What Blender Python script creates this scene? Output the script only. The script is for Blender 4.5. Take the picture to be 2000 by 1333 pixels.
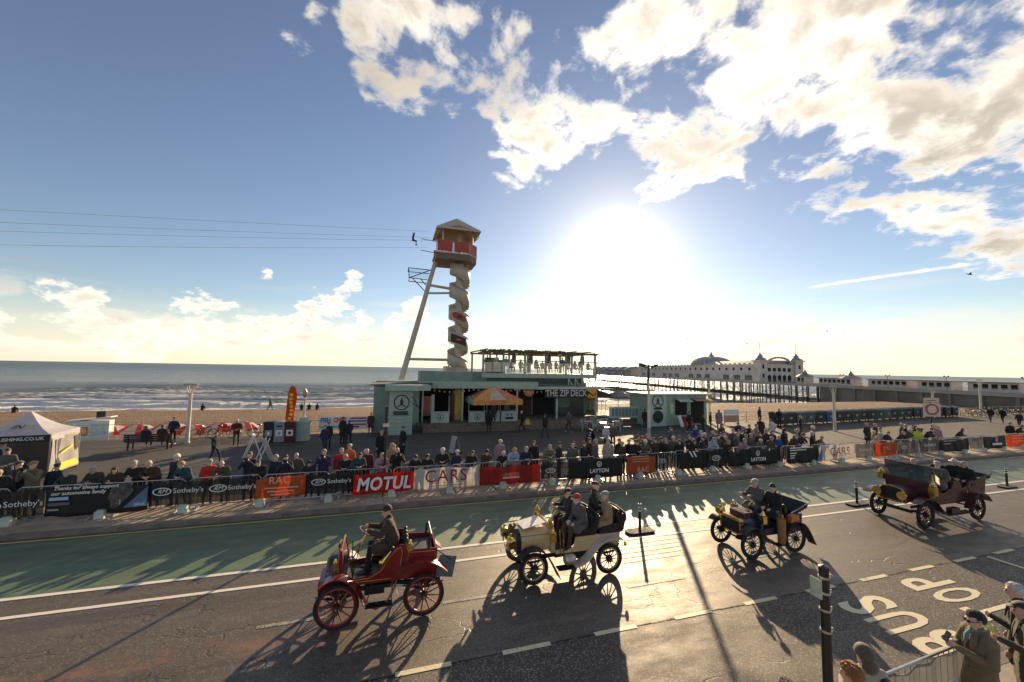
import bpy, bmesh, math, random
import numpy as np
from mathutils import Vector, Matrix, Euler
R = math.radians
scene = bpy.context.scene
random.seed(7)
for o in list(bpy.data.objects):
    bpy.data.objects.remove(o)
# ---------------------------------------------------------------- camera
# X runs along the road (to the right), Y away from the terrace towards the sea, Z up; metres
cd = bpy.data.cameras.new('camera')
cd.sensor_width = 36.0
cd.lens = 36.0 * 760.0 / 2000.0
cd.clip_start = 0.05
cd.clip_end = 60000
cam = bpy.data.objects.new('camera', cd)
scene.collection.objects.link(cam)
YAW, PITCH, ROLL = R(16.9), math.atan(54.7 / 760.0), R(0.975)
_f = Vector((math.sin(YAW) * math.cos(PITCH), math.cos(YAW) * math.cos(PITCH), math.sin(PITCH)))
_r = Vector((math.cos(YAW), -math.sin(YAW), 0))
_u = _r.cross(_f)
_r2 = _r * math.cos(ROLL) + _u * math.sin(ROLL)
_u2 = -_r * math.sin(ROLL) + _u * math.cos(ROLL)
cam.matrix_world = Matrix(((_r2.x, _u2.x, -_f.x, 0), (_r2.y, _u2.y, -_f.y, 0), (_r2.z, _u2.z, -_f.z, 5.2), (0, 0, 0, 1)))
scene.camera = cam
scene.cycles.max_bounces = 6
scene.cycles.adaptive_threshold = .02
scene.cycles.diffuse_bounces = 2
scene.cycles.glossy_bounces = 3
scene.cycles.transparent_max_bounces = 12
# ---------------------------------------------------------------- sky, sun, exposure
SUN_AZ, SUN_EL = R(32.06), R(16.4)          # clockwise from +Y, above the horizon
SUN = Vector((math.sin(SUN_AZ) * math.cos(SUN_EL), math.cos(SUN_AZ) * math.cos(SUN_EL), math.sin(SUN_EL)))


class NT:
    """small helper for node trees"""
    def __init__(s, tree):
        s.t = tree
        s.n = tree.nodes
        s.n.clear()

    def node(s, typ, ins=None, **kw):
        n = s.n.new(typ)
        for k, v in kw.items():
            setattr(n, k, v)
        for k, v in (ins or {}).items():
            s.put(n.inputs[k], v)
        return n

    def put(s, sock, v):
        if isinstance(v, bpy.types.NodeSocket):
            s.t.links.new(v, sock)
        else:
            sock.default_value = v

    def m(s, op, a, b=None, c=None, clamp=False):
        n = s.node('ShaderNodeMath', operation=op, use_clamp=clamp)
        for i, x in enumerate((a, b, c)):
            if x is not None:
                s.put(n.inputs[i], x)
        return n.outputs[0]

    def v(s, op, a, b=None):
        n = s.node('ShaderNodeVectorMath', operation=op)
        s.put(n.inputs[0], a)
        if b is not None:
            s.put(n.inputs['Scale'] if op == 'SCALE' else n.inputs[1], b)
        return n.outputs['Value'] if op in ('DOT_PRODUCT', 'LENGTH') else n.outputs[0]

    def ss(s, x, a, b, lo=0.0, hi=1.0):
        n = s.node('ShaderNodeMapRange', interpolation_type='SMOOTHSTEP')
        for i, q in enumerate((x, a, b, lo, hi)):
            s.put(n.inputs[i], q)
        return n.outputs[0]

    def mix(s, f, a, b, blend='MIX'):
        n = s.node('ShaderNodeMix', data_type='RGBA', blend_type=blend)
        s.put(n.inputs[0], f)
        s.put(n.inputs[6], a if isinstance(a, bpy.types.NodeSocket) else (*a, 1) if len(a) == 3 else a)
        s.put(n.inputs[7], b if isinstance(b, bpy.types.NodeSocket) else (*b, 1) if len(b) == 3 else b)
        return n.outputs[2]

    def noise(s, vec, scale, detail=4, rough=.55, dist=0.0, lac=2.0):
        n = s.node('ShaderNodeTexNoise', {'Scale': scale, 'Detail': detail, 'Roughness': rough, 'Distortion': dist, 'Lacunarity': lac})
        if vec is not None:
            s.t.links.new(vec, n.inputs['Vector'])
        return n.outputs[0]


world = bpy.data.worlds.new('World')
scene.world = world
world.use_nodes = True
world.cycles.sampling_method = 'MANUAL'
world.cycles.sample_map_resolution = 256
W = NT(world.node_tree)
d = W.node('ShaderNodeTexCoord').outputs['Generated']
sep = W.node('ShaderNodeSeparateXYZ', {0: d}).outputs
dz = sep[2]
sky = W.node('ShaderNodeTexSky', sky_type='NISHITA', sun_disc=False, sun_elevation=SUN_EL, sun_rotation=SUN_AZ,
             altitude=0.0, air_density=1.0, dust_density=.15, ozone_density=3.0).outputs[0]
cosang = W.v('DOT_PRODUCT', d, tuple(SUN))
# high broken cumulus: noise on a plane overhead, gathered where the photograph's cloud banks stand
proj = W.v('SCALE', d, W.m('DIVIDE', 1.0, W.m('ADD', W.m('MAXIMUM', dz, 0.0), 0.22)))
warp = W.node('ShaderNodeTexNoise', {'Scale': 3.0, 'Detail': 2.0, 'Vector': proj}).outputs[1]
projw = W.v('ADD', proj, W.v('SCALE', W.v('SUBTRACT', warp, (.5, .5, .5)), 0.16))
n1 = W.noise(projw, 4.2, 5, .58)
BANKS = [(0.007, .7505, .661, 9, 1), (.0862, .752, .65, 8, 1), (.19, .74, .64, 7, 1), (.2747, .7469, .6055, 7, 1),
         (.3806, .716, .5853, 8, 1), (.4871, .6382, .5968, 10, 1), (.571, .6308, .5254, 10, 1), (.6391, .5131, .573, 14, 1),
         (.7142, .4346, .5486, 15, 1), (.7931, .3767, .4787, 15, 1), (.7989, .32, .5092, 16, 1), (.6702, .5639, .4826, 8, 1),
         (.89, .34, .36, 12, 1), (.925, .315, .271, 9, 1), (.2789, .821, .4981, 6.5, .95), (.325, .80, .50, 5, .9),
         (.5639, .7115, .4193, 4.2, .85), (-.2018, .7451, .6357, 4.5, .8), (-.0692, .7748, .6284, 4.5, .9),
         (.62, .25, .74, 24, 1), (.95, .0, .35, 20, 1), (.3, .35, .88, 16, .9), (.8, -.35, .5, 26, .9), (-.2, -.6, .75, 24, .85), (-.8, -.4, .45, 22, .85)]
cov = None
for x, y, z, rad, amt in BANKS:
    v = Vector((x, y, z)).normalized()
    l = W.ss(W.v('DOT_PRODUCT', d, tuple(v)), math.cos(R(rad * 1.25)), math.cos(R(rad * .25)), 0.0, amt)
    cov = l if cov is None else W.m('MAXIMUM', cov, l)
nf = W.noise(projw, 17.0, 6, .66)
cnoise = W.m('ADD', W.m('MULTIPLY_ADD', W.m('SUBTRACT', nf, .5), .85, W.m('MULTIPLY', W.m('SUBTRACT', n1, .5), 2.4)), W.m('SUBTRACT', cov, .76))
dens = W.ss(cnoise, -.06, .36)
bulk = W.noise(projw, 2.4, 3, .5)
thick = W.ss(W.m('MULTIPLY_ADD', W.m('SUBTRACT', bulk, .5), 1.6, cnoise), .02, .68)
n1b = W.noise(W.v('ADD', projw, tuple(SUN * -.05)), 4.2, 3, .58)
relief = W.ss(W.m('SUBTRACT', n1, n1b), -.10, .12)
# low fair-weather cumulus along the horizon
lowv = W.v('MULTIPLY', d, (1.0, 1.0, 2.3))
n2 = W.noise(lowv, 11.0, 7, .58)
n2s = W.noise(lowv, 3.1, 2, .5)
lowamt = W.m('MULTIPLY', W.ss(dz, .0, .03), W.ss(dz, .19, .05))
low = W.ss(W.m('ADD', W.m('ADD', W.m('MULTIPLY', n2, .9), W.m('MULTIPLY', n2s, .5)), W.m('MULTIPLY', W.ss(dz, .15, .02), .17)), .80, .93)
low = W.m('MULTIPLY', low, lowamt)
PUFFS = [(-.5234, .846, .1015, 3.4), (-.1495, .9809, .1243, 3.6), (-.19, .975, .105, 3.0), (-.09, .985, .095, 3.2), (-.3738, .9228, .0928, 3.6), (-.32, .94, .09, 3.0), (-.25, .955, .08, 3.0), (-.095, .975, .20, 1.8), (-.12, .975, .17, 1.6), (.05, .98, .145, 2.6), (.0, .985, .10, 2.4), (-.27, .94, .195, 1.2), (-.62, .78, .05, 4), (-.45, .885, .045, 4), (.10, .985, .085, 2.4)]
pc = None
for x, y, z, rad in PUFFS:
    v = Vector((x, y, z)).normalized()
    l = W.ss(W.v('DOT_PRODUCT', d, tuple(v)), math.cos(R(rad * 1.3)), math.cos(R(rad * .2)), 0.0, 1.0)
    pc = l if pc is None else W.m('MAXIMUM', pc, l)
pn = W.noise(W.v('MULTIPLY', d, (1.0, 1.0, 2.0)), 20.0, 6, .62)
puff = W.m('ADD', W.m('MULTIPLY', W.m('SUBTRACT', pn, .5), 2.2), W.m('SUBTRACT', pc, .80))
puffd = W.ss(puff, -.02, .3)
# thin streaky sheet
strv = W.v('MULTIPLY', d, (2.2, 2.2, 26.0))
n3 = W.noise(strv, 1.3, 4, .6)
sheet = W.m('MULTIPLY', W.ss(n3, .42, .66), W.m('MULTIPLY', W.ss(dz, .0, .05), W.ss(dz, .21, .10)))
sheet = W.m('MULTIPLY', sheet, W.ss(cosang, .55, .93, .1, .55))
glow = W.m('POWER', W.m('MAXIMUM', cosang, 0.0), 20.0)
glow2 = W.m('POWER', W.m('MAXIMUM', cosang, 0.0), 150.0)
glow3 = W.m('POWER', W.m('MAXIMUM', cosang, 0.0), 900.0)
lit = W.m('MULTIPLY_ADD', glow, 5.0, 9.2)
ccol = W.mix(thick, (1.0, 1.0, .985), (.41, .405, .40))
ccol = W.mix(W.m('MULTIPLY', W.m('MULTIPLY', relief, .6), dens), ccol, (.60, .56, .52))
ccol = W.v('SCALE', ccol, lit)
lcol = W.v('SCALE', W.mix(W.ss(n2, .5, .72), (1.0, .98, .94), (.76, .73, .71)), W.m('MULTIPLY_ADD', glow, 2.0, 7.8))
hsv = W.node('ShaderNodeHueSaturation', {'Hue': .508, 'Saturation': .98, 'Value': 1.0, 'Color': sky}).outputs[0]
hz = W.ss(dz, .155, -.02)
base = W.mix(W.m('MULTIPLY', hz, W.ss(cosang, .3, .9, .64, .70)), hsv, (7.4, 7.2, 6.9))
base = W.mix(sheet, base, W.v('SCALE', (1.0, .97, .92), W.m('MULTIPLY_ADD', glow, 2.0, 7.2)))
base = W.mix(W.m('MULTIPLY', low, .8), base, lcol)
pcol = W.v('SCALE', W.mix(W.ss(puff, .15, .6), (1.0, .97, .91), (.70, .66, .62)), W.m('MULTIPLY_ADD', glow, 3.0, 9.4))
base = W.mix(W.m('MULTIPLY', puffd, .75), base, pcol)
base = W.mix(W.m('MULTIPLY', dens, .97), base, ccol)
p0, p1 = Vector((.7326, .6598, .168)).normalized(), Vector((.9064, .3795, .1855)).normalized()
cn_ = p0.cross(p1).normalized()
off = W.m('ADD', W.v('DOT_PRODUCT', d, tuple(cn_)), W.m('MULTIPLY', W.m('SUBTRACT', W.noise(d, 60.0, 3), .5), .004))
trail = W.m('MULTIPLY', W.ss(W.m('ABSOLUTE', off), .0042, .0008), W.m('MULTIPLY', W.ss(W.v('DOT_PRODUCT', d, tuple(p0)), .995, .99), W.ss(W.v('DOT_PRODUCT', d, tuple((p0 + p1).normalized())), .983, .99)))
base = W.mix(W.m('MULTIPLY', trail, W.ss(W.noise(d, 45.0, 2), .35, .6, .35, .85)), base, (10.0, 9.7, 9.2))
aur = W.m('ADD', W.m('MULTIPLY', glow, .75), W.m('ADD', W.m('MULTIPLY', glow2, 3.0), W.m('MULTIPLY', glow3, 70.0)))
base = W.v('ADD', base, W.v('SCALE', (1.0, .94, .84), aur))
bg = W.node('ShaderNodeBackground', {'Color': base, 'Strength': .090})
W.t.links.new(bg.outputs[0], W.node('ShaderNodeOutputWorld').inputs[0])
sl = bpy.data.lights.new('sun', 'SUN')
sl.energy = 5.0
sl.angle = R(.53)
sl.color = (1.0, .80, .56)
so = bpy.data.objects.new('sun', sl)
scene.collection.objects.link(so)
so.rotation_euler = (-SUN).to_track_quat('-Z', 'Y').to_euler()
vs = scene.view_settings
vs.view_transform = 'Standard'
vs.look = 'None'
vs.exposure = .68
vs.gamma = 1.0
vs.use_curve_mapping = False
vs.use_white_balance = True          # the camera's daylight setting, warmer than neutral
vs.white_balance_temperature = 7700
# ---------------------------------------------------------------- helpers
COL = scene.collection


class MB:
    """collects faces; build() links them as one mesh object"""
    def __init__(s):
        s.v, s.f, s.m, s.cur = [], [], [], 0

    def add(s, vs, fs):
        o = len(s.v)
        s.v += [tuple(v) for v in vs]
        s.f += [tuple(i + o for i in f) for f in fs]
        s.m += [s.cur] * len(fs)
        return s

    def box(s, x0, x1, y0, y1, z0, z1):
        return s.add([(x0, y0, z0), (x1, y0, z0), (x1, y1, z0), (x0, y1, z0), (x0, y0, z1), (x1, y0, z1), (x1, y1, z1), (x0, y1, z1)],
                     [(0, 3, 2, 1), (4, 5, 6, 7), (0, 1, 5, 4), (1, 2, 6, 5), (2, 3, 7, 6), (3, 0, 4, 7)])

    def obox(s, c, size, rot=(0, 0, 0)):
        q = Euler(rot).to_matrix()
        a, b, e = size[0] / 2, size[1] / 2, size[2] / 2
        vs = [Vector(c) + q @ Vector(p) for p in [(-a, -b, -e), (a, -b, -e), (a, b, -e), (-a, b, -e), (-a, -b, e), (a, -b, e), (a, b, e), (-a, b, e)]]
        return s.add(vs, [(0, 3, 2, 1), (4, 5, 6, 7), (0, 1, 5, 4), (1, 2, 6, 5), (2, 3, 7, 6), (3, 0, 4, 7)])

    def tube(s, pts, r, n=8, cap=True, closed=False, sq=1.0):
        pts = [Vector(p) for p in pts]
        k = len(pts)
        rs = list(r) if isinstance(r, (list, tuple)) else [r] * k
        t0 = (pts[1] - pts[0]).normalized()
        ref = Vector((0, 0, 1)) if abs(t0.z) < .9 else Vector((1, 0, 0))
        a = t0.cross(ref).normalized()
        vs = []
        for i, p in enumerate(pts):
            if closed:
                t = (pts[(i + 1) % k] - pts[i - 1]).normalized()
            else:
                t = (pts[min(i + 1, k - 1)] - pts[max(i - 1, 0)]).normalized()
            a = (a - t * a.dot(t)).normalized()
            b = t.cross(a)
            for j in range(n):
                w = 2 * math.pi * j / n
                vs.append(p + a * (math.cos(w) * rs[i]) + b * (math.sin(w) * rs[i] * sq))
        fs = []
        for i in range(k if closed else k - 1):
            i2 = (i + 1) % k
            for j in range(n):
                j2 = (j + 1) % n
                fs.append((i * n + j, i * n + j2, i2 * n + j2, i2 * n + j))
        if cap and not closed:
            fs.append(tuple(range(n - 1, -1, -1)))
            fs.append(tuple((k - 1) * n + j for j in range(n)))
        return s.add(vs, fs)

    def lathe(s, prof, c=(0, 0, 0), n=16, rot=(0, 0, 0)):
        q = Euler(rot).to_matrix()
        vs, fs = [], []
        for r, z in prof:
            for j in range(n):
                w = 2 * math.pi * j / n
                vs.append(Vector(c) + q @ Vector((r * math.cos(w), r * math.sin(w), z)))
        k = len(prof)
        for i in range(k - 1):
            for j in range(n):
                j2 = (j + 1) % n
                fs.append((i * n + j, i * n + j2, (i + 1) * n + j2, (i + 1) * n + j))
        if prof[0][0] > 1e-4:
            fs.append(tuple(range(n - 1, -1, -1)))
        if prof[-1][0] > 1e-4:
            fs.append(tuple((k - 1) * n + j for j in range(n)))
        return s.add(vs, fs)

    def ell(s, c, r, n=12, m=8, rot=(0, 0, 0)):
        q = Euler(rot).to_matrix()
        vs, fs = [], []
        for i in range(m + 1):
            t = math.pi * i / m - math.pi / 2
            cr = max(math.cos(t), 1e-3)
            for j in range(n):
                w = 2 * math.pi * j / n
                vs.append(Vector(c) + q @ Vector((r[0] * cr * math.cos(w), r[1] * cr * math.sin(w), r[2] * math.sin(t))))
        for i in range(m):
            for j in range(n):
                j2 = (j + 1) % n
                fs.append((i * n + j, i * n + j2, (i + 1) * n + j2, (i + 1) * n + j))
        fs.append(tuple(range(n - 1, -1, -1)))
        fs.append(tuple(m * n + j for j in range(n)))
        return s.add(vs, fs)

    def prism(s, poly, a, b, plane='xz'):
        """polygon in a plane, extruded from a to b along the third axis"""
        k = len(poly)
        def P(p, h):
            return {'xz': (p[0], h, p[1]), 'xy': (p[0], p[1], h), 'yz': (h, p[0], p[1])}[plane]
        vs = [P(p, a) for p in poly] + [P(p, b) for p in poly]
        fs = [tuple(range(k)), tuple(range(2 * k - 1, k - 1, -1))]
        for i in range(k):
            j = (i + 1) % k
            fs.append((i, i + k, j + k, j))
        return s.add(vs, fs)

    def strip(s, pts, w0, w1, th, plane='xz'):
        """ribbon of thickness th following a path in a plane, from w0 to w1 across it (mudguards, bands)"""
        n = len(pts)
        out = []
        for i, p in enumerate(pts):
            q, r = pts[max(i - 1, 0)], pts[min(i + 1, n - 1)]
            t = Vector((r[0] - q[0], r[1] - q[1])).normalized()
            out.append((p[0] - t.y * th, p[1] + t.x * th))
        return s.prism(list(pts) + out[::-1], w0, w1, plane) if False else s._strip(pts, out, w0, w1, plane)

    def _strip(s, A, B, w0, w1, plane):
        def P(p, h):
            return {'xz': (p[0], h, p[1]), 'xy': (p[0], p[1], h), 'yz': (h, p[0], p[1])}[plane]
        n = len(A)
        vs = [P(p, w0) for p in A] + [P(p, w1) for p in A] + [P(p, w0) for p in B] + [P(p, w1) for p in B]
        fs = []
        for i in range(n - 1):
            fs += [(i, i + 1, n + i + 1, n + i), (2 * n + i, 3 * n + i, 3 * n + i + 1, 2 * n + i + 1),
                   (i, 2 * n + i, 2 * n + i + 1, i + 1), (n + i, n + i + 1, 3 * n + i + 1, 3 * n + i)]
        fs += [(0, n, 3 * n, 2 * n), (n - 1, 3 * n - 1, 4 * n - 1, 2 * n - 1)]
        return s.add(vs, fs)

    def grid(s, fn, nu, nv):
        vs = [fn(i / nu, j / nv) for j in range(nv + 1) for i in range(nu + 1)]
        fs = [(j * (nu + 1) + i, j * (nu + 1) + i + 1, (j + 1) * (nu + 1) + i + 1, (j + 1) * (nu + 1) + i) for j in range(nv) for i in range(nu)]
        return s.add(vs, fs)

    def mesh(s, name, mats, smooth=False):
        me = bpy.data.meshes.new(name)
        me.from_pydata(s.v, [], s.f)
        for m in (mats if isinstance(mats, (list, tuple)) else [mats]):
            me.materials.append(m)
        if max(s.m, default=0) > 0:
            me.polygons.foreach_set('material_index', s.m)
        bm = bmesh.new()
        bm.from_mesh(me)
        bmesh.ops.recalc_face_normals(bm, faces=bm.faces)
        bm.to_mesh(me)
        bm.free()
        if smooth:
            me.polygons.foreach_set('use_smooth', [True] * len(me.polygons))
            if smooth != 'all':
                try:
                    me.set_sharp_from_angle(angle=R(42))
                except Exception:
                    pass
        me.update()
        return me

    def build(s, name, mats, parent=None, smooth=False, loc=None):
        return ob(name, s.mesh(name, mats, smooth), parent, loc)


def ob(name, me, parent=None, loc=None, rot=None):
    o = bpy.data.objects.new(name, me)
    COL.objects.link(o)
    if parent is not None:
        o.parent = parent
    if loc is not None:
        o.location = loc
    if rot is not None:
        o.rotation_euler = rot
    return o


def tag(o, label=None, cat=None, group=None, kind=None):
    for k, v in (('label', label), ('category', cat), ('group', group), ('kind', kind)):
        if v:
            o[k] = v
    return o


def thing(name, label, cat, loc=(0, 0, 0), rz=0.0, group=None):
    o = bpy.data.objects.new(name, None)
    o.empty_display_size = .2
    COL.objects.link(o)
    o.location = loc
    o.rotation_euler = (0, 0, rz)
    return tag(o, label, cat, group)


def copy_tree(o, parent=None):
    c = o.copy()
    COL.objects.link(c)
    if parent is not None:
        c.parent = parent
    for ch in [x for x in bpy.data.objects if x.parent == o]:
        copy_tree(ch, c)
    return c


_kids = {}


def family(o):
    """a thing and its descendants as (object, index of parent) so that copies need no search"""
    out = [(o, None)]
    def rec(p, i):
        for ch in p.children:
            out.append((ch, i))
            rec(ch, len(out) - 1)
    bpy.context.view_layer.update()
    rec(o, 0)
    return out


def clone(fam, loc, rz, label, group=None):
    made = []
    for o, pi in fam:
        c = o.copy()
        COL.objects.link(c)
        if pi is not None:
            c.parent = made[pi]
        made.append(c)
    made[0].location = loc
    made[0].rotation_euler = (0, 0, rz)
    made[0]['label'] = label
    if group:
        made[0]['group'] = group
    return made[0]


MATS = {}


def mat(name, rgb, rough=.75, metal=0.0, var=.18, scale=6.0, bump=0.0, bscale=60.0, spec=.4, coat=0.0, sheen=0.0):
    if name in MATS:
        return MATS[name]
    m = bpy.data.materials.new(name)
    m.use_nodes = True
    T = NT(m.node_tree)
    co = T.node('ShaderNodeTexCoord').outputs['Object']
    n = T.noise(co, scale, 5, .6)
    k = T.ss(n, .25, .75, 1 - var, 1 + var)
    col = T.v('SCALE', tuple(rgb), k)
    rr = T.m('MULTIPLY', T.ss(T.noise(co, scale * 2.3, 3), .3, .7, .85, 1.15), rough, clamp=True)
    b = T.node('ShaderNodeBsdfPrincipled', {'Base Color': col, 'Roughness': rr, 'Metallic': metal, 'Specular IOR Level': spec, 'Coat Weight': coat, 'Coat Roughness': .12, 'Sheen Weight': sheen})
    if bump:
        bn = T.node('ShaderNodeBump', {'Strength': bump, 'Distance': .02, 'Height': T.noise(co, bscale, 4, .6)})
        T.t.links.new(bn.outputs[0], b.inputs['Normal'])
    T.t.links.new(b.outputs[0], T.node('ShaderNodeOutputMaterial').inputs[0])
    MATS[name] = m
    return m


def cloth_mat(name, col, trans=.4, opac=1.0, var=.1):
    m = bpy.data.materials.new(name)
    m.use_nodes = True
    T = NT(m.node_tree)
    co = T.node('ShaderNodeTexCoord').outputs['Object']
    k = T.ss(T.noise(co, 3.0, 4, .6), .3, .7, 1 - var, 1 + var)
    c = T.v('SCALE', tuple(col), k)
    a = T.node('ShaderNodeBsdfPrincipled', {'Base Color': c, 'Roughness': .55, 'Specular IOR Level': .3}).outputs[0]
    t = T.node('ShaderNodeBsdfTranslucent', {'Color': c}).outputs[0]
    s = T.node('ShaderNodeMixShader', {0: trans, 1: a, 2: t}).outputs[0]
    if opac < 1:
        s = T.node('ShaderNodeMixShader', {0: opac, 1: T.node('ShaderNodeBsdfTransparent').outputs[0], 2: s}).outputs[0]
    T.t.links.new(s, T.node('ShaderNodeOutputMaterial').inputs[0])
    return m


def text_mesh(s, size, extrude=.002, squeeze=1.0, bold=0.0, slant=0.0, space=1.0):
    """flat lettering in the local xz plane, reading along +x, centred at the origin, facing -y"""
    cu = bpy.data.curves.new('lettering', 'FONT')
    cu.body = s
    cu.size = size
    cu.align_x = 'CENTER'
    cu.align_y = 'CENTER'
    cu.offset = bold
    cu.shear = slant
    cu.space_character = space
    cu.extrude = extrude
    cu.resolution_u = 3
    t = bpy.data.objects.new('lettering', cu)
    me = bpy.data.meshes.new_from_object(t)
    bpy.data.objects.remove(t)
    me.transform(Matrix.Rotation(R(90), 4, 'X') @ Matrix.Scale(squeeze, 4, (1, 0, 0)))
    return me


def lettering(name, s, size, m, parent, loc, rot=(0, 0, 0), **kw):
    me = text_mesh(s, size, **kw)
    me.materials.clear()
    me.materials.append(m)
    return ob(name, me, parent, loc, rot)


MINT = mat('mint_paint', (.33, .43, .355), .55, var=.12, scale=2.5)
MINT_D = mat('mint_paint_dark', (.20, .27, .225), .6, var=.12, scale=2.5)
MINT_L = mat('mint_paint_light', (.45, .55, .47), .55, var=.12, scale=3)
CREAM = mat('cream_paint', (.62, .56, .46), .55, var=.12, scale=1.5)
WHITE = mat('white_paint', (.78, .76, .72), .5, var=.08)
STEEL = mat('galvanised_steel', (.42, .42, .42), .38, .85, var=.15)
DARK = mat('dark_opening', (.02, .019, .018), .8, var=.3)
BLACK = mat('black_paint', (.018, .018, .02), .4, var=.2)
TIMBER = mat('weathered_timber', (.20, .15, .11), .8, var=.3, scale=3, bump=.3)
GLASS = None
# ---------------------------------------------------------------- ground materials
def road_mat(name, base, warm, speck, wear, rough=.62, crack=1.0, red=False):
    m = bpy.data.materials.new(name)
    m.use_nodes = True
    T = NT(m.node_tree)
    co = T.node('ShaderNodeTexCoord').outputs['Object']
    xyz = T.node('ShaderNodeSeparateXYZ', {0: co}).outputs
    big = T.noise(T.v('MULTIPLY', co, (.35, 1.0, 1.0)), .55, 6, .62)
    mid = T.noise(T.v('MULTIPLY', co, (.5, 1.3, 1.0)), 2.2, 7, .65)
    fine = T.noise(co, 55.0, 3, .75)
    grit = T.node('ShaderNodeTexVoronoi', {'Vector': co, 'Scale': 50.0}).outputs['Color']
    gs = T.node('ShaderNodeSeparateColor', {0: grit}).outputs[0]
    c = T.mix(T.ss(big, .3, .7), base, warm)
    c = T.mix(T.m('MULTIPLY', T.ss(mid, .5, .74), wear), c, tuple(min(1, x * 2.0) for x in warm))
    c = T.mix(T.ss(mid, .47, .28, 0, .45), c, tuple(x * .55 for x in base))
    c = T.mix(T.m('MULTIPLY', T.ss(gs, .72, 1.0), speck), c, (.34, .30, .25))
    c = T.mix(T.ss(fine, .62, .75, 0, .45), c, (.025, .022, .02))
    trk = T.noise(T.v('MULTIPLY', co, (.045, 1.5, 1.0)), 1.0, 4, .6)
    c = T.mix(T.ss(trk, .50, .66, 0, .38), c, tuple(x * .62 for x in base))
    c = T.mix(T.ss(trk, .46, .32, 0, .30), c, tuple(min(1, x * 1.55) for x in warm))
    oil = T.noise(T.v('MULTIPLY', co, (.6, 1.0, 1.0)), 1.1, 5, .7)
    c = T.mix(T.ss(oil, .64, .74, 0, .55), c, tuple(x * .45 for x in base))
    if red:   # worn red surfacing showing through along the inner wheel track
        yy = T.m('ADD', xyz[1], T.m('MULTIPLY', T.m('SUBTRACT', T.noise(co, .8, 3), .5), .6))
        lane = T.m('MULTIPLY', T.ss(yy, 8.35, 8.7), T.ss(yy, 9.15, 8.75))
        lane = T.m('MULTIPLY', lane, T.ss(xyz[0], 1.5, -3.5))
        c = T.mix(T.m('MULTIPLY', lane, T.ss(mid, .42, .66, 0, .75)), c, (.27, .115, .07))
    # cracks and seams
    wv = T.node('ShaderNodeTexNoise', {'Scale': 1.4, 'Detail': 5.0, 'Vector': co}).outputs[1]
    cv = T.v('ADD', T.v('MULTIPLY', co, (.5, 1.0, 1.0)), T.v('SCALE', T.v('SUBTRACT', wv, (.5, .5, .5)), .9))
    vo = T.node('ShaderNodeTexVoronoi', {'Vector': cv, 'Scale': .62}, feature='DISTANCE_TO_EDGE').outputs[0]
    cr = T.m('MULTIPLY', T.ss(vo, .012, .003), T.ss(T.noise(co, .7, 3), .46, .6))
    cr = T.m('MULTIPLY', cr, crack)
    c = T.mix(T.m('MULTIPLY', cr, .38), c, (.016, .014, .012))
    h = T.m('ADD', T.m('MULTIPLY', T.noise(co, 90.0, 2, .7), .6), T.m('SUBTRACT', T.m('MULTIPLY', gs, .35), T.m('MULTIPLY', cr, 1.5)))
    bn = T.node('ShaderNodeBump', {'Strength': .55, 'Distance': .008, 'Height': h})
    ro = T.ss(mid, .3, .75, rough + .08, rough - .1)
    b = T.node('ShaderNodeBsdfPrincipled', {'Base Color': c, 'Roughness': ro, 'Specular IOR Level': .5, 'Normal': bn.outputs[0]})
    T.t.links.new(b.outputs[0], T.node('ShaderNodeOutputMaterial').inputs[0])
    return m


def paint_mat(name, col, worn, thr=.52):
    m = bpy.data.materials.new(name)
    m.use_nodes = True
    T = NT(m.node_tree)
    co = T.node('ShaderNodeTexCoord').outputs['Object']
    n = T.m('ADD', T.m('MULTIPLY', T.noise(co, 2.5, 5, .6), .45), T.m('MULTIPLY', T.noise(co, 26.0, 5, .7), .6))
    c = T.mix(T.ss(n, thr, thr + .1, 0, 1), col, worn)
    c = T.mix(T.ss(T.noise(co, 7.0, 5), .35, .7, .0, .25), c, tuple(x * .7 for x in col))
    b = T.node('ShaderNodeBsdfPrincipled', {'Base Color': c, 'Roughness': .6})
    T.t.links.new(b.outputs[0], T.node('ShaderNodeOutputMaterial').inputs[0])
    return m


ASPH = road_mat('road_asphalt', (.072, .058, .046), (.105, .085, .066), .42, .45, rough=.54, red=True)
BAY = road_mat('bay_asphalt', (.046, .038, .031), (.064, .053, .043), .75, .12, rough=.64, crack=.9)
PROM = road_mat('promenade_asphalt', (.050, .044, .040), (.064, .056, .050), .12, .2, rough=.8, crack=.25)
GREENLANE = road_mat('green_lane_surface', (.088, .138, .080), (.115, .168, .098), .12, .35, rough=.5, crack=.15)
LINE = paint_mat('white_road_paint', (.74, .70, .62), (.22, .19, .16), .66)
LINE_Y = paint_mat('cream_road_paint', (.70, .62, .40), (.13, .11, .09), .56)
LINE_F = paint_mat('faded_road_paint', (.42, .38, .33), (.12, .10, .088), .47)
YEL = paint_mat('yellow_kerb_paint', (.62, .47, .20), (.14, .12, .1), .55)


def sheet(name, x0, x1, y0, y1, z, m, parent=None, thick=.3):
    return MB().box(x0, x1, y0, y1, z - thick, z).build(name, m, parent)


ground = tag(sheet('ground', -320, 480, -60, 32.4, -.02, PROM, thick=2.5), kind='structure')
road = tag(sheet('road', -120, 300, 7.23, 15.35, 0, ASPH, thick=.01), kind='structure')
bay = tag(sheet('bus_bay', -120, 300, 4.62, 7.23, -.001, BAY, thick=.01), kind='structure')
lane = tag(sheet('cycle_lane', -120, 300, 11.73, 15.05, .004, GREENLANE, thick=.003), kind='structure')
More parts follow.
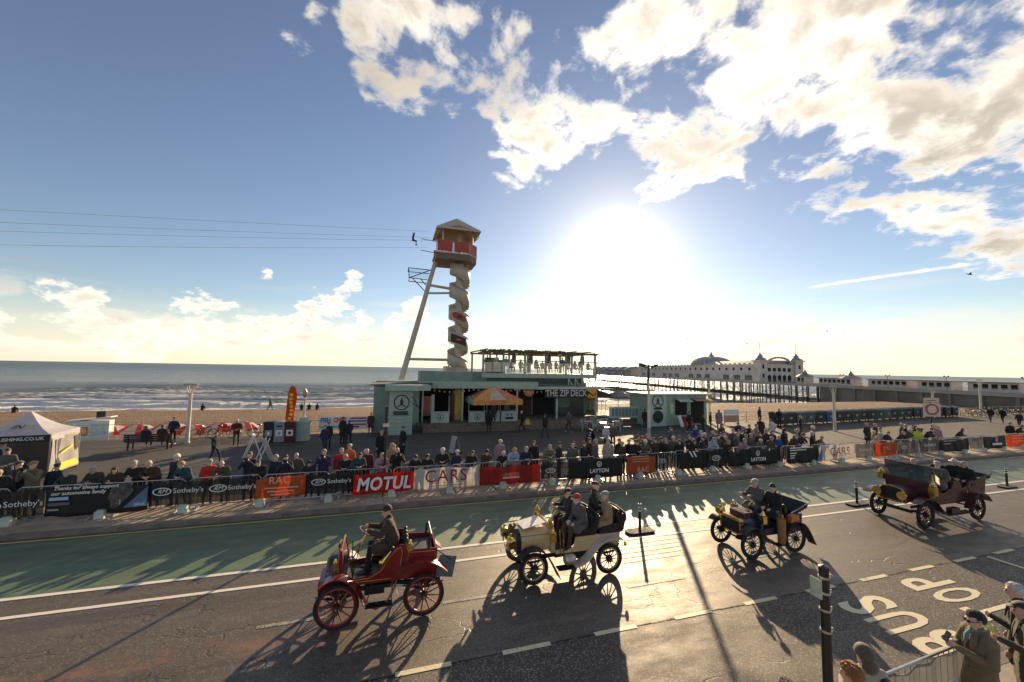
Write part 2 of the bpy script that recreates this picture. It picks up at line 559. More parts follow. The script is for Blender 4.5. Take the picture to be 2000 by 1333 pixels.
# kerbs: single stones with joints
PAVE = mat('paving_stone', (.36, .29, .22), .75, var=.2, scale=1.2, bump=.35, bscale=40)
KERB = mat('kerb_stone', (.20, .165, .14), .8, var=.22, scale=3, bump=.4)
kerb = tag(MB().box(-120, -12.5, 15.37, 15.58, -.05, .12).box(50.6, 300, 15.37, 15.58, -.05, .12).build('kerb', KERB), kind='structure')
kst = MB().box(-.447, .447, -.105, .105, -.05, .12).mesh('kerb_stone', KERB)
for i in range(70):
    ob('kerb_stone', kst, kerb, (-12.0 + i * .9, 15.475 + random.uniform(-.004, .004), random.uniform(-.004, .004)))
kerb2 = tag(MB().box(-120, 300, 4.42, 4.61, -.05, .12).build('near_kerb', KERB), kind='structure')
near = tag(sheet('near_pavement', -120, 300, -8, 4.41, .118, PAVE, thick=.2), kind='structure')
# paving strip between the kerb and the barrier line: slabs with open joints
pav = tag(sheet('pavement', -120, 300, 15.585, 18.1, .098, mat('pavement_bed', (.12, .10, .085), .9), thick=.1), kind='structure')
slabs = []
for k in range(3):
    j = .007
    slabs.append(MB().box(-.45 + j, .45 - j, -.31 + j, .31 - j, -.03, .118 + .002 * k - .1).mesh('paving_slab', [mat('slab_%d' % k, [(.37, .29, .21), (.33, .26, .19), (.40, .32, .24)][k], .75, var=.18, scale=2.5, bump=.3, bscale=40)]))
for i in range(74):
    for r_ in range(4):
        ob('paving_slab', slabs[(i * 5 + r_ * 7 + i // 3) % 3], pav, (-13.2 + i * .9 + (.45 if r_ % 2 else 0), 15.9 + r_ * .62, .1 + random.uniform(-.002, .002)))
prom = tag(sheet('promenade', -320, 480, 18.105, 32.4, .12, PROM, thick=.4), kind='structure')
# ---------------------------------------------------------------- markings
def mark(name, x0, x1, y0, y1, m, parent, z=.008):
    n = max(1, int((x1 - x0) / 1.2))
    b = MB()
    b.grid(lambda u, v: (x0 + (x1 - x0) * u, y0 + (y1 - y0) * v, z), n, 1)
    return b.build(name, m, parent)


mark('lane_line', -120, 300, 11.60, 11.725, LINE, road)
mark('lane_line', -120, 300, 10.79, 10.905, LINE, road)
mark('kerb_line', -120, 300, 15.10, 15.19, YEL, road)
mark('kerb_line', -120, 300, 15.245, 15.335, YEL, road) if False else None
sm = MB()
rs_ = random.Random(2)
xs_ = -14.0
while xs_ < 40:
    L_ = rs_.uniform(.15, .45)
    y_ = 7.224 + rs_.uniform(-.012, .012)
    w_ = rs_.uniform(.006, .02)
    sm.add([(xs_, y_ - w_, .0045), (xs_ + L_, y_ - w_ * rs_.uniform(.4, 1.2), .0045), (xs_ + L_ * 1.02, y_ + w_ * rs_.uniform(.4, 1.2), .0045), (xs_, y_ + w_, .0045)], [(0, 1, 2, 3)])
    xs_ += L_ * rs_.uniform(.95, 1.25)
tag(sm.build('tarmac_seam', mat('seam_tar', (.014, .012, .011), .7), road), kind='stuff')
x = -11.1
for i in range(30):
    mark('bay_dash', x, x + .95, 7.17, 7.28, LINE_Y, road, .006)
    x += 1.888
for (a, b, y) in [(1.25, 2.6, 9.05), (5.6, 7.25, 8.53), (9.0, 10.6, 8.9), (-2.4, -1.1, 9.2)]:
    mark('faded_dash', a, b, y - .05, y + .05, LINE_F, road, .006)
# old patched texture of scrubbed-out hatching on the lane
for i in range(5):
    mark('scrubbed_hatching', 6.2 + .1 * i, 8.0 + .25 * i, 9.55 + .24 * i, 9.63 + .24 * i, LINE_F, road, .006)
# lane-wide letters: elongated, read by traffic from the right
def road_letter(ch, xc, yc, length, width, m, parent):
    me = text_mesh(ch, 1.0, extrude=0, bold=.022)
    xs = [v.co.x for v in me.vertices]
    zs = [v.co.z for v in me.vertices]
    cx, cz = (min(xs) + max(xs)) / 2, (min(zs) + max(zs)) / 2
    w, h = max(xs) - min(xs), max(zs) - min(zs)
    for v in me.vertices:
        a, b = (v.co.x - cx) / w, (v.co.z - cz) / h
        v.co = (-b * length, a * width, 0)
    me.materials.clear()
    me.materials.append(m)
    return ob('letter_' + ch.lower(), me, parent, (xc, yc, .006))


LETY = paint_mat('letter_paint', (.72, .64, .45), (.16, .14, .12), .62)
for ch, y in (('B', 5.22), ('U', 5.86), ('S', 6.46)):
    road_letter(ch, 10.5, y, 1.45, .50, LETY, bay)
for ch, y in (('S', 4.98), ('T', 5.57), ('O', 6.16), ('P', 6.74)):
    road_letter(ch, 13.1, y, 1.5, .46, LETY, bay)
mark('bay_end_line', 16.65, 16.77, 4.7, 7.16, LINE_Y, bay, .007)
# cycle symbols painted on the green lane
def cycle_symbol(xc, yc, rz):
    b = MB()
    def ring(cx, cy, r, w=.05):
        n = 20
        for k in range(n):
            a0, a1 = 2 * math.pi * k / n, 2 * math.pi * (k + 1) / n
            b.add([(cx + (r - w) * math.cos(a0), cy + (r - w) * math.sin(a0), 0), (cx + r * math.cos(a0), cy + r * math.sin(a0), 0),
                   (cx + r * math.cos(a1), cy + r * math.sin(a1), 0), (cx + (r - w) * math.cos(a1), cy + (r - w) * math.sin(a1), 0)], [(0, 1, 2, 3)])
    def bar(p, q, w=.05):
        t = (Vector(q) - Vector(p)).normalized()
        nx, ny = -t.y * w / 2, t.x * w / 2
        b.add([(p[0] - nx, p[1] - ny, 0), (q[0] - nx, q[1] - ny, 0), (q[0] + nx, q[1] + ny, 0), (p[0] + nx, p[1] + ny, 0)], [(0, 1, 2, 3)])
    ring(-.42, 0, .27)
    ring(.42, 0, .27)
    for p, q in [((-.42, 0), (-.2, .4)), ((-.42, 0), (0, 0)), ((0, 0), (.3, .38)), ((-.2, .36), (.3, .36)), ((-.2, .36), (0, 0)), ((.42, 0), (.26, .52)), ((.26, .52), (.4, .54)), ((-.32, .42), (-.1, .42))]:
        bar(p, q)
    o = b.build('cycle_symbol', LINE_F, lane, loc=(xc, yc, .009))
    o.rotation_euler = (0, 0, rz)
    o.scale = (1.35, 1.35, 1)


cycle_symbol(3.1, 13.2, R(-90))
cycle_symbol(4.9, 12.5, R(90))
# ---------------------------------------------------------------- beach
def beach_h(X, Y):
    if Y < 33.2:
        return -.9
    if Y < 40:
        return -.9 - .3 * (Y - 33.2) / 6.8
    if Y < 58:
        return -1.2 + .35 * math.sin((Y - 40) / 18 * math.pi * .5) + .06 * math.sin(X * .21 + Y * .3)
    if Y < 64:
        return -.85 - .15 * (Y - 58) / 6
    return -1.0 - (Y - 64) * .15


m = bpy.data.materials.new('shingle')
m.use_nodes = True
T = NT(m.node_tree)
co = T.node('ShaderNodeTexCoord').outputs['Object']
peb = T.node('ShaderNodeTexVoronoi', {'Vector': co, 'Scale': 7.0})
pc = T.node('ShaderNodeSeparateColor', {0: peb.outputs['Color']}).outputs[0]
drift = T.noise(T.v('MULTIPLY', co, (.06, .6, 1)), 1.0, 5, .6)
c = T.mix(T.ss(drift, .35, .65), (.24, .145, .085), (.34, .22, .135))
c = T.mix(T.ss(pc, .0, 1.0, 0, .55), c, (.14, .085, .05))
c = T.mix(T.ss(T.noise(co, 3.0, 6, .7), .55, .75, 0, .35), c, (.46, .35, .25))
bn = T.node('ShaderNodeBump', {'Strength': 1.0, 'Distance': .25, 'Height': T.m('ADD', peb.outputs[0], T.m('MULTIPLY', T.noise(co, 1.2, 5), 2.0))})
b = T.node('ShaderNodeBsdfPrincipled', {'Base Color': c, 'Roughness': .85, 'Normal': bn.outputs[0]})
T.t.links.new(b.outputs[0], T.node('ShaderNodeOutputMaterial').inputs[0])
ysteps = [32.39, 33, 34, 36, 38, 40, 43, 46, 49, 52, 55, 58, 59.5, 61, 62.5, 64, 66, 70, 76, 84, 100, 118, 140]
mb = MB()
nx = 120
vs, fs = [], []
for Y in ysteps:
    for i in range(nx + 1):
        X = -320 + 800 * i / nx
        vs.append((X, Y + (.9 * math.sin(X * .045) + .5 * math.sin(X * .13 + 1) if Y > 50 else 0), beach_h(X, Y) + random.uniform(-.04, .04)))
for j in range(len(ysteps) - 1):
    for i in range(nx):
        fs.append((j * (nx + 1) + i, j * (nx + 1) + i + 1, (j + 1) * (nx + 1) + i + 1, (j + 1) * (nx + 1) + i))
mb.add(vs, fs)
tag(mb.build('beach', m, smooth='all'), 'brown shingle beach between the promenade and the sea', kind='structure')
# ---------------------------------------------------------------- sea
m = bpy.data.materials.new('sea_water')
m.use_nodes = True
T = NT(m.node_tree)
co = T.node('ShaderNodeTexCoord').outputs['Object']
xyz = T.node('ShaderNodeSeparateXYZ', {0: co}).outputs
Y = xyz[1]
swell = T.noise(T.v('MULTIPLY', co, (.10, 1.0, 1)), .10, 5, .62)
chop = T.noise(T.v('MULTIPLY', co, (.35, 1.0, 1)), .55, 6, .65)
rip = T.noise(T.v('MULTIPLY', co, (.5, 1.0, 1)), 2.2, 4, .6)
at_h = T.node('ShaderNodeAttribute', attribute_name='foam').outputs['Fac']
fo = T.m('ADD', at_h, T.m('MULTIPLY', T.m('SUBTRACT', T.noise(T.v('MULTIPLY', co, (.30, 1.2, 1)), .8, 8, .68), .5), 1.7))
foam = T.ss(fo, .36, .70)
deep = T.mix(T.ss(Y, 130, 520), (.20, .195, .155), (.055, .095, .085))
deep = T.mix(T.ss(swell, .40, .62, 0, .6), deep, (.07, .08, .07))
c = T.mix(foam, deep, (.78, .76, .72))
hgt = T.m('ADD', T.m('MULTIPLY', chop, 1.0), T.m('MULTIPLY', rip, .28))
bst = T.ss(Y, 80, 900, .95, .7)
bn = T.node('ShaderNodeBump', {'Strength': bst, 'Distance': 1.5, 'Height': T.m('ADD', hgt, T.m('MULTIPLY', swell, 2.2))})
rg = T.ss(Y, 100, 1500, .22, .34)
b = T.node('ShaderNodeBsdfPrincipled', {'Base Color': c, 'Roughness': T.m('MAXIMUM', rg, T.m('MULTIPLY', foam, .7)), 'Specular IOR Level': .5, 'IOR': 1.33, 'Normal': bn.outputs[0]})
T.t.links.new(b.outputs[0], T.node('ShaderNodeOutputMaterial').inputs[0])
SEA_Z = -8.0


def wave(X, Y):
    """height and foaminess of the surf: rows of rollers that break towards the shore"""
    s = max(0.0, min(1.0, (300 - Y) / 150.0))
    w = .45 * math.sin(X * .013) + .3 * math.sin(X * .047 + 2) + .25 * math.sin(X * .11 + Y * .03)
    ph = (Y + 5.5 * w) / (11.0 - 2.0 * s)
    fr = ph - math.floor(ph)
    row = math.floor(ph)
    brk = .5 + .5 * math.sin(X * (.035 + .011 * (row % 3)) + row * 2.3)
    ridge = math.exp(-((fr - .45) / .13) ** 2)
    h = (.35 + .9 * s * brk) * ridge * (1.0 if Y < 300 else .5)
    fm = (.12 + .88 * s) * (.2 + .85 * brk) * (math.exp(-((fr - .36) / .16) ** 2)) + max(0, (165 - Y) / 34.0) * .9
    return h, min(1.0, fm)


mb = MB()
vs, fs, foamv = [], [], []
ys = [104 + i * 1.25 for i in range(180)]
xs = [-300 + i * 3.0 for i in range(251)]
for Yv in ys:
    for Xv in xs:
        h, fm = wave(Xv, Yv)
        vs.append((Xv, Yv, SEA_Z + h * 1.15))
        foamv.append(fm)
nx = len(xs)
for j in range(len(ys) - 1):
    for i in range(nx - 1):
        fs.append((j * nx + i, j * nx + i + 1, (j + 1) * nx + i + 1, (j + 1) * nx + i))
k0 = len(vs)
me = bpy.data.meshes.new('sea')
Y1 = ys[-1]
far = [(-45000, Y1, SEA_Z), (-300, Y1, SEA_Z), (450, Y1, SEA_Z), (60000, Y1, SEA_Z), (-45000, 40000, SEA_Z), (-300, 40000, SEA_Z), (450, 40000, SEA_Z), (60000, 40000, SEA_Z),
       (-45000, 104, SEA_Z), (-300, 104, SEA_Z), (450, 104, SEA_Z), (60000, 104, SEA_Z)]
vs += far
foamv += [0] * 12
fs += [(k0, k0 + 1, k0 + 5, k0 + 4), (k0 + 1, k0 + 2, k0 + 6, k0 + 5), (k0 + 2, k0 + 3, k0 + 7, k0 + 6), (k0 + 8, k0 + 9, k0 + 1, k0), (k0 + 10, k0 + 11, k0 + 3, k0 + 2)]
me.from_pydata(vs, [], fs)
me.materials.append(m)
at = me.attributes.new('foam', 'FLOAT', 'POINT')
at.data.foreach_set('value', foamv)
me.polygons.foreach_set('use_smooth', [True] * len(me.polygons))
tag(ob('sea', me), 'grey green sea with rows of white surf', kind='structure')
# ---------------------------------------------------------------- the pier, running out to sea
PIERW = mat('pier_white_paint', (.64, .57, .49), .6, var=.15, scale=.4)  # pier paint, iron and lead are lightened to stand in for haze
PIERI = mat('pier_iron', (.13, .115, .10), .7, var=.25, scale=.6)
LEAD = mat('lead_roof', (.30, .29, .275), .55, var=.15, scale=.3)
PRZ = -math.atan(.2)
PK = .72


def pier_at(x_, s_, z_=0.0):
    """point x_ across and s_ along the pier"""
    return (PK * (157 + .981 * x_ + .196 * s_), PK * (58 - .196 * x_ + .981 * s_), 1.456 + PK * z_)


def pier_thing(name, label, cat, x_=0.0, s_=0.0, z_=0.0, group=None):
    t = thing(name, label, cat, pier_at(x_, s_, z_), PRZ, group)
    t.scale = (PK, PK, PK)
    return t


pier = pier_thing('pier', 'long iron pier on thin piles reaching far out to sea', 'pier')
MB().box(0, 40, -60, 395, .1, 1.0).build('deck', PIERI, pier)
MB().box(-.25, 0, -60, 395, .0, 1.05).build('fascia', mat('pier_fascia', (.42, .38, .32), .7), pier)
pile = MB().tube([(0, 0, -14), (0, 0, .25)], .27, 6).mesh('pile', PIERI)
beam = MB().tube([(0, 0, -6.6), (13, 0, -6.6)], .2, 5).mesh('cross_beam', PIERI)
brace = MB().tube([(0, 0, -6.4), (0, 6.4, -1.0)], .08, 4).tube([(0, 0, -1.0), (0, 6.4, -6.4)], .08, 4).mesh('brace', PIERI)
for r_ in range(52):
    s_ = 63 + r_ * 6.4
    for k in range(3):
        ob('pile', pile, pier, (.6 + k * 13, s_ + random.uniform(-.6, .6), 0))
        if k < 2:
            ob('cross_beam', beam, pier, (.6 + k * 13, s_, 0))
    if r_ < 51:
        ob('brace', brace, pier, (.6, s_, 0))
        MB().tube([(.6, s_, -6.6), (.6, s_ + 6.4, -6.6)], .17, 4).build('waling', PIERI, pier)
# closed undercroft of the landward end
MB().box(.5, 39, -60, 61, -6.5, .1).build('undercroft', mat('undercroft_wall', (.22, .19, .155), .85, var=.3, scale=.15), pier)
col_ = MB().box(-.35, .35, -.35, .35, -6.5, .1).mesh('column', mat('pier_column', (.24, .21, .17), .8))
for k in range(15):
    ob('column', col_, pier, (.2, -50 + k * 7.4, 0))
rail = MB()
for k in range(64):
    rail.box(-.06, .06, -60 + k * 7.1 - .06, -60 + k * 7.1 + .06, 1.0, 2.15)
rail.box(-.04, .04, -60, 394, 2.1, 2.18).box(-.03, .03, -60, 394, 1.5, 1.55)
rail.build('railing', PIERW, pier)
for k in range(9):
    b = MB().tube([(0, 0, 1), (0, 0, 5.2)], .07, 6).tube([(-.7, 0, 5.0), (.7, 0, 5.0)], .04, 5)
    b.ell((-.7, 0, 5.2), (.22, .22, .26), 8, 6).ell((.7, 0, 5.2), (.22, .22, .26), 8, 6)
    b.build('deck_lamp', PIERI, pier, loc=(1.2, -50 + k * 17, 0))
# the domed hall
hall = pier_thing('domed_hall', 'pale pier hall with a broad grey dome and two flagged front towers', 'building')
S0, S1, HW = 95, 240, 22
MB().box(1, HW, S0 + 1.5, S1, 1.0, 9.4).build('wall', PIERW, hall)
MB().box(.75, HW + .25, S0 + 1.2, S1 + .3, 9.4, 9.9).box(.7, 1.0, S0 + 4, S1, 5.2, 5.5).build('cornice', PIERW, hall)
MB().prism([(1.5, 9.9), (HW - .5, 9.9), (HW - 4, 11.9), (5, 11.9)], S0 + 3, S1 - 2, 'xz').build('roof', LEAD, hall)
for sgn, w_ in ((0, 0),):
    prof = [(12.5, 9.9), (12.3, 10.8), (11.4, 12.2), (9.6, 13.5), (7.0, 14.5), (4.0, 15.2), (1.6, 15.5), (1.5, 16.3), (.9, 16.5), (.5, 17.6), (.15, 18.8), (.01, 19.4)]
    dm = MB().lathe(prof, (11.5, 152, 0), 28).build('dome', LEAD, hall, smooth=True)
    for k in range(28):
        w = 2 * math.pi * k / 28
        MB().tube([(11.5 + r * math.cos(w), 152 + r * math.sin(w), z + .05) for r, z in prof[:6]], .14, 4).build('rib', PIERW, dm)
win = MB().box(.93, 1.05, -.8, .8, 0, 1.5).mesh('window', DARK)
winl = MB().box(.90, 1.05, -2.6, 2.6, 0, 2.6).mesh('shop_window', mat('shop_glass', (.09, .085, .08), .3))
frm = MB().box(.86, 1.04, -1.0, 1.0, -.25, 0).box(.86, 1.04, -1.0, 1.0, 1.5, 1.75).mesh('window_frame', PIERW)
for k in range(22):
    w = ob('window', win, hall, (0, S0 + 8 + k * 6.2, 6.6))
    ob('window_frame', frm, w)
for k in range(15):
    if k % 4 != 3:
        ob('shop_window', winl, hall, (0, S0 + 9 + k * 9, 1.5))
cren = MB().box(1.0, 1.5, -.7, .7, 9.9, 10.6).mesh('parapet_block', PIERW)
for k in range(36):
    ob('parapet_block', cren, hall, (0, S0 + 4 + k * 3.95, 0))
for tx in (1.2, HW - 1.2):
    b = MB().box(tx - 2.1, tx + 2.1, S0 - 1.6, S0 + 2.6, 1, 11.2).box(tx - 2.7, tx + 2.7, S0 - 2.2, S0 + 3.2, 11.2, 11.8)
    tw = b.build('tower', PIERW, hall)
    MB().lathe([(3.0, 11.8), (2.5, 12.6), (1.3, 13.2), (1.1, 14.2), (.7, 14.5), (.12, 15.6), (.05, 15.7)], (tx, S0 + .5, 0), 8).build('tower_roof', LEAD, tw)
    MB().tube([(tx, S0 + .5, 15.5), (tx, S0 + .5, 20.5)], .08, 5).build('flagpole', PIERI, tw)
    for z in (3, 7.5):
        MB().box(tx - .5, tx + .5, S0 - 1.68, S0 - 1.55, z, z + 2).build('tower_window', DARK, tw)
b = MB().box(3.3, HW - 3.3, S0 - .3, S0 + 1.6, 1, 9.6)
fc = b.build('facade', PIERW, hall)
arch = []
for k in range(15):
    a = math.pi * k / 14
    arch.append((11 - 6.2 * math.cos(a), 9.6 + 3.2 * math.sin(a)))
MB().strip(arch, S0 - .4, S0 + .2, .9).build('arch_sign', mat('arch_sign_paint', (.30, .25, .19), .6), fc)
for k in range(11):
    a = math.pi * (k + 1) / 12
    MB().obox((11 - 6.6 * math.cos(a), S0 - .5, 9.6 + 3.6 * math.sin(a)), (.8, .2, .8), (0, a, 0)).build('sign_bulb', PIERW, fc)
for k in range(5):
    MB().box(4.6 + k * 2.7, 6.2 + k * 2.7, S0 - .38, S0 - .25, 6.2, 8.0).build('facade_window', DARK, fc)
    MB().prism([(4.5 + k * 2.7, 1.1), (6.3 + k * 2.7, 1.1), (6.3 + k * 2.7, 3.8), (5.4 + k * 2.7, 4.7), (4.5 + k * 2.7, 3.8)], S0 - .40, S0 - .25).build('doorway', DARK, fc)
# small pavilions and kiosks on the landward deck, and the roofs at the pier head
def pavilion(s_, x_, w, h, label):
    t = pier_thing('pier_kiosk', label, 'kiosk', x_, s_, 1.0, 'kiosks on the pier deck')
    MB().box(-w / 2, w / 2, -w / 2, w / 2, 0, h * .55).build('wall', PIERW, t)
    rf = MB().lathe([(w * .85, h * .55), (w * .5, h * .72), (w * .25, h * .8), (w * .2, h * .9), (.02, h * 1.15)], n=8).build('roof', LEAD, t)
    MB().tube([(0, 0, h * 1.1), (0, 0, h * 1.35)], .05, 5).build('finial', PIERI, rf)
    for k in (-1, 1):
        MB().box(-w / 2 - .04, -w / 2 + .02, k * w * .24 - w * .15, k * w * .24 + w * .15, h * .15, h * .45).build('window', DARK, t)


pavilion(71, 3, 4.2, 5.5, 'small pagoda roofed pier kiosk just landward of the twin towers')
pavilion(50, 3, 4.5, 5.0, 'small pagoda roofed pier kiosk standing apart, further from the twin towers')
for k, (s_, L_, lab) in enumerate([(58, 10, 'low white pier stall between the two pagoda kiosks'), (36, 13, 'low white pier stall above the row of large bins'), (22, 9, 'low white pier stall above the parked bicycles'),
                                   (8, 11, 'long low pier stall nearest the right edge with dark flat roof'), (-6, 9, 'pier stall cut by the right edge of the view')]):
    t = pier_thing('pier_stall', lab, 'stall', 2, s_, 1.0, 'low stalls on the pier deck')
    MB().box(0, 4, -L_ / 2, L_ / 2, 0, 2.6).build('wall', PIERW, t)
    MB().box(-.8, 4.4, -L_ / 2 - .3, L_ / 2 + .3, 2.6, 2.9).build('roof', LEAD, t)
    for q in range(int(L_ / 2)):
        MB().box(-.05, .05, -L_ / 2 + .4 + q * 2, -L_ / 2 + 1.7 + q * 2, .9, 2.2).build('hatch', DARK, t)
for k in range(6):
    s_ = 262 + k * 20
    t = pier_thing('pier_head_hut', 'dark domed hut at the pier head, number %s of six counting out to sea' % ['one', 'two', 'three', 'four', 'five', 'six'][k], 'hut', 4, s_, 1.0, 'huts at the pier head')
    MB().box(-4, 8, -8, 8, 0, 5).build('wall', LEAD, t)
    MB().lathe([(9, 5), (8, 6.4), (5, 8), (2, 8.9), (.1, 9.4)], (2, 0, 0), 12).build('roof', LEAD, t, smooth=True)
# ---------------------------------------------------------------- emblem used on the mint kiosks
INK = mat('emblem_black', (.03, .035, .032), .6)


def emblem(parent, loc, r, filled=False):
    """ring with a bottle-like figure on two curved feet"""
    b = MB()
    n = 28
    for k in range(n):
        a0, a1 = 2 * math.pi * k / n, 2 * math.pi * (k + 1) / n
        i = 0 if filled else .86
        b.add([(r * i * math.cos(a0), 0, r * i * math.sin(a0)), (r * math.cos(a0), 0, r * math.sin(a0)), (r * math.cos(a1), 0, r * math.sin(a1)), (r * i * math.cos(a1), 0, r * i * math.sin(a1))], [(0, 1, 2, 3)])
    if not filled:
        b.add([(r * x, 0, r * z) for x, z in [(-.17, -.2), (-.2, .1), (-.16, .3), (-.07, .38), (-.07, .6), (.07, .6), (.07, .38), (.16, .3), (.2, .1), (.17, -.2)]], [tuple(range(10))])
        b.add([(r * x, 0, r * z) for x, z in [(0, -.15), (.5, -.45), (.6, -.6), (.1, -.42), (0, -.34), (-.1, -.42), (-.6, -.6), (-.5, -.45)]], [tuple(range(8))])
    return b.build('emblem', INK, parent, loc=loc)


# ---------------------------------------------------------------- zip-line tower
tw = thing('zip_line_tower', 'tall cream zip line tower with spiral stair, leaning leg and canopied red platform', 'tower', (6.95, 44, 0))
TC = mat('tower_cream', (.44, .40, .335), .6, var=.15, scale=.6)
TR = mat('tower_red_panel', (.36, .06, .045), .55, var=.2, scale=1.5)
MB().tube([(0, 0, -1.0), (0, 0, 17.4)], .42, 16).build('column', TC, tw, smooth=True)
TURNS, Z0, Z1, RO = 5.05, 4.3, 17.3, 1.15
def helix(t, r, dz=0):
    a = -t * TURNS * 2 * math.pi + R(15)
    return (r * math.cos(a), r * math.sin(a), Z0 + (Z1 - Z0) * t + dz)
b = MB()
n = 220
for k in range(n):
    t0, t1 = k / n, (k + 1) / n
    b.add([helix(t0, RO), helix(t1, RO), helix(t1, RO, 1.32), helix(t0, RO, 1.32), helix(t0, RO - .04), helix(t1, RO - .04), helix(t1, RO - .04, 1.32), helix(t0, RO - .04, 1.32)],
          [(0, 1, 2, 3), (7, 6, 5, 4), (3, 2, 6, 7), (0, 4, 5, 1)])
bal = b.build('stair_balustrade', TC, tw, smooth='all')
MB().tube([helix(k / 150, RO + .02, 1.35) for k in range(151)], .035, 5).build('handrail', STEEL, bal)
N = 78
for k in range(N):
    t0 = k / N
    p, q, r0, r1 = helix(t0, RO), helix(t0 + .85 / N, RO), helix(t0, .4), helix(t0 + .85 / N, .4)
    z = p[2]
    MB().add([(p[0], p[1], z), (q[0], q[1], z), (r1[0], r1[1], z), (r0[0], r0[1], z), (p[0], p[1], z - .05), (q[0], q[1], z - .05), (r1[0], r1[1], z - .05), (r0[0], r0[1], z - .05)],
             [(0, 1, 2, 3), (4, 5, 6, 7), (0, 4, 5, 1), (2, 6, 7, 3), (1, 5, 6, 2), (0, 3, 7, 4)]).build('tread', TC, tw)
# leaning leg with ties
leg = MB().tube([(-6.35, 0, 2.6), (-2.75, 0, 17.3)], [.33, .25], 14).build('leaning_leg', TC, tw, smooth=True)
MB().tube([(-5.52, 0, 6.1), (-.3, 0, 6.1)], .16, 10).build('tie_beam', TC, tw, smooth=True)
MB().tube([(-3.55, 0, 14.45), (-.4, 0, 14.15)], .15, 10).build('tie_beam', TC, tw, smooth=True)
MB().tube([(-3.75, 0, 13.5), (-.4, 0, 13.75)], .12, 10).build('tie_beam', TC, tw, smooth=True)
MB().tube([(-6.45, 0, 2.2), (-6.35, 0, 2.6)], .62, 14).build('leg_foot', TC, tw)
# side frame with glass panel
b = MB()
for p, q in [((-5.7, 0, 16.2), (-3.3, 0, 16.15)), ((-5.6, 0, 15.1), (-3.5, 0, 15.0)), ((-5.7, 0, 16.2), (-5.6, 0, 15.1)), ((-5.3, 0, 15.1), (-3.75, 0, 13.6)), ((-4.4, 0, 15.1), (-3.6, 0, 14.2)), ((-5.6, 0, 15.1), (-3.4, 0, 16.1)),
             ((-5.7, 1.8, 16.2), (-3.3, 1.8, 16.15)), ((-5.6, 1.8, 15.1), (-3.5, 1.8, 15.0)), ((-5.7, 0, 16.2), (-5.7, 1.8, 16.2)), ((-5.6, 0, 15.1), (-5.6, 1.8, 15.1))]:
    b.tube([p, q], .05, 5)
sf = b.build('side_frame', BLACK, tw)
gm = bpy.data.materials.new('clear_glazing')
gm.use_nodes = True
T = NT(gm.node_tree)
T.t.links.new(T.node('ShaderNodeMixShader', {0: .9, 1: T.node('ShaderNodeBsdfGlossy', {'Color': (.8, .85, .9, 1), 'Roughness': .08}).outputs[0], 2: T.node('ShaderNodeBsdfTransparent', {'Color': (.9, .93, .95, 1)}).outputs[0]}).outputs[0], T.node('ShaderNodeOutputMaterial').inputs[0])
MB().box(-5.6, -3.5, -.02, .02, 15.15, 16.1).build('glass_panel', gm, sf)
# platform
PX0, PX1, PY0, PY1 = -2.9, 1.75, -1.9, 2.2
pl = [(PX0, PY0), (PX1 - 1.0, PY0), (PX1, PY0 + 1.2), (PX1, PY1), (PX0, PY1)]
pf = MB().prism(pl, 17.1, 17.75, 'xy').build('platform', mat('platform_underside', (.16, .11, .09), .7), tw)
MB().prism([(x * 1.03, y * 1.03) for x, y in pl], 17.75, 17.9, 'xy').build('platform_edge', TC, pf)
for i in range(len(pl)):
    p, q = pl[i], pl[(i + 1) % len(pl)]
    if i == 4:
        continue
    L = Vector((q[0] - p[0], q[1] - p[1], 0))
    k = max(1, round(L.length / 1.75))
    for j in range(k):
        c = Vector((p[0], p[1], 18.55)) + L * ((j + .5) / k)
        MB().obox(c, (L.length / k - .16, .06, 1.2), (0, 0, math.atan2(L.y, L.x))).build('red_panel', TR, pf)
        e = Vector((p[0], p[1], 17.9)) + L * (j / k)
        MB().tube([e, e + Vector((0, 0, 1.25))], .045, 6).build('rail_post', TC, pf)
for k, (x, y) in enumerate([(-2.2, -1.5), (1.2, -1.0), (1.3, 1.7), (-2.2, 1.7), (-.1, .2)]):
    MB().tube([(x, y, 17.9), (x, y, 21.0)], .10 if k < 4 else .3, 8).build('roof_post', TC, tw)
TENSILE = cloth_mat('tensile_canopy', (.74, .64, .46), .6)
MB().add([(-3.0, -2.3, 20.5), (1.9, -2.3, 20.5), (1.9, 2.4, 20.5), (-3.0, 2.4, 20.5), (-.5, 0, 22.5), (-3.0, -2.3, 20.36), (1.9, -2.3, 20.36), (1.9, 2.4, 20.36), (-3.0, 2.4, 20.36), (-.5, 0, 22.36)],
         [(0, 1, 4), (1, 2, 4), (2, 3, 4), (3, 0, 4), (6, 5, 9), (7, 6, 9), (8, 7, 9), (5, 8, 9), (0, 5, 6, 1), (1, 6, 7, 2), (2, 7, 8, 3), (3, 8, 5, 0)]).build('canopy_roof', mat('canopy_beige', (.42, .37, .30), .6), tw)
b = MB()
for sx in (-1, 1):
    for sy in (-1, 1):
        b.add([(-.5, 0, 22.0), (-.5 + sx * 2.3, sy * 2.2, 20.42), (-.5 + sx * 2.3, 0, 20.85), (-.5, sy * 2.2, 20.85)], [(0, 1, 2), (0, 3, 1)])
b.build('tensile_lining', TENSILE, tw)
for z in (17.95, 19.25):
    MB().tube([(PX0 - 1.6, -.6, z + .2), (PX0 + .6, -.6, z)], .04, 5).build('cable_boom', STEEL, tw)
MB().tube([(PX1 - .3, -1.2, 19.6), (PX1 + .1, -1.2, 20.0), (PX1 + .15, -1.2, 20.9)], .04, 5).build('cable_boom', STEEL, tw)
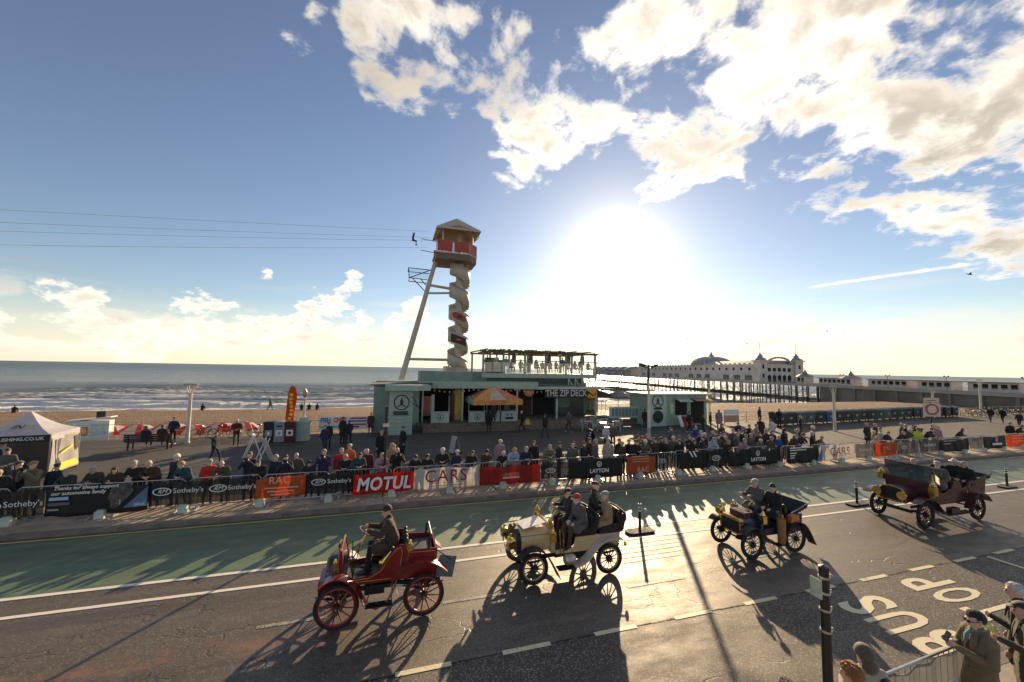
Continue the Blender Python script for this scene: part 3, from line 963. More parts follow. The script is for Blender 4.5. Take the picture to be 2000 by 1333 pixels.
for z, colr in ((9.0, TR), (7.0, INK)):
    t = (z - Z0 - .6) / (Z1 - Z0)
    # lozenge sign on the balustrade where it faces the road
    ang0 = R(-95)
    k0 = round((-(ang0 - R(15)) / (2 * math.pi) / TURNS - t) * TURNS)
    tt = -(ang0 - R(15)) / (2 * math.pi) / TURNS
    while tt < t:
        tt += 1 / TURNS
    sb = MB()
    m_ = 10
    for k in range(m_):
        u0, u1 = k / m_, (k + 1) / m_
        a0, a1 = tt + (u0 - .5) * .05, tt + (u1 - .5) * .05
        h0, h1 = (.42 * math.sqrt(max(0, 1 - (2 * u0 - 1) ** 2)), .42 * math.sqrt(max(0, 1 - (2 * u1 - 1) ** 2))) if colr is TR else (.45, .45)
        sb.add([helix(a0, RO + .06, .66 - h0), helix(a1, RO + .06, .66 - h1), helix(a1, RO + .06, .66 + h1), helix(a0, RO + .06, .66 + h0)], [(0, 1, 2, 3)])
    sg = sb.build('stair_sign', colr, tw)
    a = -(tt) * TURNS * 2 * math.pi + R(15)
    c = helix(tt, RO + .1, .66)
    MB().ell(c, (.30, .03, .16), 12, 6, (0, 0, a + R(90))).build('sign_motif', INK if colr is TR else mat('sign_red', (.5, .05, .04), .5), sg)
# base enclosure under the stair
MB().prism([(-1.6, 2.0), (1.5, 2.0), (1.5, 4.0), (.9, 5.2), (-1.4, 5.4), (-1.6, 4.0)], -1.4, 1.4).build('stair_base', mat('stair_base_paint', (.52, .42, .36), .6), tw)
for x in (-1.55, -.9):
    MB().tube([(x, -1.5, 3.9), (x + .5, -1.5, 6.0)], .06, 6).build('base_strut', TC, tw)
# cables out to the left, with a rider
for k, (z0, y0) in enumerate([(20.3, 43.2), (19.8, 43.8), (19.2, 43.0), (18.6, 43.6)]):
    pts = [(3.2 - 150 * u, y0 - 1.5 * u, z0 - (.8 + .55 * k) * 4 * u * (1 - u) - 8.4 * u) for u in [i / 16 for i in range(17)]]
    tag(MB().tube(pts, .011, 4).build('zip_line_cable', STEEL), ['topmost zip line cable running left from the tower', 'second zip line cable from the top', 'third zip line cable from the top', 'lowest zip line cable running left from the tower'][k], 'cable', 'zip line cables')
# ---------------------------------------------------------------- bar building with roof terrace
bar = thing('bar_building', 'mint green seafront bar with raised deck and roof terrace behind the tower foot', 'building', (0, 0, 0))
MB().box(2.0, 19.6, 32.6, 41, .12, .62).build('deck_base', TIMBER, bar)
for k in range(3):
    MB().box(2.4 + .0 * k, 20.2, 31.3 + .42 * k, 31.70 + .42 * k, .12, .28 + .165 * k).build('step', TIMBER, bar)
plank = MB().box(-.146, .146, 0, 4.2, 0, .025).mesh('plank', TIMBER)
for k in range(58):
    ob('plank', plank, bar, (2.2 + k * .3, 32.6, .622))
# walls
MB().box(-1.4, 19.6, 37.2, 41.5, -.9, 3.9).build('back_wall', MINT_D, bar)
MB().box(-1.4, 2.2, 33.4, 38, -.9, 3.72).build('side_wing', MINT, bar)
MB().prism([(-1.7, 3.72), (3.2, 3.72), (3.2, 3.95), (-1.7, 3.80)], 32.9, 38.2).build('wing_roof', mat('felt_roof', (.11, .115, .11), .9), bar)
fas = MB().box(2.2, 12.8, 33.6, 33.75, 3.45, 4.05).box(2.2, 12.8, 33.75, 38, 3.85, 4.0).build('fascia', MINT, bar)
MB().prism([(10.5, 3.86), (21.0, 3.3), (21.0, 3.42), (10.5, 4.0)], 33.8, 41).build('canopy_roof', mat('felt_grey', (.16, .155, .15), .85), bar)
MB().box(10.5, 19.4, 33.76, 33.84, 3.36, 3.62).build('canopy_edge', MINT_L, bar)
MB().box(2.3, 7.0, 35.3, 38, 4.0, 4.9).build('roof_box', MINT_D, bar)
for x in (2.5, 5.9, 10.9, 14.8, 18.9):
    MB().box(x - .07, x + .07, 33.9, 34.04, .62, 3.45).build('post', MINT_L, bar)
# shop front set back: dark openings, red and yellow panels
for x0, x1, m_ in [(2.4, 5.2, DARK), (6.2, 10.6, DARK), (11.2, 13.4, mat('oxblood_curtain', (.10, .05, .045), .8)), (13.6, 15.9, DARK), (16.0, 19.2, mat('bar_glass', (.10, .105, .10), .25))]:
    MB().box(x0, x1, 37.08, 37.19, .65, 3.3).build('shop_opening', m_, bar)
MB().box(2.55, 3.35, 35.0, 35.1, 1.0, 2.7).build('poster', mat('poster_red', (.62, .17, .13), .6), bar)
MB().box(3.36, 3.6, 34.98, 35.12, .9, 2.85).build('poster_frame', WHITE, bar)
MB().box(5.35, 5.95, 34.6, 35.0, .65, 3.3).build('yellow_pillar', mat('yellow_paint', (.62, .46, .07), .6), bar)
MB().box(5.05, 5.34, 34.6, 35.0, .65, 3.3).build('maroon_pillar', mat('maroon_paint', (.16, .04, .05), .6), bar)
MB().box(16.2, 17.6, 37.0, 37.07, 1.4, 2.6).build('menu_board', MINT_D, bar)
# lettered sign
sgn = MB().box(13.5, 18.4, 33.60, 33.7, 2.62, 3.4).build('name_board', mat('board_black', (.035, .033, .03), .7), bar)
lettering('lettering', 'THE ZIP DECK', .86, mat('sign_letter', (.62, .60, .54), .6), sgn, (15.65, 33.585, 3.01), squeeze=.76, bold=.008)
b = MB().add([(17.75, 33.57, 2.64), (18.75, 33.57, 2.58), (18.85, 33.57, 3.02), (18.6, 33.57, 3.42), (17.7, 33.57, 3.37), (18.0, 33.57, 3.02)], [(0, 1, 2, 3, 4, 5)])
b.build('orange_motif', mat('sign_orange', (.80, .33, .03), .5), sgn)
MB().add([(17.9, 33.56, 3.22), (18.4, 33.56, 2.87), (18.75, 33.56, 3.07), (18.7, 33.56, 2.92), (18.4, 33.56, 2.72), (17.95, 33.56, 3.02)], [(0, 1, 2, 3, 4, 5)]).build('motif_stroke', INK, sgn)
ball = MB().ell((12.1, 34.2, 3.1), (.52, .2, .42), 14, 8).build('orange_head_sign', mat('sign_salmon', (.72, .25, .12), .5), bar)
MB().ell((12.1, 34.15, 3.36), (.5, .2, .16), 12, 6).build('cap_sign', INK, ball)
MB().ell((12.1, 33.98, 3.05), (.22, .03, .07), 10, 5).build('mouth_sign', mat('sign_yellow', (.75, .55, .1), .5), ball)
# bunting strings of small lamps
fl = MB().ell((0, 0, 0), (.07, .07, .09), 6, 4).mesh('festoon_lamp', mat('festoon', (.6, .35, .15), .5))
for k in range(26):
    ob('festoon_lamp', fl, bar, (3 + k * .42, 33.5, 3.36 - .22 * math.sin(math.pi * ((k % 9) / 9))))
# roof terrace
ter = MB().box(8.0, 20.2, 36.0, 42.5, 4.35, 4.78).build('terrace_slab', MINT, bar)
MB().box(8.4, 19.0, 36.6, 42, 3.9, 4.35).build('terrace_beam', mat('deck_dark_board', (.12, .14, .125), .8), bar)  # beam in one even dark grey-green colour
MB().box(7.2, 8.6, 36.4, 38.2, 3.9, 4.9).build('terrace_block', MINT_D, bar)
for k in range(5):
    x = 17.0 + k * .75
    MB().tube([(x, 36.1, 4.35), (x + .5, 36.1, 3.5)], .06, 5).tube([(x, 36.1, 3.45), (x, 36.1, 4.35)], .05, 5).build('truss', MINT_L, bar)
for k in range(14):
    x = 8.15 + k * .92
    MB().box(x - .03, x + .03, 36.05, 36.11, 4.78, 6.0).build('baluster', MINT_D, ter)
MB().box(8.1, 20.2, 36.04, 36.12, 5.98, 6.06).build('top_rail', MINT_D, ter)
for k in range(13):
    MB().box(8.2 + k * .92, 9.02 + k * .92, 36.07, 36.09, 4.9, 5.85).build('glass_pane', gm, ter)
pp = MB().box(-.09, .09, -.09, .09, 4.78, 6.85).mesh('pergola_post', MINT_D)
for x in (8.2, 10.2, 12.4, 14.6, 16.8, 18.6, 20.1):
    for y in (36.3, 41.8):
        ob('pergola_post', pp, ter, (x, y, 0))
PERG = mat('pergola_wood', (.16, .13, .085), .85, var=.3)
for y in (36.25, 41.85):
    MB().box(8.0, 20.3, y - .06, y + .06, 6.72, 6.9).build('pergola_beam', PERG, ter)
for k in range(30):
    x = 8.1 + k * .42
    z = 6.9 + .10 * math.sin(k * 1.7)
    MB().box(x - .05, x + .05, 35.9, 42.2, z, z + .12).build('pergola_slat', PERG, ter)
b = MB()
rnd = random.Random(3)
for k in range(900):
    c = Vector((rnd.uniform(8.3, 16.5), rnd.uniform(35.9, 38.5), 6.98 + rnd.uniform(-.22, .12)))
    v1 = Vector((rnd.uniform(-1, 1), rnd.uniform(-1, 1), rnd.uniform(-1, 1))).normalized() * .12
    v2 = v1.cross(Vector((rnd.uniform(-1, 1), rnd.uniform(-1, 1), 1))).normalized() * .08
    b.add([c - v1, c + v2, c + v1, c - v2], [(0, 1, 2, 3)])
tag(b.build('pergola_foliage', mat('dry_vine', (.16, .14, .05), .8), ter), kind='stuff')
for x, w, h in [(9.1, .9, 1.5), (10.0, .5, 1.3)]:
    MB().box(x - w / 2, x + w / 2, 37, 37.6, 4.78, 4.78 + h).build('bar_cabinet', mat('cabinet_brown', (.11, .085, .07), .7), ter)
for x in (11.6, 13.4, 15.4, 17.6, 19.2):
    MB().lathe([(.24, 5.7), (.22, 6.6), (.05, 6.8)], (x, 37.4, 0), 8).tube([(x, 37.4, 4.78), (x, 37.4, 6.2)], .03, 6).build('folded_heater', PERG, ter)
# lean-to and balustrade to the right of the deck
MB().prism([(19.2, 3.1), (24.2, 2.25), (24.2, 2.37), (19.2, 3.25)], 35.5, 41).build('lean_to_roof', mat('felt_grey', (.16, .155, .15), .85), bar)
pan = MB().box(19.8, 22.9, 32.95, 33.03, .7, 1.75).build('lettered_balustrade', MINT_L, bar)
for k in range(8):
    x = 20.05 + k * .37
    MB().box(x, x + .26, 32.92, 32.95, .9, 1.6).build('panel_motif', MINT_D, pan)
MB().box(19.6, 24.0, 33.05, 41, -.9, .6).build('side_deck', TIMBER, bar)
for k in range(9):
    MB().tube([(19.8 + k * .5, 40.5, .6), (19.8 + k * .5, 40.5, 1.7)], .03, 5).build('side_post', STEEL, bar)
MB().tube([(19.7, 40.5, 1.7), (24, 40.5, 1.7)], .03, 5).tube([(19.7, 40.5, 1.2), (24, 40.5, 1.2)], .02, 5).build('side_rail', STEEL, bar)
MB().box(19.7, 22.8, 40.6, 40.8, -.9, 2.2).build('screen_wall', MINT_D, bar)
GP = cloth_mat('grey_parasol_cloth', (.24, .23, .22), .35)
for k, (x, y, w_) in enumerate([(20.6, 36.6, 'nearest the bar sign'), (22.4, 35.6, 'nearest the right kiosk'), (21.6, 38.6, 'furthest back, beside the bar')]):
    t = thing('terrace_parasol', 'square grey terrace parasol ' + w_, 'parasol', (x, y, .6), R(10 * k), 'grey parasols beside the bar')
    MB().tube([(0, 0, 0), (0, 0, 2.5)], .03, 8).build('pole', TIMBER, t)
    q = 1.25
    for a, c_ in [((-q, -q), (q, -q)), ((q, -q), (q, q)), ((q, q), (-q, q)), ((-q, q), (-q, -q))]:
        MB().add([(a[0], a[1], 1.95), (c_[0], c_[1], 1.95), (0, 0, 2.55), (a[0], a[1], 1.80), (c_[0], c_[1], 1.80)], [(0, 1, 2), (3, 4, 1, 0)]).build('canopy_panel', GP, t)
# ---------------------------------------------------------------- mint kiosks
def boards(parent, x0, x1, y, z0, z1, h, m, name='board'):
    n = round((z1 - z0) / h)
    h = (z1 - z0) / n
    me = MB().add([(x0, y - .035, 0), (x1, y - .035, 0), (x1, y - .008, h - .012), (x0, y - .008, h - .012), (x0, y + .02, 0), (x1, y + .02, 0), (x1, y + .02, h - .012), (x0, y + .02, h - .012)],
                  [(0, 1, 2, 3), (0, 4, 5, 1), (3, 2, 6, 7), (0, 3, 7, 4), (1, 5, 6, 2), (4, 7, 6, 5)]).mesh(name, m)
    for k in range(n):
        ob(name, me, parent, (0, 0, z0 + k * h))


k1 = thing('kiosk', 'mint boarded kiosk with a ring emblem at the left end of the bar', 'kiosk', (0, 0, 0), group='mint kiosks')
MB().box(-.16, 1.52, 30.7, 33.3, .12, 3.7).build('wall', MINT, k1)
boards(k1, -.18, 1.54, 30.68, .14, 3.68, .30, MINT)
MB().box(-.5, 2.8, 30.2, 33.4, 3.7, 3.84).build('roof', MINT_D, k1)
MB().box(-.5, 2.8, 30.14, 30.2, 3.45, 3.86).build('fascia', MINT, k1)
emblem(k1, (.72, 30.62, 2.55), .58)
MB().box(.15, 1.2, 30.56, 30.64, 1.62, 1.9).build('planter', mat('planter_green', (.05, .075, .05), .8), k1)
MB().tube([(1.5, 30.6, 3.0), (2.0, 30.0, 2.1), (2.05, 30.0, 1.9)], .035, 6).tube([(1.5, 30.6, 2.5), (2.0, 30.0, 2.2)], .03, 6).build('bracket_lamp', BLACK, k1)
MB().box(-1.3, -.2, 32.2, 33.2, .12, 3.6).build('side_wall', MINT_D, k1)
k2 = thing('kiosk', 'pale mint kiosk with two serving hatches and two round signs right of the bar', 'kiosk', (0, 0, 0), group='mint kiosks')
MB().box(22.9, 29.6, 31.3, 34.3, .12, 3.0).build('wall', MINT, k2)
MB().box(22.75, 24.7, 31.05, 31.28, .12, 3.12).build('front_panel', MINT_L, k2)
emblem(k2, (23.75, 31.02, 2.42), .62)
rs = emblem(k2, (23.75, 31.02, 1.0), .58, True)
MB().box(23.4, 24.1, 31.0, 31.015, .94, 1.06).build('sign_band', WHITE, rs)
MB().box(23.3, 24.2, 31.01, 31.04, 1.66, 1.82).build('sign_strip', INK, k2)
MB().box(22.6, 29.9, 30.9, 34.5, 3.0, 3.14).build('roof', MINT_L, k2)
for x0, x1 in ((25.9, 27.2), (27.7, 29.2)):
    MB().box(x0, x1, 31.22, 31.29, 1.1 if x0 < 27 else .3, 2.55).build('serving_hatch', DARK, k2)
MB().obox((26.55, 30.85, 2.55), (1.5, .9, .05), (R(18), 0, 0)).build('hatch_flap', MINT_L, k2)
MB().obox((28.6, 30.75, 2.58), (2.1, .9, .05), (R(12), 0, 0)).build('hatch_flap', mat('flap_pink', (.5, .27, .22), .6), k2)
MB().box(25.2, 25.6, 31.2, 31.27, 1.2, 2.2).build('menu_strip', mat('pale_lime', (.5, .62, .36), .6), k2)
MB().box(26.4, 27.3, 30.6, 31.1, .12, .95).build('red_cabinet', mat('cabinet_red', (.5, .07, .06), .5), k2)
MB().obox((25.85, 30.5, .62), (.35, .06, 1.05), (R(-14), R(-10), 0)).build('leaning_sign', WHITE, k2)
# ---------------------------------------------------------------- counters and parasol on the deck
def counter(x0, x1, y, label, kind):
    t = thing('bar_counter', label, 'counter', ((x0 + x1) / 2, y, .645), group='white counters on the bar deck')
    w = (x1 - x0) / 2
    MB().box(-w, w, -.25, .25, 0, .84).build('front', mat('counter_pale', (.50, .56, .50), .55), t)
    MB().box(-w - .06, w + .06, -.32, .3, .84, .9).build('top', MINT_L, t)
    if kind == 0:
        emblem(t, (0, -.26, .42), .28)
    else:
        for q in (-.25, .12):
            MB().box(q, q + .16, -.275, -.255, .5, .64).build('motif', INK, t)
        MB().box(-.34, .36, -.275, -.255, .18, .38).build('motif', INK, t)
    for sx in (-1, 1):
        MB().tube([(sx * w, .1, .9), (sx * w, .1, 2.2)], .03, 6).build('post', MINT_L, t)


counter(3.15, 4.65, 33.2, 'pale counter with ring emblem left of the orange parasol', 0)
counter(6.35, 7.7, 33.2, 'pale counter with ring emblem directly under the orange parasol', 0)
counter(7.95, 9.0, 33.2, 'pale counter with ring emblem hidden behind the dark figure on the steps', 0)
counter(9.15, 10.6, 33.2, 'pale counter with blocky face motif under the right of the parasol', 1)
ps = thing('parasol', 'large square orange printed parasol over the bar counters', 'parasol', (8.55, 33.9, .645))
MB().tube([(0, 0, 0), (0, 0, 3.0)], .035, 8).build('pole', TIMBER, ps)
OR = [mat('parasol_%d' % i, c_, .65, var=.25, scale=4) for i, c_ in enumerate([(.66, .30, .08), (.55, .42, .30), (.62, .20, .09), (.45, .50, .46)])]
q = 2.15
cn = [(-q, -q, 1.95), (q, -q, 1.95), (q, q, 1.95), (-q, q, 1.95)]
for i in range(4):
    a, c_ = Vector(cn[i]), Vector(cn[(i + 1) % 4])
    ap = Vector((0, 0, 3.1))
    k = 3
    for j in range(k):
        p0, p1 = a.lerp(c_, j / k), a.lerp(c_, (j + 1) / k)
        dn = Vector((0, 0, -.015))
        MB().add([p0, p1, ap, p0 + dn, p1 + dn, ap + dn], [(0, 1, 2), (5, 4, 3)]).build('canopy_panel', OR[(i + j) % 3], ps)
        v0, v1 = p0 + Vector((0, 0, -.42)), p1 + Vector((0, 0, -.42))
        MB().add([p0, p1, v1, v0], [(0, 1, 2, 3)]).build('valance', OR[(i + j * 2) % 4], ps)
# a cluster of cafe tables and chairs on the right of the deck front
CH = mat('bright_metal_furniture', (.62, .62, .60), .3, .6)
def cafe_chair():
    t = thing('cafe_chair', 'x', 'chair', group='metal chairs outside the bar')
    MB().lathe([(.2, .44), (.21, .46), (.0, .47)], n=10).build('seat', CH, t)
    MB().tube([(-.19, .16, .45), (-.17, .2, .85), (0, .22, .9), (.17, .2, .85), (.19, .16, .45)], .018, 6).tube([(-.1, .19, .5), (-.08, .21, .87)], .012, 5).tube([(.1, .19, .5), (.08, .21, .87)], .012, 5).build('backrest', CH, t)
    for sx in (-1, 1):
        for sy in (-1, 1):
            MB().tube([(sx * .15, sy * .14, .45), (sx * .21, sy * .2, 0)], .014, 5).build('leg', CH, t)
    return t
def cafe_table():
    t = thing('cafe_table', 'x', 'table', group='round metal tables outside the bar')
    MB().lathe([(.36, .72), (.38, .74), (.37, .76), (.0, .765)], n=16).build('top', CH, t)
    MB().tube([(0, 0, .03), (0, 0, .72)], .03, 8).build('stem', CH, t)
    MB().lathe([(.24, 0), (.22, .03), (.05, .05), (.0, .06)], n=12).build('base', BLACK, t)
    return t
ct, cc = family(cafe_table()), family(cafe_chair())
tabs = [(16.0, 30.2, 'nearest the lettered sign'), (17.4, 30.7, 'in front of the orange sign motif'), (18.6, 29.9, 'at the right of the cluster'), (16.9, 29.3, 'nearest the road')]
first = True
for i, (x, y, w_) in enumerate(tabs):
    lab = 'round metal cafe table ' + w_
    if i == 0:
        ct[0][0].location = (x, y, .12)
        ct[0][0]['label'] = lab
    else:
        clone(ct, (x, y, .12), 0, lab)
    for j, (side, an) in enumerate([('left', 200), ('right', -20), ('seaward', 85)]):
        a = R(an + 25 * i)
        lab = 'metal chair %s of table %s' % (side, w_)
        L_ = (x + .62 * math.cos(a), y + .62 * math.sin(a), .12)
        if first:
            cc[0][0].location = L_
            cc[0][0].rotation_euler = (0, 0, a - R(90))
            cc[0][0]['label'] = lab
            first = False
        else:
            clone(cc, L_, a - R(90), lab)
# ---------------------------------------------------------------- crowd barriers along the kerb
FY = 16.5
MESHK = cloth_mat('black_mesh_scrim', (.03, .03, .033), .2, .68)
MESHG = cloth_mat('grey_mesh_scrim', (.16, .155, .15), .3, .7)
BANK = cloth_mat('black_banner_cloth', (.022, .021, .021), .12)
BANR = cloth_mat('red_banner_cloth', (.56, .035, .03), .45)
BAND = cloth_mat('crimson_banner_cloth', (.42, .045, .035), .45)
BANO = cloth_mat('orange_banner_cloth', (.66, .16, .05), .5)
BANW = cloth_mat('white_banner_cloth', (.72, .68, .63), .5)
BANB = cloth_mat('blue_banner_cloth', (.16, .30, .48), .4)
PRINTW = mat('white_print', (.78, .76, .72), .6, var=.05)
PRINTG = mat('grey_print', (.35, .34, .33), .6, var=.05)
PRINTR = mat('dark_red_print', (.30, .03, .03), .6, var=.05)
PRINTO = mat('pale_orange_print', (.80, .42, .26), .6, var=.05)
PRINTB = mat('pale_blue_print', (.30, .50, .70), .6, var=.05)
fb = MB().tube([(-1.08, 0, .2), (-1.08, 0, .98), (-.98, 0, 1.08), (.98, 0, 1.08), (1.08, 0, .98), (1.08, 0, .2), (.98, 0, .16), (-.98, 0, .16)], .021, 6, closed=True).mesh('frame', STEEL, True)
bars_me = MB()
for k in range(15):
    bars_me.tube([(-.95 + k * .1357, 0, .17), (-.95 + k * .1357, 0, 1.07)], .008, 4)
bars_me = bars_me.mesh('bars', STEEL)
foot_me = MB().box(-.03, .03, -.32, .32, 0, .035).tube([(0, 0, .03), (0, 0, .22)], .022, 6).mesh('foot', STEEL)
block_me = MB().prism([(-.13, 0), (.13, 0), (.12, .24), (-.12, .24)], -.12, .12).box(-.09, .09, -.09, .09, .24, .27).mesh('weight_block', MINT_L)
ORD = ['first', 'second', 'third', 'fourth', 'fifth', 'sixth', 'seventh', 'eighth', 'ninth', 'tenth', 'eleventh', 'twelfth', 'thirteenth', 'fourteenth', 'fifteenth', 'sixteenth', 'seventeenth', 'eighteenth', 'nineteenth', 'twentieth',
       'twenty-first', 'twenty-second', 'twenty-third', 'twenty-fourth', 'twenty-fifth', 'twenty-sixth', 'twenty-seventh']
bx = -12.35
nb = 0
while bx < 46.5:
    y = FY + random.uniform(-.03, .05) + (.25 if 13 < bx < 21 else 0)
    t = thing('crowd_barrier', '%s grey steel crowd barrier from the left along the far kerb' % ORD[nb], 'barrier', (bx, y, .12), R(random.uniform(-.9, .9)), 'steel crowd barriers along the far kerb')
    ob('frame', fb, t)
    tag(ob('bars', bars_me, t), kind='stuff')
    ob('foot', foot_me, t, (-.85, 0, 0))
    ob('foot', foot_me, t, (.85, 0, 0))
    ob('weight_block', block_me, t, (1.13, -.12, 0), (0, 0, R(random.uniform(-8, 8))))
    bx += 2.27
    nb += 1


def banner(x0, x1, z0, z1, m, label, sag=.03, slant=0.0, yoff=0.0, rip=1.0):
    """cloth tied along the barriers; origin at its lower left corner, facing the road"""
    z0 += .10
    y = FY - .075 + yoff + (.22 if 13 < (x0 + x1) / 2 < 21 else 0)
    t = MB()
    L = x1 - x0
    nu, nv = max(6, int(L * 9)), 7
    ph = x0 * 1.7
    f = lambda u, v: (u * L, rip * (.020 * math.sin(u * L * 4.3 + ph) + .012 * math.sin(u * L * 9.1 + v * 3)) * (1 - .6 * v) - .012,
                      v * (z1 - z0) + slant * u - (1 - v) * .25 * sag * math.sin(u * math.pi) - v * sag * (1 - abs(math.cos(u * L * 1.4 + ph))) + .012 * math.sin(u * L * 5 + ph))
    t.grid(f, nu, nv)
    o = t.build('banner', m, smooth='all', loc=(x0, y, .12 + z0))
    tag(o, label, 'banner', 'banners tied along the barriers')
    zshift = .10
    sd = o.modifiers.new('thickness', 'SOLIDIFY')
    sd.thickness = .004
    return o, L, z1 - z0


def oval(parent, x, z, w, h, m=PRINTW):
    b = MB()
    n = 22
    for k in range(n):
        a0, a1 = 2 * math.pi * k / n, 2 * math.pi * (k + 1) / n
        b.add([(x + .86 * w * math.cos(a0), -.055, z + .8 * h * math.sin(a0)), (x + w * math.cos(a0), -.055, z + h * math.sin(a0)), (x + w * math.cos(a1), -.055, z + h * math.sin(a1)), (x + .86 * w * math.cos(a1), -.055, z + .8 * h * math.sin(a1))], [(0, 1, 2, 3)])
    b.build('oval_emblem', m, parent)
    lettering('emblem_letters', 'RM', h * 1.5, m, parent, (x, -.056, z), slant=.4, extrude=0)


def disc_emblem(parent, x, z, r, m=PRINTW):
    b = MB()
    n = 18
    for k in range(n):
        a0, a1 = 2 * math.pi * k / n, 2 * math.pi * (k + 1) / n
        b.add([(x + .72 * r * math.cos(a0), -.055, z + .72 * r * math.sin(a0)), (x + r * math.cos(a0), -.055, z + r * math.sin(a0)), (x + r * math.cos(a1), -.055, z + r * math.sin(a1)), (x + .72 * r * math.cos(a1), -.055, z + .72 * r * math.sin(a1))], [(0, 1, 2, 3)])
    b.box(x - .55 * r, x + .55 * r, -.056, -.05, z - .12 * r, z + .12 * r).box(x - .14 * r, x + .14 * r, -.056, -.05, z - .55 * r, z + .1 * r)
    b.build('round_emblem', m, parent)


def serif_word(parent, word, x, z, h, m):
    """old-style capitals: sans letters given thin bracketed serifs"""
    lettering('lettering', word, h * 1.38, m, parent, (x, -.056, z), extrude=0, squeeze=.98, space=1.1)
    w = h * .25
    b = MB()
    bb = parent.children[-1].data
    xs = sorted(v.co.x for v in bb.vertices)
    for fx in (-.31, -.17, -.04, .09, .14, .28):
        L = xs[-1] - xs[0]
        b.box(x + fx * L - w * .5, x + fx * L + w * .5, -.058, -.052, z - h * .5 - .012, z - h * .5 + .012)
    b.build('serifs', m, parent)


# left to right as they hang
o, L, H = banner(-12.6, -10.42, .12, 1.03, MESHK, 'black mesh banner with pale serif lettering at the far left')
oval(o, .95, .42, .26, .13)
lettering('lettering', "Sotheby's", .25, PRINTW, o, (1.72, -.056, .45), extrude=0)
o, L, H = banner(-10.4, -7.72, .05, 1.08, BANK, 'wide black banner with slanted white thank you lettering and a grey face', .10, rip=1.6)
lettering('lettering', 'Thanks for always support', .155, PRINTW, o, (1.05, -.075, .93), extrude=0, slant=.25, bold=.003)
lettering('lettering', 'our automotive family', .155, PRINTW, o, (.86, -.075, .77), extrude=0, slant=.25, bold=.003)
MB().box(.14, .62, -.075, -.07, .56, .66).build('print_strip', PRINTB, o)
MB().box(.12, .66, -.075, -.07, .40, .49).build('print_strip', mat('dim_print', (.13, .125, .12), .6), o)
MB().box(.12, .40, -.075, -.07, .25, .30).build('print_strip', PRINTG, o)
face = [(1.62, .55), (1.66, .70), (1.72, .92), (1.9, 1.0), (2.2, .98), (2.3, .75), (2.15, .5), (2.0, .36), (1.9, .22), (1.78, .18), (1.70, .26), (1.72, .40), (1.66, .46)]
MB().add([(x, -.07, z) for x, z in face], [tuple(range(len(face)))]).build('portrait_print', mat('portrait_grey', (.085, .075, .07), .6, var=.6, scale=5), o)
MB().box(1.93, 1.97, -.078, -.073, .30, .48).build('portrait_print', PRINTG, o)
b = MB().add([(0, 0, 0), (.62, -.02, .02), (.62, -.02, .66), (0, -.003, .02), (.62, .006, .02), (.62, .006, .66)], [(0, 1, 2), (5, 4, 3)])
o = tag(b.build('banner', BANB, loc=(-8.33, FY - .16, .42)), 'pale blue triangular corner of a banner beside the wide black one', 'banner')
lettering('lettering', 'label', .16, PRINTW, o, (.42, -.03, .10), extrude=0)
o, L, H = banner(-7.68, -4.6, .16, 1.04, MESHK, 'black mesh banner with two oval emblems in front of the red jacket')
for k in range(2):
    oval(o, .35 + k * 1.62, .52, .27, .13)
    lettering('lettering', "Sotheby's", .23, PRINTW, o, (1.10 + k * 1.60, -.056, .52), extrude=0)
o, L, H = banner(-4.58, -2.95, .15, .98, BANO, 'dusty orange banner with pale letters left of the bright red one', .05, slant=.06)
lettering('lettering', 'RAC', .36, PRINTO, o, (.78, -.07, .68), extrude=0, bold=.004)
for k in range(3):
    MB().box(.3 + .1 * k, 1.4 - .12 * k, -.07, -.066, .40 - .12 * k, .44 - .12 * k).build('print_strip', PRINTO, o)
o, L, H = banner(-2.93, -1.32, .2, 1.02, MESHK, 'black mesh banner between the dusty orange and the bright red banners')
oval(o, .42, .48, .25, .12)
lettering('lettering', "Sotheby's", .22, PRINTW, o, (1.14, -.056, .48), extrude=0)
o, L, H = banner(-1.3, .95, .06, .92, BANR, 'bright red banner with huge bold white letters', .04, slant=.03)
lettering('lettering', 'MOTUL', .66, PRINTW, o, (L / 2, -.07, H / 2 + .02), extrude=0, bold=.022, slant=.16, squeeze=.86, space=1.06)
o, L, H = banner(.97, 3.64, .06, 1.0, BANW, 'white banner with large dark red serif capitals right of the bright red one', .05)
serif_word(o, 'CARS', L / 2 - .05, .54, .5, PRINTR)
MB().box(.6, 2.05, -.066, -.06, .17, .20).build('print_strip', mat('rose_print', (.5, .28, .26), .6), o)
o, L, H = banner(3.66, 6.38, .06, .92, BAND, 'plain crimson banner with a small pale text block', .04)
lettering('lettering', 'LONDON', .17, PRINTO, o, (L * .5, -.066, .45), extrude=0)
MB().box(1.0, 1.75, -.066, -.062, .28, .36).build('print_strip', PRINTO, o)
o, L, H = banner(6.42, 7.75, .16, .95, MESHK, 'narrow black mesh banner right of the crimson one')
oval(o, .45, .4, .24, .11)
o, L, H = banner(7.77, 10.55, .05, 1.0, BANK, 'tall black banner with white round mark above bold letters, right of crimson', .03)
disc_emblem(o, L * .55, .66, .13)
lettering('lettering', 'LAYTON', .25, PRINTW, o, (L * .55, -.066, .36), extrude=0, bold=.008)
o, L, H = banner(10.8, 12.35, .08, 1.0, BANO, 'dusty orange banner beneath the tall middle lamp post', .04)
lettering('lettering', 'RAC', .34, PRINTO, o, (.85, -.07, .24), extrude=0, bold=.004)
for k in range(3):
    MB().box(.25, 1.2, -.07, -.066, .86 - .12 * k, .89 - .12 * k).build('print_strip', PRINTO, o)
o, L, H = banner(12.4, 13.9, .2, .98, MESHK, 'black mesh banner right of the middle lamp post')
oval(o, .5, .42, .24, .11)
o, L, H = banner(13.95, 15.6, .1, 1.02, BANK, 'black banner with two white slashes')
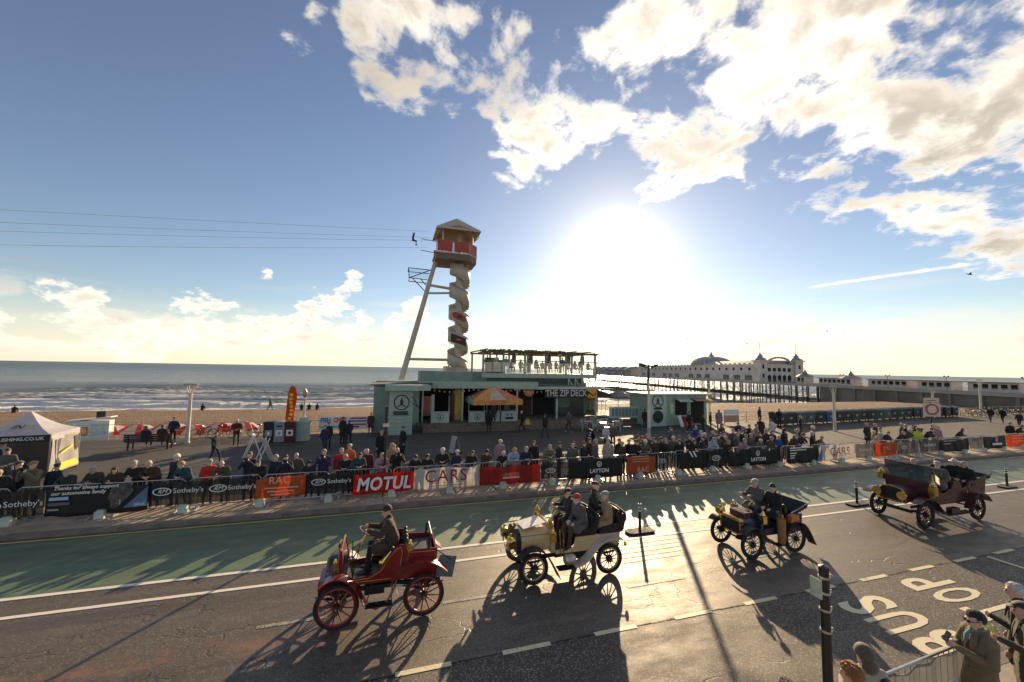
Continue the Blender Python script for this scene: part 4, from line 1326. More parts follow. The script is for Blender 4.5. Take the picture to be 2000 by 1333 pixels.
for k in range(2):
    MB().add([(.55 + .22 * k, -.066, .92), (.65 + .22 * k, -.066, .92), (.85 + .22 * k, -.066, .62), (.75 + .22 * k, -.066, .62)], [(0, 1, 2, 3)]).build('white_slash', PRINTW, o)
o, L, H = banner(15.62, 17.0, .1, 1.02, MESHK, 'black mesh banner between the slashed one and the sagging black one')
oval(o, .62, .5, .27, .14)
o, L, H = banner(17.05, 20.9, .08, 1.02, BANK, 'long sagging black banner with white round mark, before the dense crowd', .16, rip=2.0)
disc_emblem(o, L * .52, .64, .14)
lettering('lettering', 'LAYTON', .26, PRINTW, o, (L * .52, -.085, .32), extrude=0, bold=.008)
o, L, H = banner(20.95, 23.3, .05, 1.0, BANK, 'black banner with lines of slanted white text near the second white one', .07, rip=1.4)
for k, (w_, z_) in enumerate([(1.7, .86), (1.2, .74), (.5, .58), (.35, .45), (.3, .33)]):
    MB().box(.12, .12 + w_, -.078, -.072, z_, z_ + .055).build('print_strip', PRINTW, o)
b = MB().add([(0, 0, 0), (.42, -.02, .02), (.42, -.02, .66), (0, -.003, .02), (.42, .006, .02), (.42, .006, .66)], [(0, 1, 2), (5, 4, 3)])
tag(b.build('banner', BANB, loc=(23.0, FY - .17, .3)), 'pale blue triangular banner corner beside the second white banner', 'banner')
o, L, H = banner(23.5, 26.2, .06, 1.02, BANW, 'white banner with dark red serif capitals at the right', .04)
serif_word(o, 'CARS', L / 2 + .1, .52, .46, PRINTR)
o, L, H = banner(26.3, 27.85, .1, 1.0, MESHG, 'grey mesh banner right of the second white banner')
lettering('lettering', "Sotheby's", .27, PRINTW, o, (L / 2, -.056, .5), extrude=0)
o, L, H = banner(27.95, 29.9, .12, 1.02, BANO, 'bright orange banner at the right, lit through from behind', .04)
lettering('lettering', 'RAC', .34, PRINTO, o, (1.0, -.066, .5), extrude=0, bold=.004)
o, L, H = banner(29.95, 32.0, .15, 1.0, MESHG, 'grey mesh banner right of the bright orange one')
oval(o, .6, .45, .26, .12)
o, L, H = banner(32.05, 34.0, .15, 1.0, MESHG, 'grey mesh banner under the round prohibition sign')
lettering('lettering', "Sotheby's", .3, PRINTW, o, (L / 2, -.056, .5), extrude=0)
o, L, H = banner(34.1, 37.2, .1, 1.02, BANK, 'bulging black banner with slanted text at the right', .12, rip=2.0)
for k, (w_, z_) in enumerate([(1.9, .84), (1.3, .70), (.7, .52)]):
    MB().box(.25, .25 + w_, -.085, -.08, z_, z_ + .06).build('print_strip', PRINTG, o)
o, L, H = banner(37.25, 38.7, .15, 1.0, MESHG, 'pale mesh banner between the two black ones at the far right')
o, L, H = banner(38.75, 41.4, .08, 1.02, BANK, 'black banner with a pale round mark at the far right', .08)
disc_emblem(o, L * .55, .64, .15)
MB().box(.9, 2.0, -.08, -.075, .28, .42).build('print_strip', PRINTW, o)
o, L, H = banner(41.5, 44.2, .12, 1.05, BANO, 'bright orange banner at the right edge of the view', .04)
for k in range(3):
    MB().box(.5, 1.9, -.07, -.066, .75 - .18 * k, .80 - .18 * k).build('print_strip', PRINTO, o)
bpy.context.view_layer.update()
for o in list(COL.objects):
    if o.name.startswith('banner') and o.get('group') == 'banners tied along the barriers':
        for ch in o.children:          # prints sit a little lower on the raised hems
            ch.location.z -= .05
# ---------------------------------------------------------------- lamp posts
def lamp_twin(loc, h, label, heads=True):
    t = thing('lamp_post', label, 'lamp post', loc, group='promenade lamp posts')
    MB().lathe([(.20, 0), (.20, .1), (.15, .16), (.14, .75), (.19, .80), (.19, .9), (.12, .98), (.10, 1.5), (.13, 1.55), (.085, 1.65)], n=12).build('base', MINT, t, smooth=True)
    MB().tube([(0, 0, 1.6), (0, 0, h * .82)], [.105, .085], 12).build('column', CREAM, t, smooth=True)
    MB().tube([(0, 0, h * .82), (0, 0, h)], [.075, .06], 10).build('upper_column', BLACK, t, smooth=True)
    if heads:
        MB().tube([(-.7, 0, h - .06), (-.3, 0, h - .16), (0, 0, h - .22), (.3, 0, h - .16), (.7, 0, h - .06)], .025, 6).build('bracket', BLACK, t)
        for sx in (-1, 1):
            MB().obox((sx * .45, 0, h - .02), (.42, .22, .12), (0, sx * R(-14), 0)).build('lamp_head', BLACK, t)
    return t


def lamp_disc(loc, h, label, r=.40):
    t = thing('lamp_post', label, 'lamp post', loc, group='promenade lamp posts')
    MB().lathe([(.15, 0), (.15, .06), (.12, .1), (.105, h * .55), (.095, h * .78), (.07, h * .86)], n=12).build('column', CREAM, t, smooth=True)
    for k in range(4):
        a = math.pi / 4 + k * math.pi / 2
        MB().tube([(.05 * math.cos(a), .05 * math.sin(a), h * .8), (r * .8 * math.cos(a), r * .8 * math.sin(a), h - .04)], .028, 6).build('strut', CREAM, t)
    MB().lathe([(.0, h - .05), (r, h - .04), (r, h), (r * .3, h + .05), (.0, h + .06)], n=18).build('disc', mat('lamp_disc_grey', (.20, .19, .18), .5), t)


lamp_twin((15.51, 21.15, .12), 5.5, 'tall twin headed lamp post with mint base standing among the crowd')
lamp_disc((-12.42, 30.23, .12), 3.75, 'cream post with flat disc top beside the bench at the left')
lamp_disc((38.1, 25.35, .12), 4.0, 'cream post with flat disc top between the two groups of bins', .3)
lamp_disc((64.2, 31.3, .12), 3.4, 'cream post with flat disc top behind the round prohibition sign', .3)
lamp_disc((76.0, 32.2, .12), 4.7, 'cream post with disc top beside the parked bicycles', .3)
lamp_disc((30.6, 32.0, .12), 3.9, 'cream post with hanging flowers right of the right kiosk', .25)
fb_ = [o for o in COL.objects if o.get('label') == 'cream post with hanging flowers right of the right kiosk'][0]
rb = random.Random(21)
b = MB()
for k in range(260):
    c_ = Vector((rb.gauss(0, .22), rb.gauss(0, .22), 2.45 + rb.gauss(0, .2)))
    v1 = Vector((rb.uniform(-1, 1), rb.uniform(-1, 1), rb.uniform(-1, 1))).normalized() * .07
    v2 = v1.cross(Vector((rb.uniform(-1, 1), rb.uniform(-1, 1), 1))).normalized() * .05
    b.cur = 1 if rb.random() < .4 else 0
    b.add([c_ - v1, c_ + v2, c_ + v1, c_ - v2], [(0, 1, 2, 3)])
tag(b.build('hanging_flowers', [mat('basket_leaf', (.07, .10, .03), .8), mat('basket_flower', (.5, .34, .06), .7)], fb_), kind='stuff')
tag(MB().prism([(-.2, 0), (.2, 0), (.17, .42), (-.17, .42)], -.07, .07).tube([(-.1, 0, .42), (-.08, 0, .56), (.08, 0, .56), (.1, 0, .42)], .01, 5).build('carrier_bag', mat('bag_yellow', (.72, .52, .06), .6), loc=(10.85, 30.95, .62)), 'yellow carrier bag beside the person in cream cap', 'bag')
# lantern on a mint plinth
t = thing('lantern_plinth', 'mint plinth carrying a slim cream lantern column beside the bins', 'lantern', (-5.72, 29.95, .12))
MB().box(-.36, .36, -.36, .36, 0, 1.18).box(-.42, .42, -.42, .42, 1.18, 1.32).box(-.42, .42, -.42, .42, 0, .12).box(-.22, .22, -.22, .22, 1.32, 1.55).build('plinth', MINT, t)
MB().lathe([(.12, 1.5), (.08, 1.7), (.065, 2.2), (.06, 2.75), (.09, 2.8), (.06, 2.9)], n=10).build('column', CREAM, t, smooth=True)
MB().lathe([(.08, 2.9), (.15, 3.0), (.16, 3.25), (.09, 3.38), (.03, 3.5)], n=8).build('lantern', mat('lantern_glass', (.35, .33, .20), .3), t, smooth=True)
# litter bins
for k, (nm, c_) in enumerate([('black', (.018, .018, .02)), ('grey', (.26, .27, .28)), ('dark red', (.10, .018, .018))]):
    t = thing('litter_bin', '%s cabinet litter bin of the three beside the mint plinth' % nm, 'bin', (-7.62 + k * .62, 29.55, .12), group='cabinet litter bins')
    m_ = mat('bin_' + nm, c_, .5)
    MB().box(-.3, .3, -.3, .3, .04, 1.2).build('cabinet', m_, t)
    MB().prism([(-.33, 1.2), (.33, 1.2), (.33, 1.28), (.2, 1.36), (-.33, 1.36)], -.31, .31, 'xz').build('lid', m_, t)
    MB().box(-.16, .16, -.312, -.30, 1.02, 1.12).build('slot', DARK, t)
    MB().box(-.2, .2, -.312, -.301, .42, .82).build('notice', [PRINTG, WHITE, WHITE][k], t)
    MB().ell((0, -.315, .62), (.09, .006, .11), 8, 6).build('notice_mark', [WHITE, mat('bin_mark', (.3, .45, .3), .6), INK][k], t)
# feather flag
t = thing('feather_flag', 'tall orange red feather flag with yellow lettering behind the litter bins', 'flag', (-6.95, 30.5, .12))
MB().tube([(0, 0, 0), (0, 0, 1.4), (.05, 0, 2.4), (.1, 0, 3.2), (.22, 0, 3.6), (.38, 0, 3.62)], .018, 6).build('pole', BLACK, t)
FLG = cloth_mat('flag_orange', (.80, .12, .02), .5)
edge = [(0.02, 1.2, .45), (.03, 1.8, .52), (.06, 2.4, .60), (.10, 2.9, .63), (.15, 3.3, .58), (.24, 3.58, .46), (.34, 3.62, .40)]
b = MB()
for p, q in zip(edge[:-1], edge[1:]):
    b.add([(p[0], 0, p[1]), (p[2], .04, p[1]), (q[2], .04, q[1]), (q[0], 0, q[1])], [(0, 1, 2, 3)])
fl = b.build('cloth', FLG, t)
fl.modifiers.new('thickness', 'SOLIDIFY').thickness = .004
for k in range(7):
    z = 1.42 + k * .27
    MB().obox((.25 + .06 * math.sin(k * .9) + k * .014, -.02, z), (.2, .01, .17), (0, R(20 * math.sin(k * 2.1)), 0)).build('printed_letter', mat('flag_yellow', (.85, .60, .06), .6), fl)
# fish and chips hoarding
t = thing('hoarding', 'long white hoarding advertising fish and chips on the promenade edge', 'sign', (-3.4, 32.3, .42))
MB().box(-1.72, 1.72, -.03, .03, 0, .95).build('board', WHITE, t)
lettering('lettering', 'FISH', .46, mat('sign_blue', (.05, .17, .42), .5), t, (-1.28, -.035, .70), extrude=0, bold=.02, squeeze=.8)
lettering('lettering', 'CHIPS', .46, mat('sign_bright_red', (.62, .05, .04), .5), t, (-.28, -.035, .70), extrude=0, bold=.02, squeeze=.75)
for k, (x0, x1, z0, mm) in enumerate([(.45, 1.6, .76, 'sign_bright_red'), (.45, 1.6, .55, 'sign_blue'), (.45, 1.6, .30, 'sign_bright_red'), (.45, 1.1, .12, 'emblem_black'), (-1.6, .1, .16, 'sage_print')]):
    MB().box(x0, x1, -.036, -.031, z0, z0 + .12).build('printed_line', mat(mm, (.35, .42, .33), .6), t)
# pole with small sign near the red banner, prohibition sign, black pole in the foreground
t = thing('sign_pole', 'slim black sign pole rising from behind the bright red banner', 'sign', (-.18, 16.62, .12))
MB().tube([(0, 0, 0), (0, 0, 3.45)], .045, 8).build('pole', BLACK, t)
MB().box(-.12, .12, -.06, -.045, 2.68, 2.82).build('plate', mat('pale_plate', (.65, .55, .45), .5), t)
for sx in (0,):
    MB().box(-.05, .05, -.07, .07, 3.2, 3.5).build('cap', BLACK, t)
t = thing('road_sign', 'round red ringed prohibition sign below a pale plate on a black pole', 'sign', (40.3, 19.8, .12), R(-30))
MB().tube([(0, 0, 0), (0, 0, 3.3)], .06, 8).build('pole', BLACK, t)
MB().box(-.55, .55, -.1, -.06, 1.95, 3.0).build('back_plate', mat('plate_beige', (.58, .48, .38), .5), t)
MB().box(-.5, .5, -.1, -.06, 3.05, 3.38).build('upper_plate', mat('plate_beige', (.58, .48, .38), .5), t)
rg = MB().lathe([(.44, 0), (.44, .02), (.30, .02), (.30, 0)], (0, -.11, 2.5), 24, (R(90), 0, 0)).build('red_ring', mat('ring_red', (.40, .10, .07), .6), t)  # ring and face colours dulled to imitate a sign seen against the light
MB().lathe([(.0, .005), (.3, .005), (.3, .012), (0, .012)], (0, -.11, 2.5), 24, (R(90), 0, 0)).build('face', mat('sign_face', (.60, .52, .44), .6), rg)
MB().box(-.3, .3, -.105, -.1, 3.15, 3.2).build('plate_text', INK, t)
t = thing('bus_stop_pole', 'thick black foreground pole with metal straps at the lower right', 'pole', (4.62, 3.25, .118))
MB().tube([(0, 0, 0), (0, 0, 2.93)], .048, 14).lathe([(.05, 2.93), (.05, 2.97), (.0, 2.99)], n=14).build('pole', BLACK, t, smooth=True)
for z in (2.86, 2.70, 2.52, 2.30):
    s_ = MB().lathe([(.05, z - .012), (.056, z - .012), (.056, z + .012), (.05, z + .012)], n=14).build('strap', STEEL, t)
    MB().box(.05, .10, -.012, .012, z - .016, z + .016).build('strap_lug', STEEL, s_)
MB().box(-.115, -.105, -.05, .07, 2.66, 2.86).box(-.105, -.045, -.01, .01, 2.72, 2.80).build('sign_plate', mat('plate_green_white', (.45, .50, .40), .5), t)
MB().box(.012, .052, -.052, -.046, 1.62, 1.70).build('sticker', mat('sticker', (.7, .6, .45), .6), t)
# flexible bollards between the lanes
def bollard():
    t = thing('lane_bollard', 'x', 'bollard', group='black lane bollards')
    MB().lathe([(.05, .04), (.045, .1), (.042, .86), (.03, .93), (0, .95)], n=12).build('post', BLACK, t, smooth=True)
    for z in (.66, .76, .86):
        MB().lathe([(.043, z), (.0465, z), (.0465, z + .05), (.043, z + .05)], n=12).build('white_band', WHITE, t)
    MB().prism([(-.48, -.13), (-.36, -.19), (.36, -.19), (.48, -.13), (.48, .13), (.36, .19), (-.36, .19), (-.48, .13)], .012, .06, 'xy').build('rubber_base', mat('rubber', (.025, .024, .023), .8), t)
    return t
fam = family(bollard())
for k, (x, y, lab) in enumerate([(7.85, 11.22, 'black lane bollard with white bands behind the cream car'), (18.05, 11.3, 'black lane bollard with white bands just left of the maroon car'), (28.12, 11.22, 'black lane bollard with white bands right of the maroon car')]):
    if k == 0:
        fam[0][0].location = (x, y, 0)
        fam[0][0]['label'] = lab
    else:
        clone(fam, (x, y, 0), 0, lab)
# ---------------------------------------------------------------- seafront railing
post_me = MB().lathe([(.05, 0), (.05, .08), (.03, .12), (.028, .98), (.045, 1.02), (.03, 1.1), (0, 1.12)], n=8).mesh('post', MINT)
rail_me = MB().tube([(0, 0, 1.0), (1.8, 0, 1.0)], .022, 6).tube([(0, 0, .55), (1.8, 0, .55)], .018, 6).tube([(0, 0, .2), (1.8, 0, .2)], .018, 6).mesh('rails', MINT)
for x0, n, lab in [(-50, 25, 'mint seafront railing left of the bar'), (30.2, 48, 'mint seafront railing behind the bins and bicycles')]:
    t = thing('seafront_railing', lab, 'railing', (x0, 32.25, .12), group='mint seafront railings')
    for k in range(n):
        ob('post', post_me, t, (k * 1.8, 0, 0))
        ob('rails', rail_me, t, (k * 1.8, 0, 0))
# ---------------------------------------------------------------- marquee at the left
t = thing('gazebo', 'white peaked gazebo with dark lettered valance at the left edge', 'tent', (-15.45, 23.15, .0), R(10))
TW_ = cloth_mat('gazebo_white', (.60, .58, .62), .35)
TB_ = cloth_mat('gazebo_black', (.03, .03, .032), .1)
TG_ = cloth_mat('gazebo_grey', (.11, .105, .105), .25)
hw = 1.2
cn = [(-hw, -hw), (hw, -hw), (hw, hw), (-hw, hw)]
for i in range(4):
    a, b_ = cn[i], cn[(i + 1) % 4]
    def f(u, v, a=a, b_=b_):
        px, py = a[0] + (b_[0] - a[0]) * u, a[1] + (b_[1] - a[1]) * u
        return (px * (1 - v), py * (1 - v), 2.02 + .95 * v - .16 * math.sin(math.pi * v) * (1 - v * .2))
    o_ = MB().grid(f, 8, 8).build('roof_panel', TW_, t, smooth='all')
    if i == 0:
        for k, (x0, x1) in enumerate([(-.32, -.24), (-.12, -.02)]):
            pass
        lettering('roof_print', 'IN', .34, INK, o_, (-.05, -.72, 2.345), (R(-56), 0, 0), extrude=0, slant=.3, bold=.004)
        lettering('roof_print', 'D', .30, mat('roof_print_gold', (.5, .42, .2), .6), o_, (.32, -.72, 2.345), (R(-56), 0, 0), extrude=0, slant=.3)
    v_ = MB().obox(((a[0] + b_[0]) / 2, (a[1] + b_[1]) / 2, 1.88), (2 * hw if i % 2 == 0 else .01, .01 if i % 2 == 0 else 2 * hw, .30)).build('valance', TB_ if i == 0 else TW_, t)
    if i == 0:
        lettering('valance_lettering', 'INDPUBLISHING.CO.UK', .19, PRINTW, v_, (.0, -1.212, 1.88), extrude=0, bold=.003)
    MB().tube([(a[0], a[1], 0), (a[0], a[1], 2.05)], .025, 6).build('leg', STEEL, t)
MB().box(-hw, hw, hw - .01, hw + .01, .1, 1.75).build('back_wall', TG_, t)
f = lambda u, v: (hw + .02 + .05 * math.sin(u * 9 + v * 2), -hw + u * 2 * hw, .25 + v * 1.62)
sw = MB().grid(f, 14, 6).build('side_wall', cloth_mat('gazebo_side', (.55, .52, .50), .45), t, smooth='all')
YP = mat('side_print_yellow', (.72, .56, .06), .6)
for poly, m_ in [([(-1.1, .35), (1.1, .35), (.8, .62), (-.8, .7)], YP), ([(-.9, 1.75), (-.6, 1.8), (-.75, 1.0), (-.4, .6), (-.8, .65)], INK), ([(.5, 1.7), (.9, 1.75), (1.0, 1.2), (.7, 1.0)], INK), ([(-.5, 1.05), (.4, 1.25), (.4, 1.35), (-.5, 1.15)], YP)]:
    MB().add([(hw + .10, y, z) for y, z in poly], [tuple(range(len(poly)))]).build('side_print', m_, sw)
lettering('wall_print', 'Sales', .2, PRINTW, t, (.8, hw - .03, 1.45), extrude=0)
lettering('wall_print', 'Service', .2, YP, t, (.75, hw - .03, 1.22), extrude=0)
tag(MB().box(-1.2, 1.0, -.45, .25, .70, .75).box(-1.2, 1.0, -.46, -.44, .05, .7).build('trade_table', mat('table_cloth_black', (.02, .02, .022), .8), loc=(-15.5, 22.2, .12)), 'black clothed table under the gazebo', 'table')
# bench, hut, A-board and trestle
def bench(loc, label):
    t = thing('bench', label, 'bench', loc, group='promenade benches')
    for k in range(3):
        MB().box(-1.15, 1.15, -.2 + k * .17, -.05 + k * .17, .43, .47).build('seat_slat', BLACK, t)
    for k in range(4):
        MB().box(-1.15, 1.15, -.31, -.27, .50 + k * .11, .595 + k * .11).build('back_slat', BLACK, t)
    for sx in (-.95, .95):
        MB().box(sx - .04, sx + .04, -.26, -.2, 0, .9).box(sx - .04, sx + .04, -.2, .28, .38, .43).box(sx - .04, sx + .04, .22, .28, 0, .43).build('leg', BLACK, t)
bench((-13.55, 28.6, .12), 'black slatted bench seen from behind at the left of the promenade')
t = thing('beach_hut', 'low white hut with orange figure panel behind the gazebo', 'hut', (-19.2, 33.6, -.9))
MB().box(-1.3, .9, 0, .5, 0, 2.15).build('wall', WHITE, t)
MB().prism([(-1.4, 2.1), (1.0, 2.35), (1.0, 2.42), (-1.4, 2.17)], -.1, .6).build('roof', WHITE, t)
MB().box(.1, .6, .1, .4, 2.3, 2.75).build('vent_box', mat('vent_dark', (.06, .055, .05), .8), t)
pn = MB().box(-.62, -.22, -.03, 0, 1.15, 1.75).build('panel', mat('panel_orange', (.72, .25, .05), .6), t)
lettering('number', '8', .5, WHITE, pn, (-.42, -.04, 1.45), extrude=0)
MB().box(-.1, .75, -.02, 0, 1.15, 1.95).build('window', mat('pale_window', (.55, .62, .62), .3), t)
t = thing('a_board', 'white A board with a sloping printed panel standing near the crowd', 'sign', (-6.4, 23.6, .12), R(35))
MB().obox((.28, 0, .62), (.05, .7, 1.35), (0, R(-22), 0)).build('front_panel', mat('board_print', (.58, .52, .44), .6), t)
MB().obox((.45, -.1, .25), (.02, .3, .2), (0, R(-22), 0)).build('red_print', mat('sign_bright_red', (.62, .05, .04), .5), t)
MB().obox((.02, .22, .62), (.04, .06, 1.35), (0, R(22), 0)).obox((.02, -.22, .62), (.04, .06, 1.35), (0, R(22), 0)).build('rear_leg', WHITE, t)
t = thing('folding_trestle', 'white folding trestle frame behind the white A board', 'trestle', (-7.1, 24.6, .12), R(20))
MB().obox((0, 0, 1.25), (.12, .85, .10)).build('top_bar', WHITE, t)
for sx in (-1, 1):
    for sy in (-.35, .35):
        MB().tube([(0, sy, 1.22), (sx * .42, sy, 0)], .028, 6).build('leg', WHITE, t)
t = thing('a_board', 'dark A board of menu lines before the bar, right of the walker', 'sign', (12.55, 23.2, .12), R(-10))
MB().obox((-.2, 0, .6), (.05, .75, 1.3), (0, R(17), 0)).obox((.2, 0, .6), (.05, .75, 1.3), (0, R(-17), 0)).build('panels', mat('chalk_black', (.03, .03, .03), .7), t)
for k in range(3):
    MB().obox((-.26 + k * .055, -.385, .75 + k * .16), (.12, .01, .07), (0, R(17), 0)).build('chalk_line', PRINTW, t)
t = thing('a_board', 'small pale A board alone on the tarmac before the bar counters', 'sign', (3.7, 23.6, .12), R(25))
MB().obox((-.14, 0, .5), (.03, .5, 1.05), (0, R(14), 0)).obox((.14, 0, .5), (.03, .5, 1.05), (0, R(-14), 0)).build('panels', mat('pale_board', (.40, .38, .36), .6), t)
MB().box(-.3, .3, -.3, .3, 0, .06).build('base', BLACK, t)
# beach bar parasols below the promenade
RW = [cloth_mat('parasol_red', (.66, .06, .03), .5), cloth_mat('parasol_white', (.70, .66, .60), .5)]
def beach_parasol():
    t = thing('beach_parasol', 'x', 'parasol', group='red and white parasols below the railing')
    MB().tube([(0, 0, 0), (0, 0, 2.2)], .025, 6).build('pole', WHITE, t)
    for k in range(8):
        a0, a1 = 2 * math.pi * k / 8, 2 * math.pi * (k + 1) / 8
        p, q = (1.15 * math.cos(a0), 1.15 * math.sin(a0), 1.62), (1.15 * math.cos(a1), 1.15 * math.sin(a1), 1.62)
        md = (.62 * math.cos(a0), .62 * math.sin(a0), 1.98), (.62 * math.cos(a1), .62 * math.sin(a1), 1.98)
        MB().add([p, q, md[1], md[0], (0, 0, 2.15), (p[0], p[1], 1.5), (q[0], q[1], 1.5)], [(0, 1, 2, 3), (3, 2, 4), (5, 6, 1, 0)]).build('canopy_panel', RW[k % 2], t)
    return t
fam = family(beach_parasol())
for k, (x, y, rz, w_) in enumerate([(-19.0, 35.2, 0, 'leftmost, next to the white hut'), (-17.2, 34.6, 20, 'left of the bench'), (-15.4, 34.9, 10, 'behind the bench'), (-13.9, 34.5, 35, 'behind the dark standing man'), (-12.2, 34.8, 5, 'just right of the disc topped post'), (-10.7, 34.4, 28, 'rightmost, beside the bicycles')]):
    lab = 'red and white parasol %s' % w_
    if k == 0:
        fam[0][0].location = (x, y, -1.35)
        fam[0][0]['label'] = lab
    else:
        clone(fam, (x, y, -1.35 + .08 * (k % 3)), R(rz), lab)
# bicycles
def bicycle(frame_col):
    t = thing('bicycle', 'x', 'bicycle', group='parked bicycles')
    for sx in (-.52, .52):
        w = MB().tube([(sx + .33 * math.cos(2 * math.pi * k / 22), 0, .34 + .33 * math.sin(2 * math.pi * k / 22)) for k in range(22)], .018, 5, closed=True).build('wheel', BLACK, t)
        b = MB()
        for k in range(8):
            a = math.pi * k / 8
            b.tube([(sx + .32 * math.cos(a), 0, .34 + .32 * math.sin(a)), (sx - .32 * math.cos(a), 0, .34 - .32 * math.sin(a))], .004, 3)
        tag(b.build('spokes', STEEL, w), kind='stuff')
    b = MB()
    for p, q in [((-.52, 0, .34), (-.1, 0, .30)), ((-.1, 0, .30), (-.22, 0, .85)), ((-.52, 0, .34), (-.2, 0, .78)), ((-.2, 0, .78), (.36, 0, .80)), ((-.1, 0, .30), (.38, 0, .72)), ((.52, 0, .34), (.33, 0, .95))]:
        b.tube([p, q], .018, 5)
    b.build('frame', frame_col, t)
    MB().tube([(.3, -.26, .98), (.36, 0, 1.0), (.3, .26, .98)], .014, 5).build('handlebar', BLACK, t)
    MB().prism([(-.36, .86), (-.08, .88), (-.1, .92), (-.34, .93)], -.07, .07).build('saddle', BLACK, t)
    return t
bcols = [mat('bike_red', (.42, .04, .04), .4), mat('bike_black', (.03, .03, .03), .4), mat('bike_silver', (.45, .45, .45), .35, .6)]
bf = [family(bicycle(c_)) for c_ in bcols]
usedb = [False] * 3
def place_bike(i, loc, rz, lab):
    if not usedb[i]:
        usedb[i] = True
        bf[i][0][0].location = loc
        bf[i][0][0].rotation_euler = (0, 0, rz)
        bf[i][0][0]['label'] = lab
    else:
        clone(bf[i], loc, rz, lab)
for k, (i, x, w_) in enumerate([(1, -12.05, 'black bicycle against the railing behind the disc topped post'), (0, -10.95, 'red bicycle leaning by the railing left of the maroon coat'), (2, -9.7, 'silver bicycle leaning by the railing beside the maroon coat'), (1, -8.6, 'black bicycle by the railing left of the litter bins')]):
    place_bike(i, (x, 31.6, .12), R(6 * (k % 3) - 5), w_)
# large wheeled bins in a row, then more bicycles
BC = [mat('bin_charcoal', (.035, .035, .037), .5), mat('bin_blue', (.03, .08, .22), .5), mat('bin_green', (.035, .075, .045), .5), mat('bin_slate', (.08, .10, .11), .5)]
def big_bin(m_):
    t = thing('wheeled_bin', 'x', 'bin', group='large wheeled bins in a row')
    MB().prism([(-.58, .18), (.58, .18), (.66, 1.12), (-.66, 1.12)], -.42, .42).build('body', m_, t)
    lid = []
    for k in range(9):
        a = math.pi * k / 8
        lid.append((-.5 * math.cos(a), 1.12 + .22 * math.sin(a)))
    MB().prism(lid, -.68, .68, 'yz').build('lid', m_, t)
    for sx in (-.45, .45):
        for sy in (-.3, .3):
            MB().lathe([(.08, -.03), (.09, 0), (.08, .03)], (sx, sy, .09), 8, (R(90), 0, 0)).build('wheel', BLACK, t)
    MB().box(-.16, .16, -.49, -.475, .62, .82).build('notice', PRINTG, t)
    return t
bb = [family(big_bin(m_)) for m_ in BC]
usedB = [False] * 4
x = 36.2
seq = [0, 0, 3, 3, 0, 1, 0, 0, 2, 0, 0, 2, 3, 0, 2, 0, 0, 1, 1, 2, 0, 0]
cn_ = ['charcoal', 'blue', 'green', 'slate grey']
for k, i in enumerate(seq):
    lab = '%s large wheeled bin, %s in the row from the left' % (cn_[i], ORD[k])
    loc = (x, 29.3 + min(2.2, max(0, (x - 36) * .09)) + random.uniform(-.1, .1), .12)
    rz = R(random.uniform(-5, 5))
    if not usedB[i]:
        usedB[i] = True
        bb[i][0][0].location = loc
        bb[i][0][0].rotation_euler = (0, 0, rz)
        bb[i][0][0]['label'] = lab
    else:
        clone(bb[i], loc, rz, lab)
    x += 1.52
for k in range(22):
    place_bike([1, 0, 2, 1][k % 4], (70.6 + k * .9, 30.9 + .5 * (k % 2), .12), R(70 + 12 * math.sin(k * 1.9)), '%s parked %s bicycle from the left in the long row' % (ORD[k], ['black', 'red', 'silver', 'black'][k % 4]))
# notice hoarding by the right kiosk
t = thing('notice_board', 'white topped salmon notice board right of the right kiosk', 'sign', (31.9, 30.6, .12))
MB().box(-.9, .9, -.03, .03, .25, .95).build('lower_panel', mat('salmon_panel', (.58, .33, .22), .6), t)
MB().box(-.9, .9, -.03, .03, .98, 1.5).build('upper_panel', WHITE, t)
for sx in (-.8, .8):
    MB().box(sx - .04, sx + .04, .03, .09, 0, 1.5).build('leg', WHITE, t)
# birds over the sea
def gull(loc, s, rz, lab, bank=0.0):
    t = thing('gull', lab, 'bird', loc, rz, 'gulls in the sky')
    t.scale = (s, s, s)
    t.rotation_euler = (0, bank, rz)
    gm_ = mat('gull_dark', (.05, .05, .055), .8)
    MB().tube([(-.24, 0, 0), (-.1, 0, .01), (.05, 0, .0), (.2, 0, .02), (.27, 0, .02)], [.01, .05, .06, .035, .008], 8).build('body', gm_, t, smooth=True)
    for sy in (-1, 1):
        MB().add([(-.06, 0, .02), (.09, 0, .02), (.12, sy * .3, .16), (-.02, sy * .3, .16), (.0, sy * .68, .08), (-.1, sy * .66, .08),
                  (-.06, 0, .005), (.09, 0, .005), (.12, sy * .3, .145), (-.02, sy * .3, .145), (.0, sy * .68, .075), (-.1, sy * .66, .075)],
                 [(0, 1, 2, 3), (3, 2, 4, 5), (6, 9, 8, 7), (9, 11, 10, 8), (1, 7, 8, 2), (2, 8, 10, 4), (0, 3, 9, 6), (3, 5, 11, 9), (4, 10, 11, 5)]).build('wing', gm_, t)
    MB().add([(-.22, -.02, 0), (-.34, -.06, 0), (-.34, .06, 0), (-.22, .02, 0), (-.28, 0, .012)], [(0, 1, 2, 3), (0, 4, 1), (1, 4, 2), (2, 4, 3)]).build('tail', gm_, t)
gull((60, 25.6, 16.4), 1.0, R(-60), 'dark gull high at the far right', R(25))
for k, (x, y, z, w_) in enumerate([(78, 70, 12, 'tiny gull low above the twin pier towers'), (96, 75, 9.5, 'tiny gull just right of the pier towers'), (70, 80, 13.5, 'tiny gull above the dome'), (104, 70, 16, 'tiny gull over the right half of the pier')]):
    gull((x, y, z), 1.0, R(40 * k), w_, R(-15))
# ---------------------------------------------------------------- people
SK, COAT, TRO, SHOE, EXTRA = range(5)


def V3(*a):
    return Vector(a)


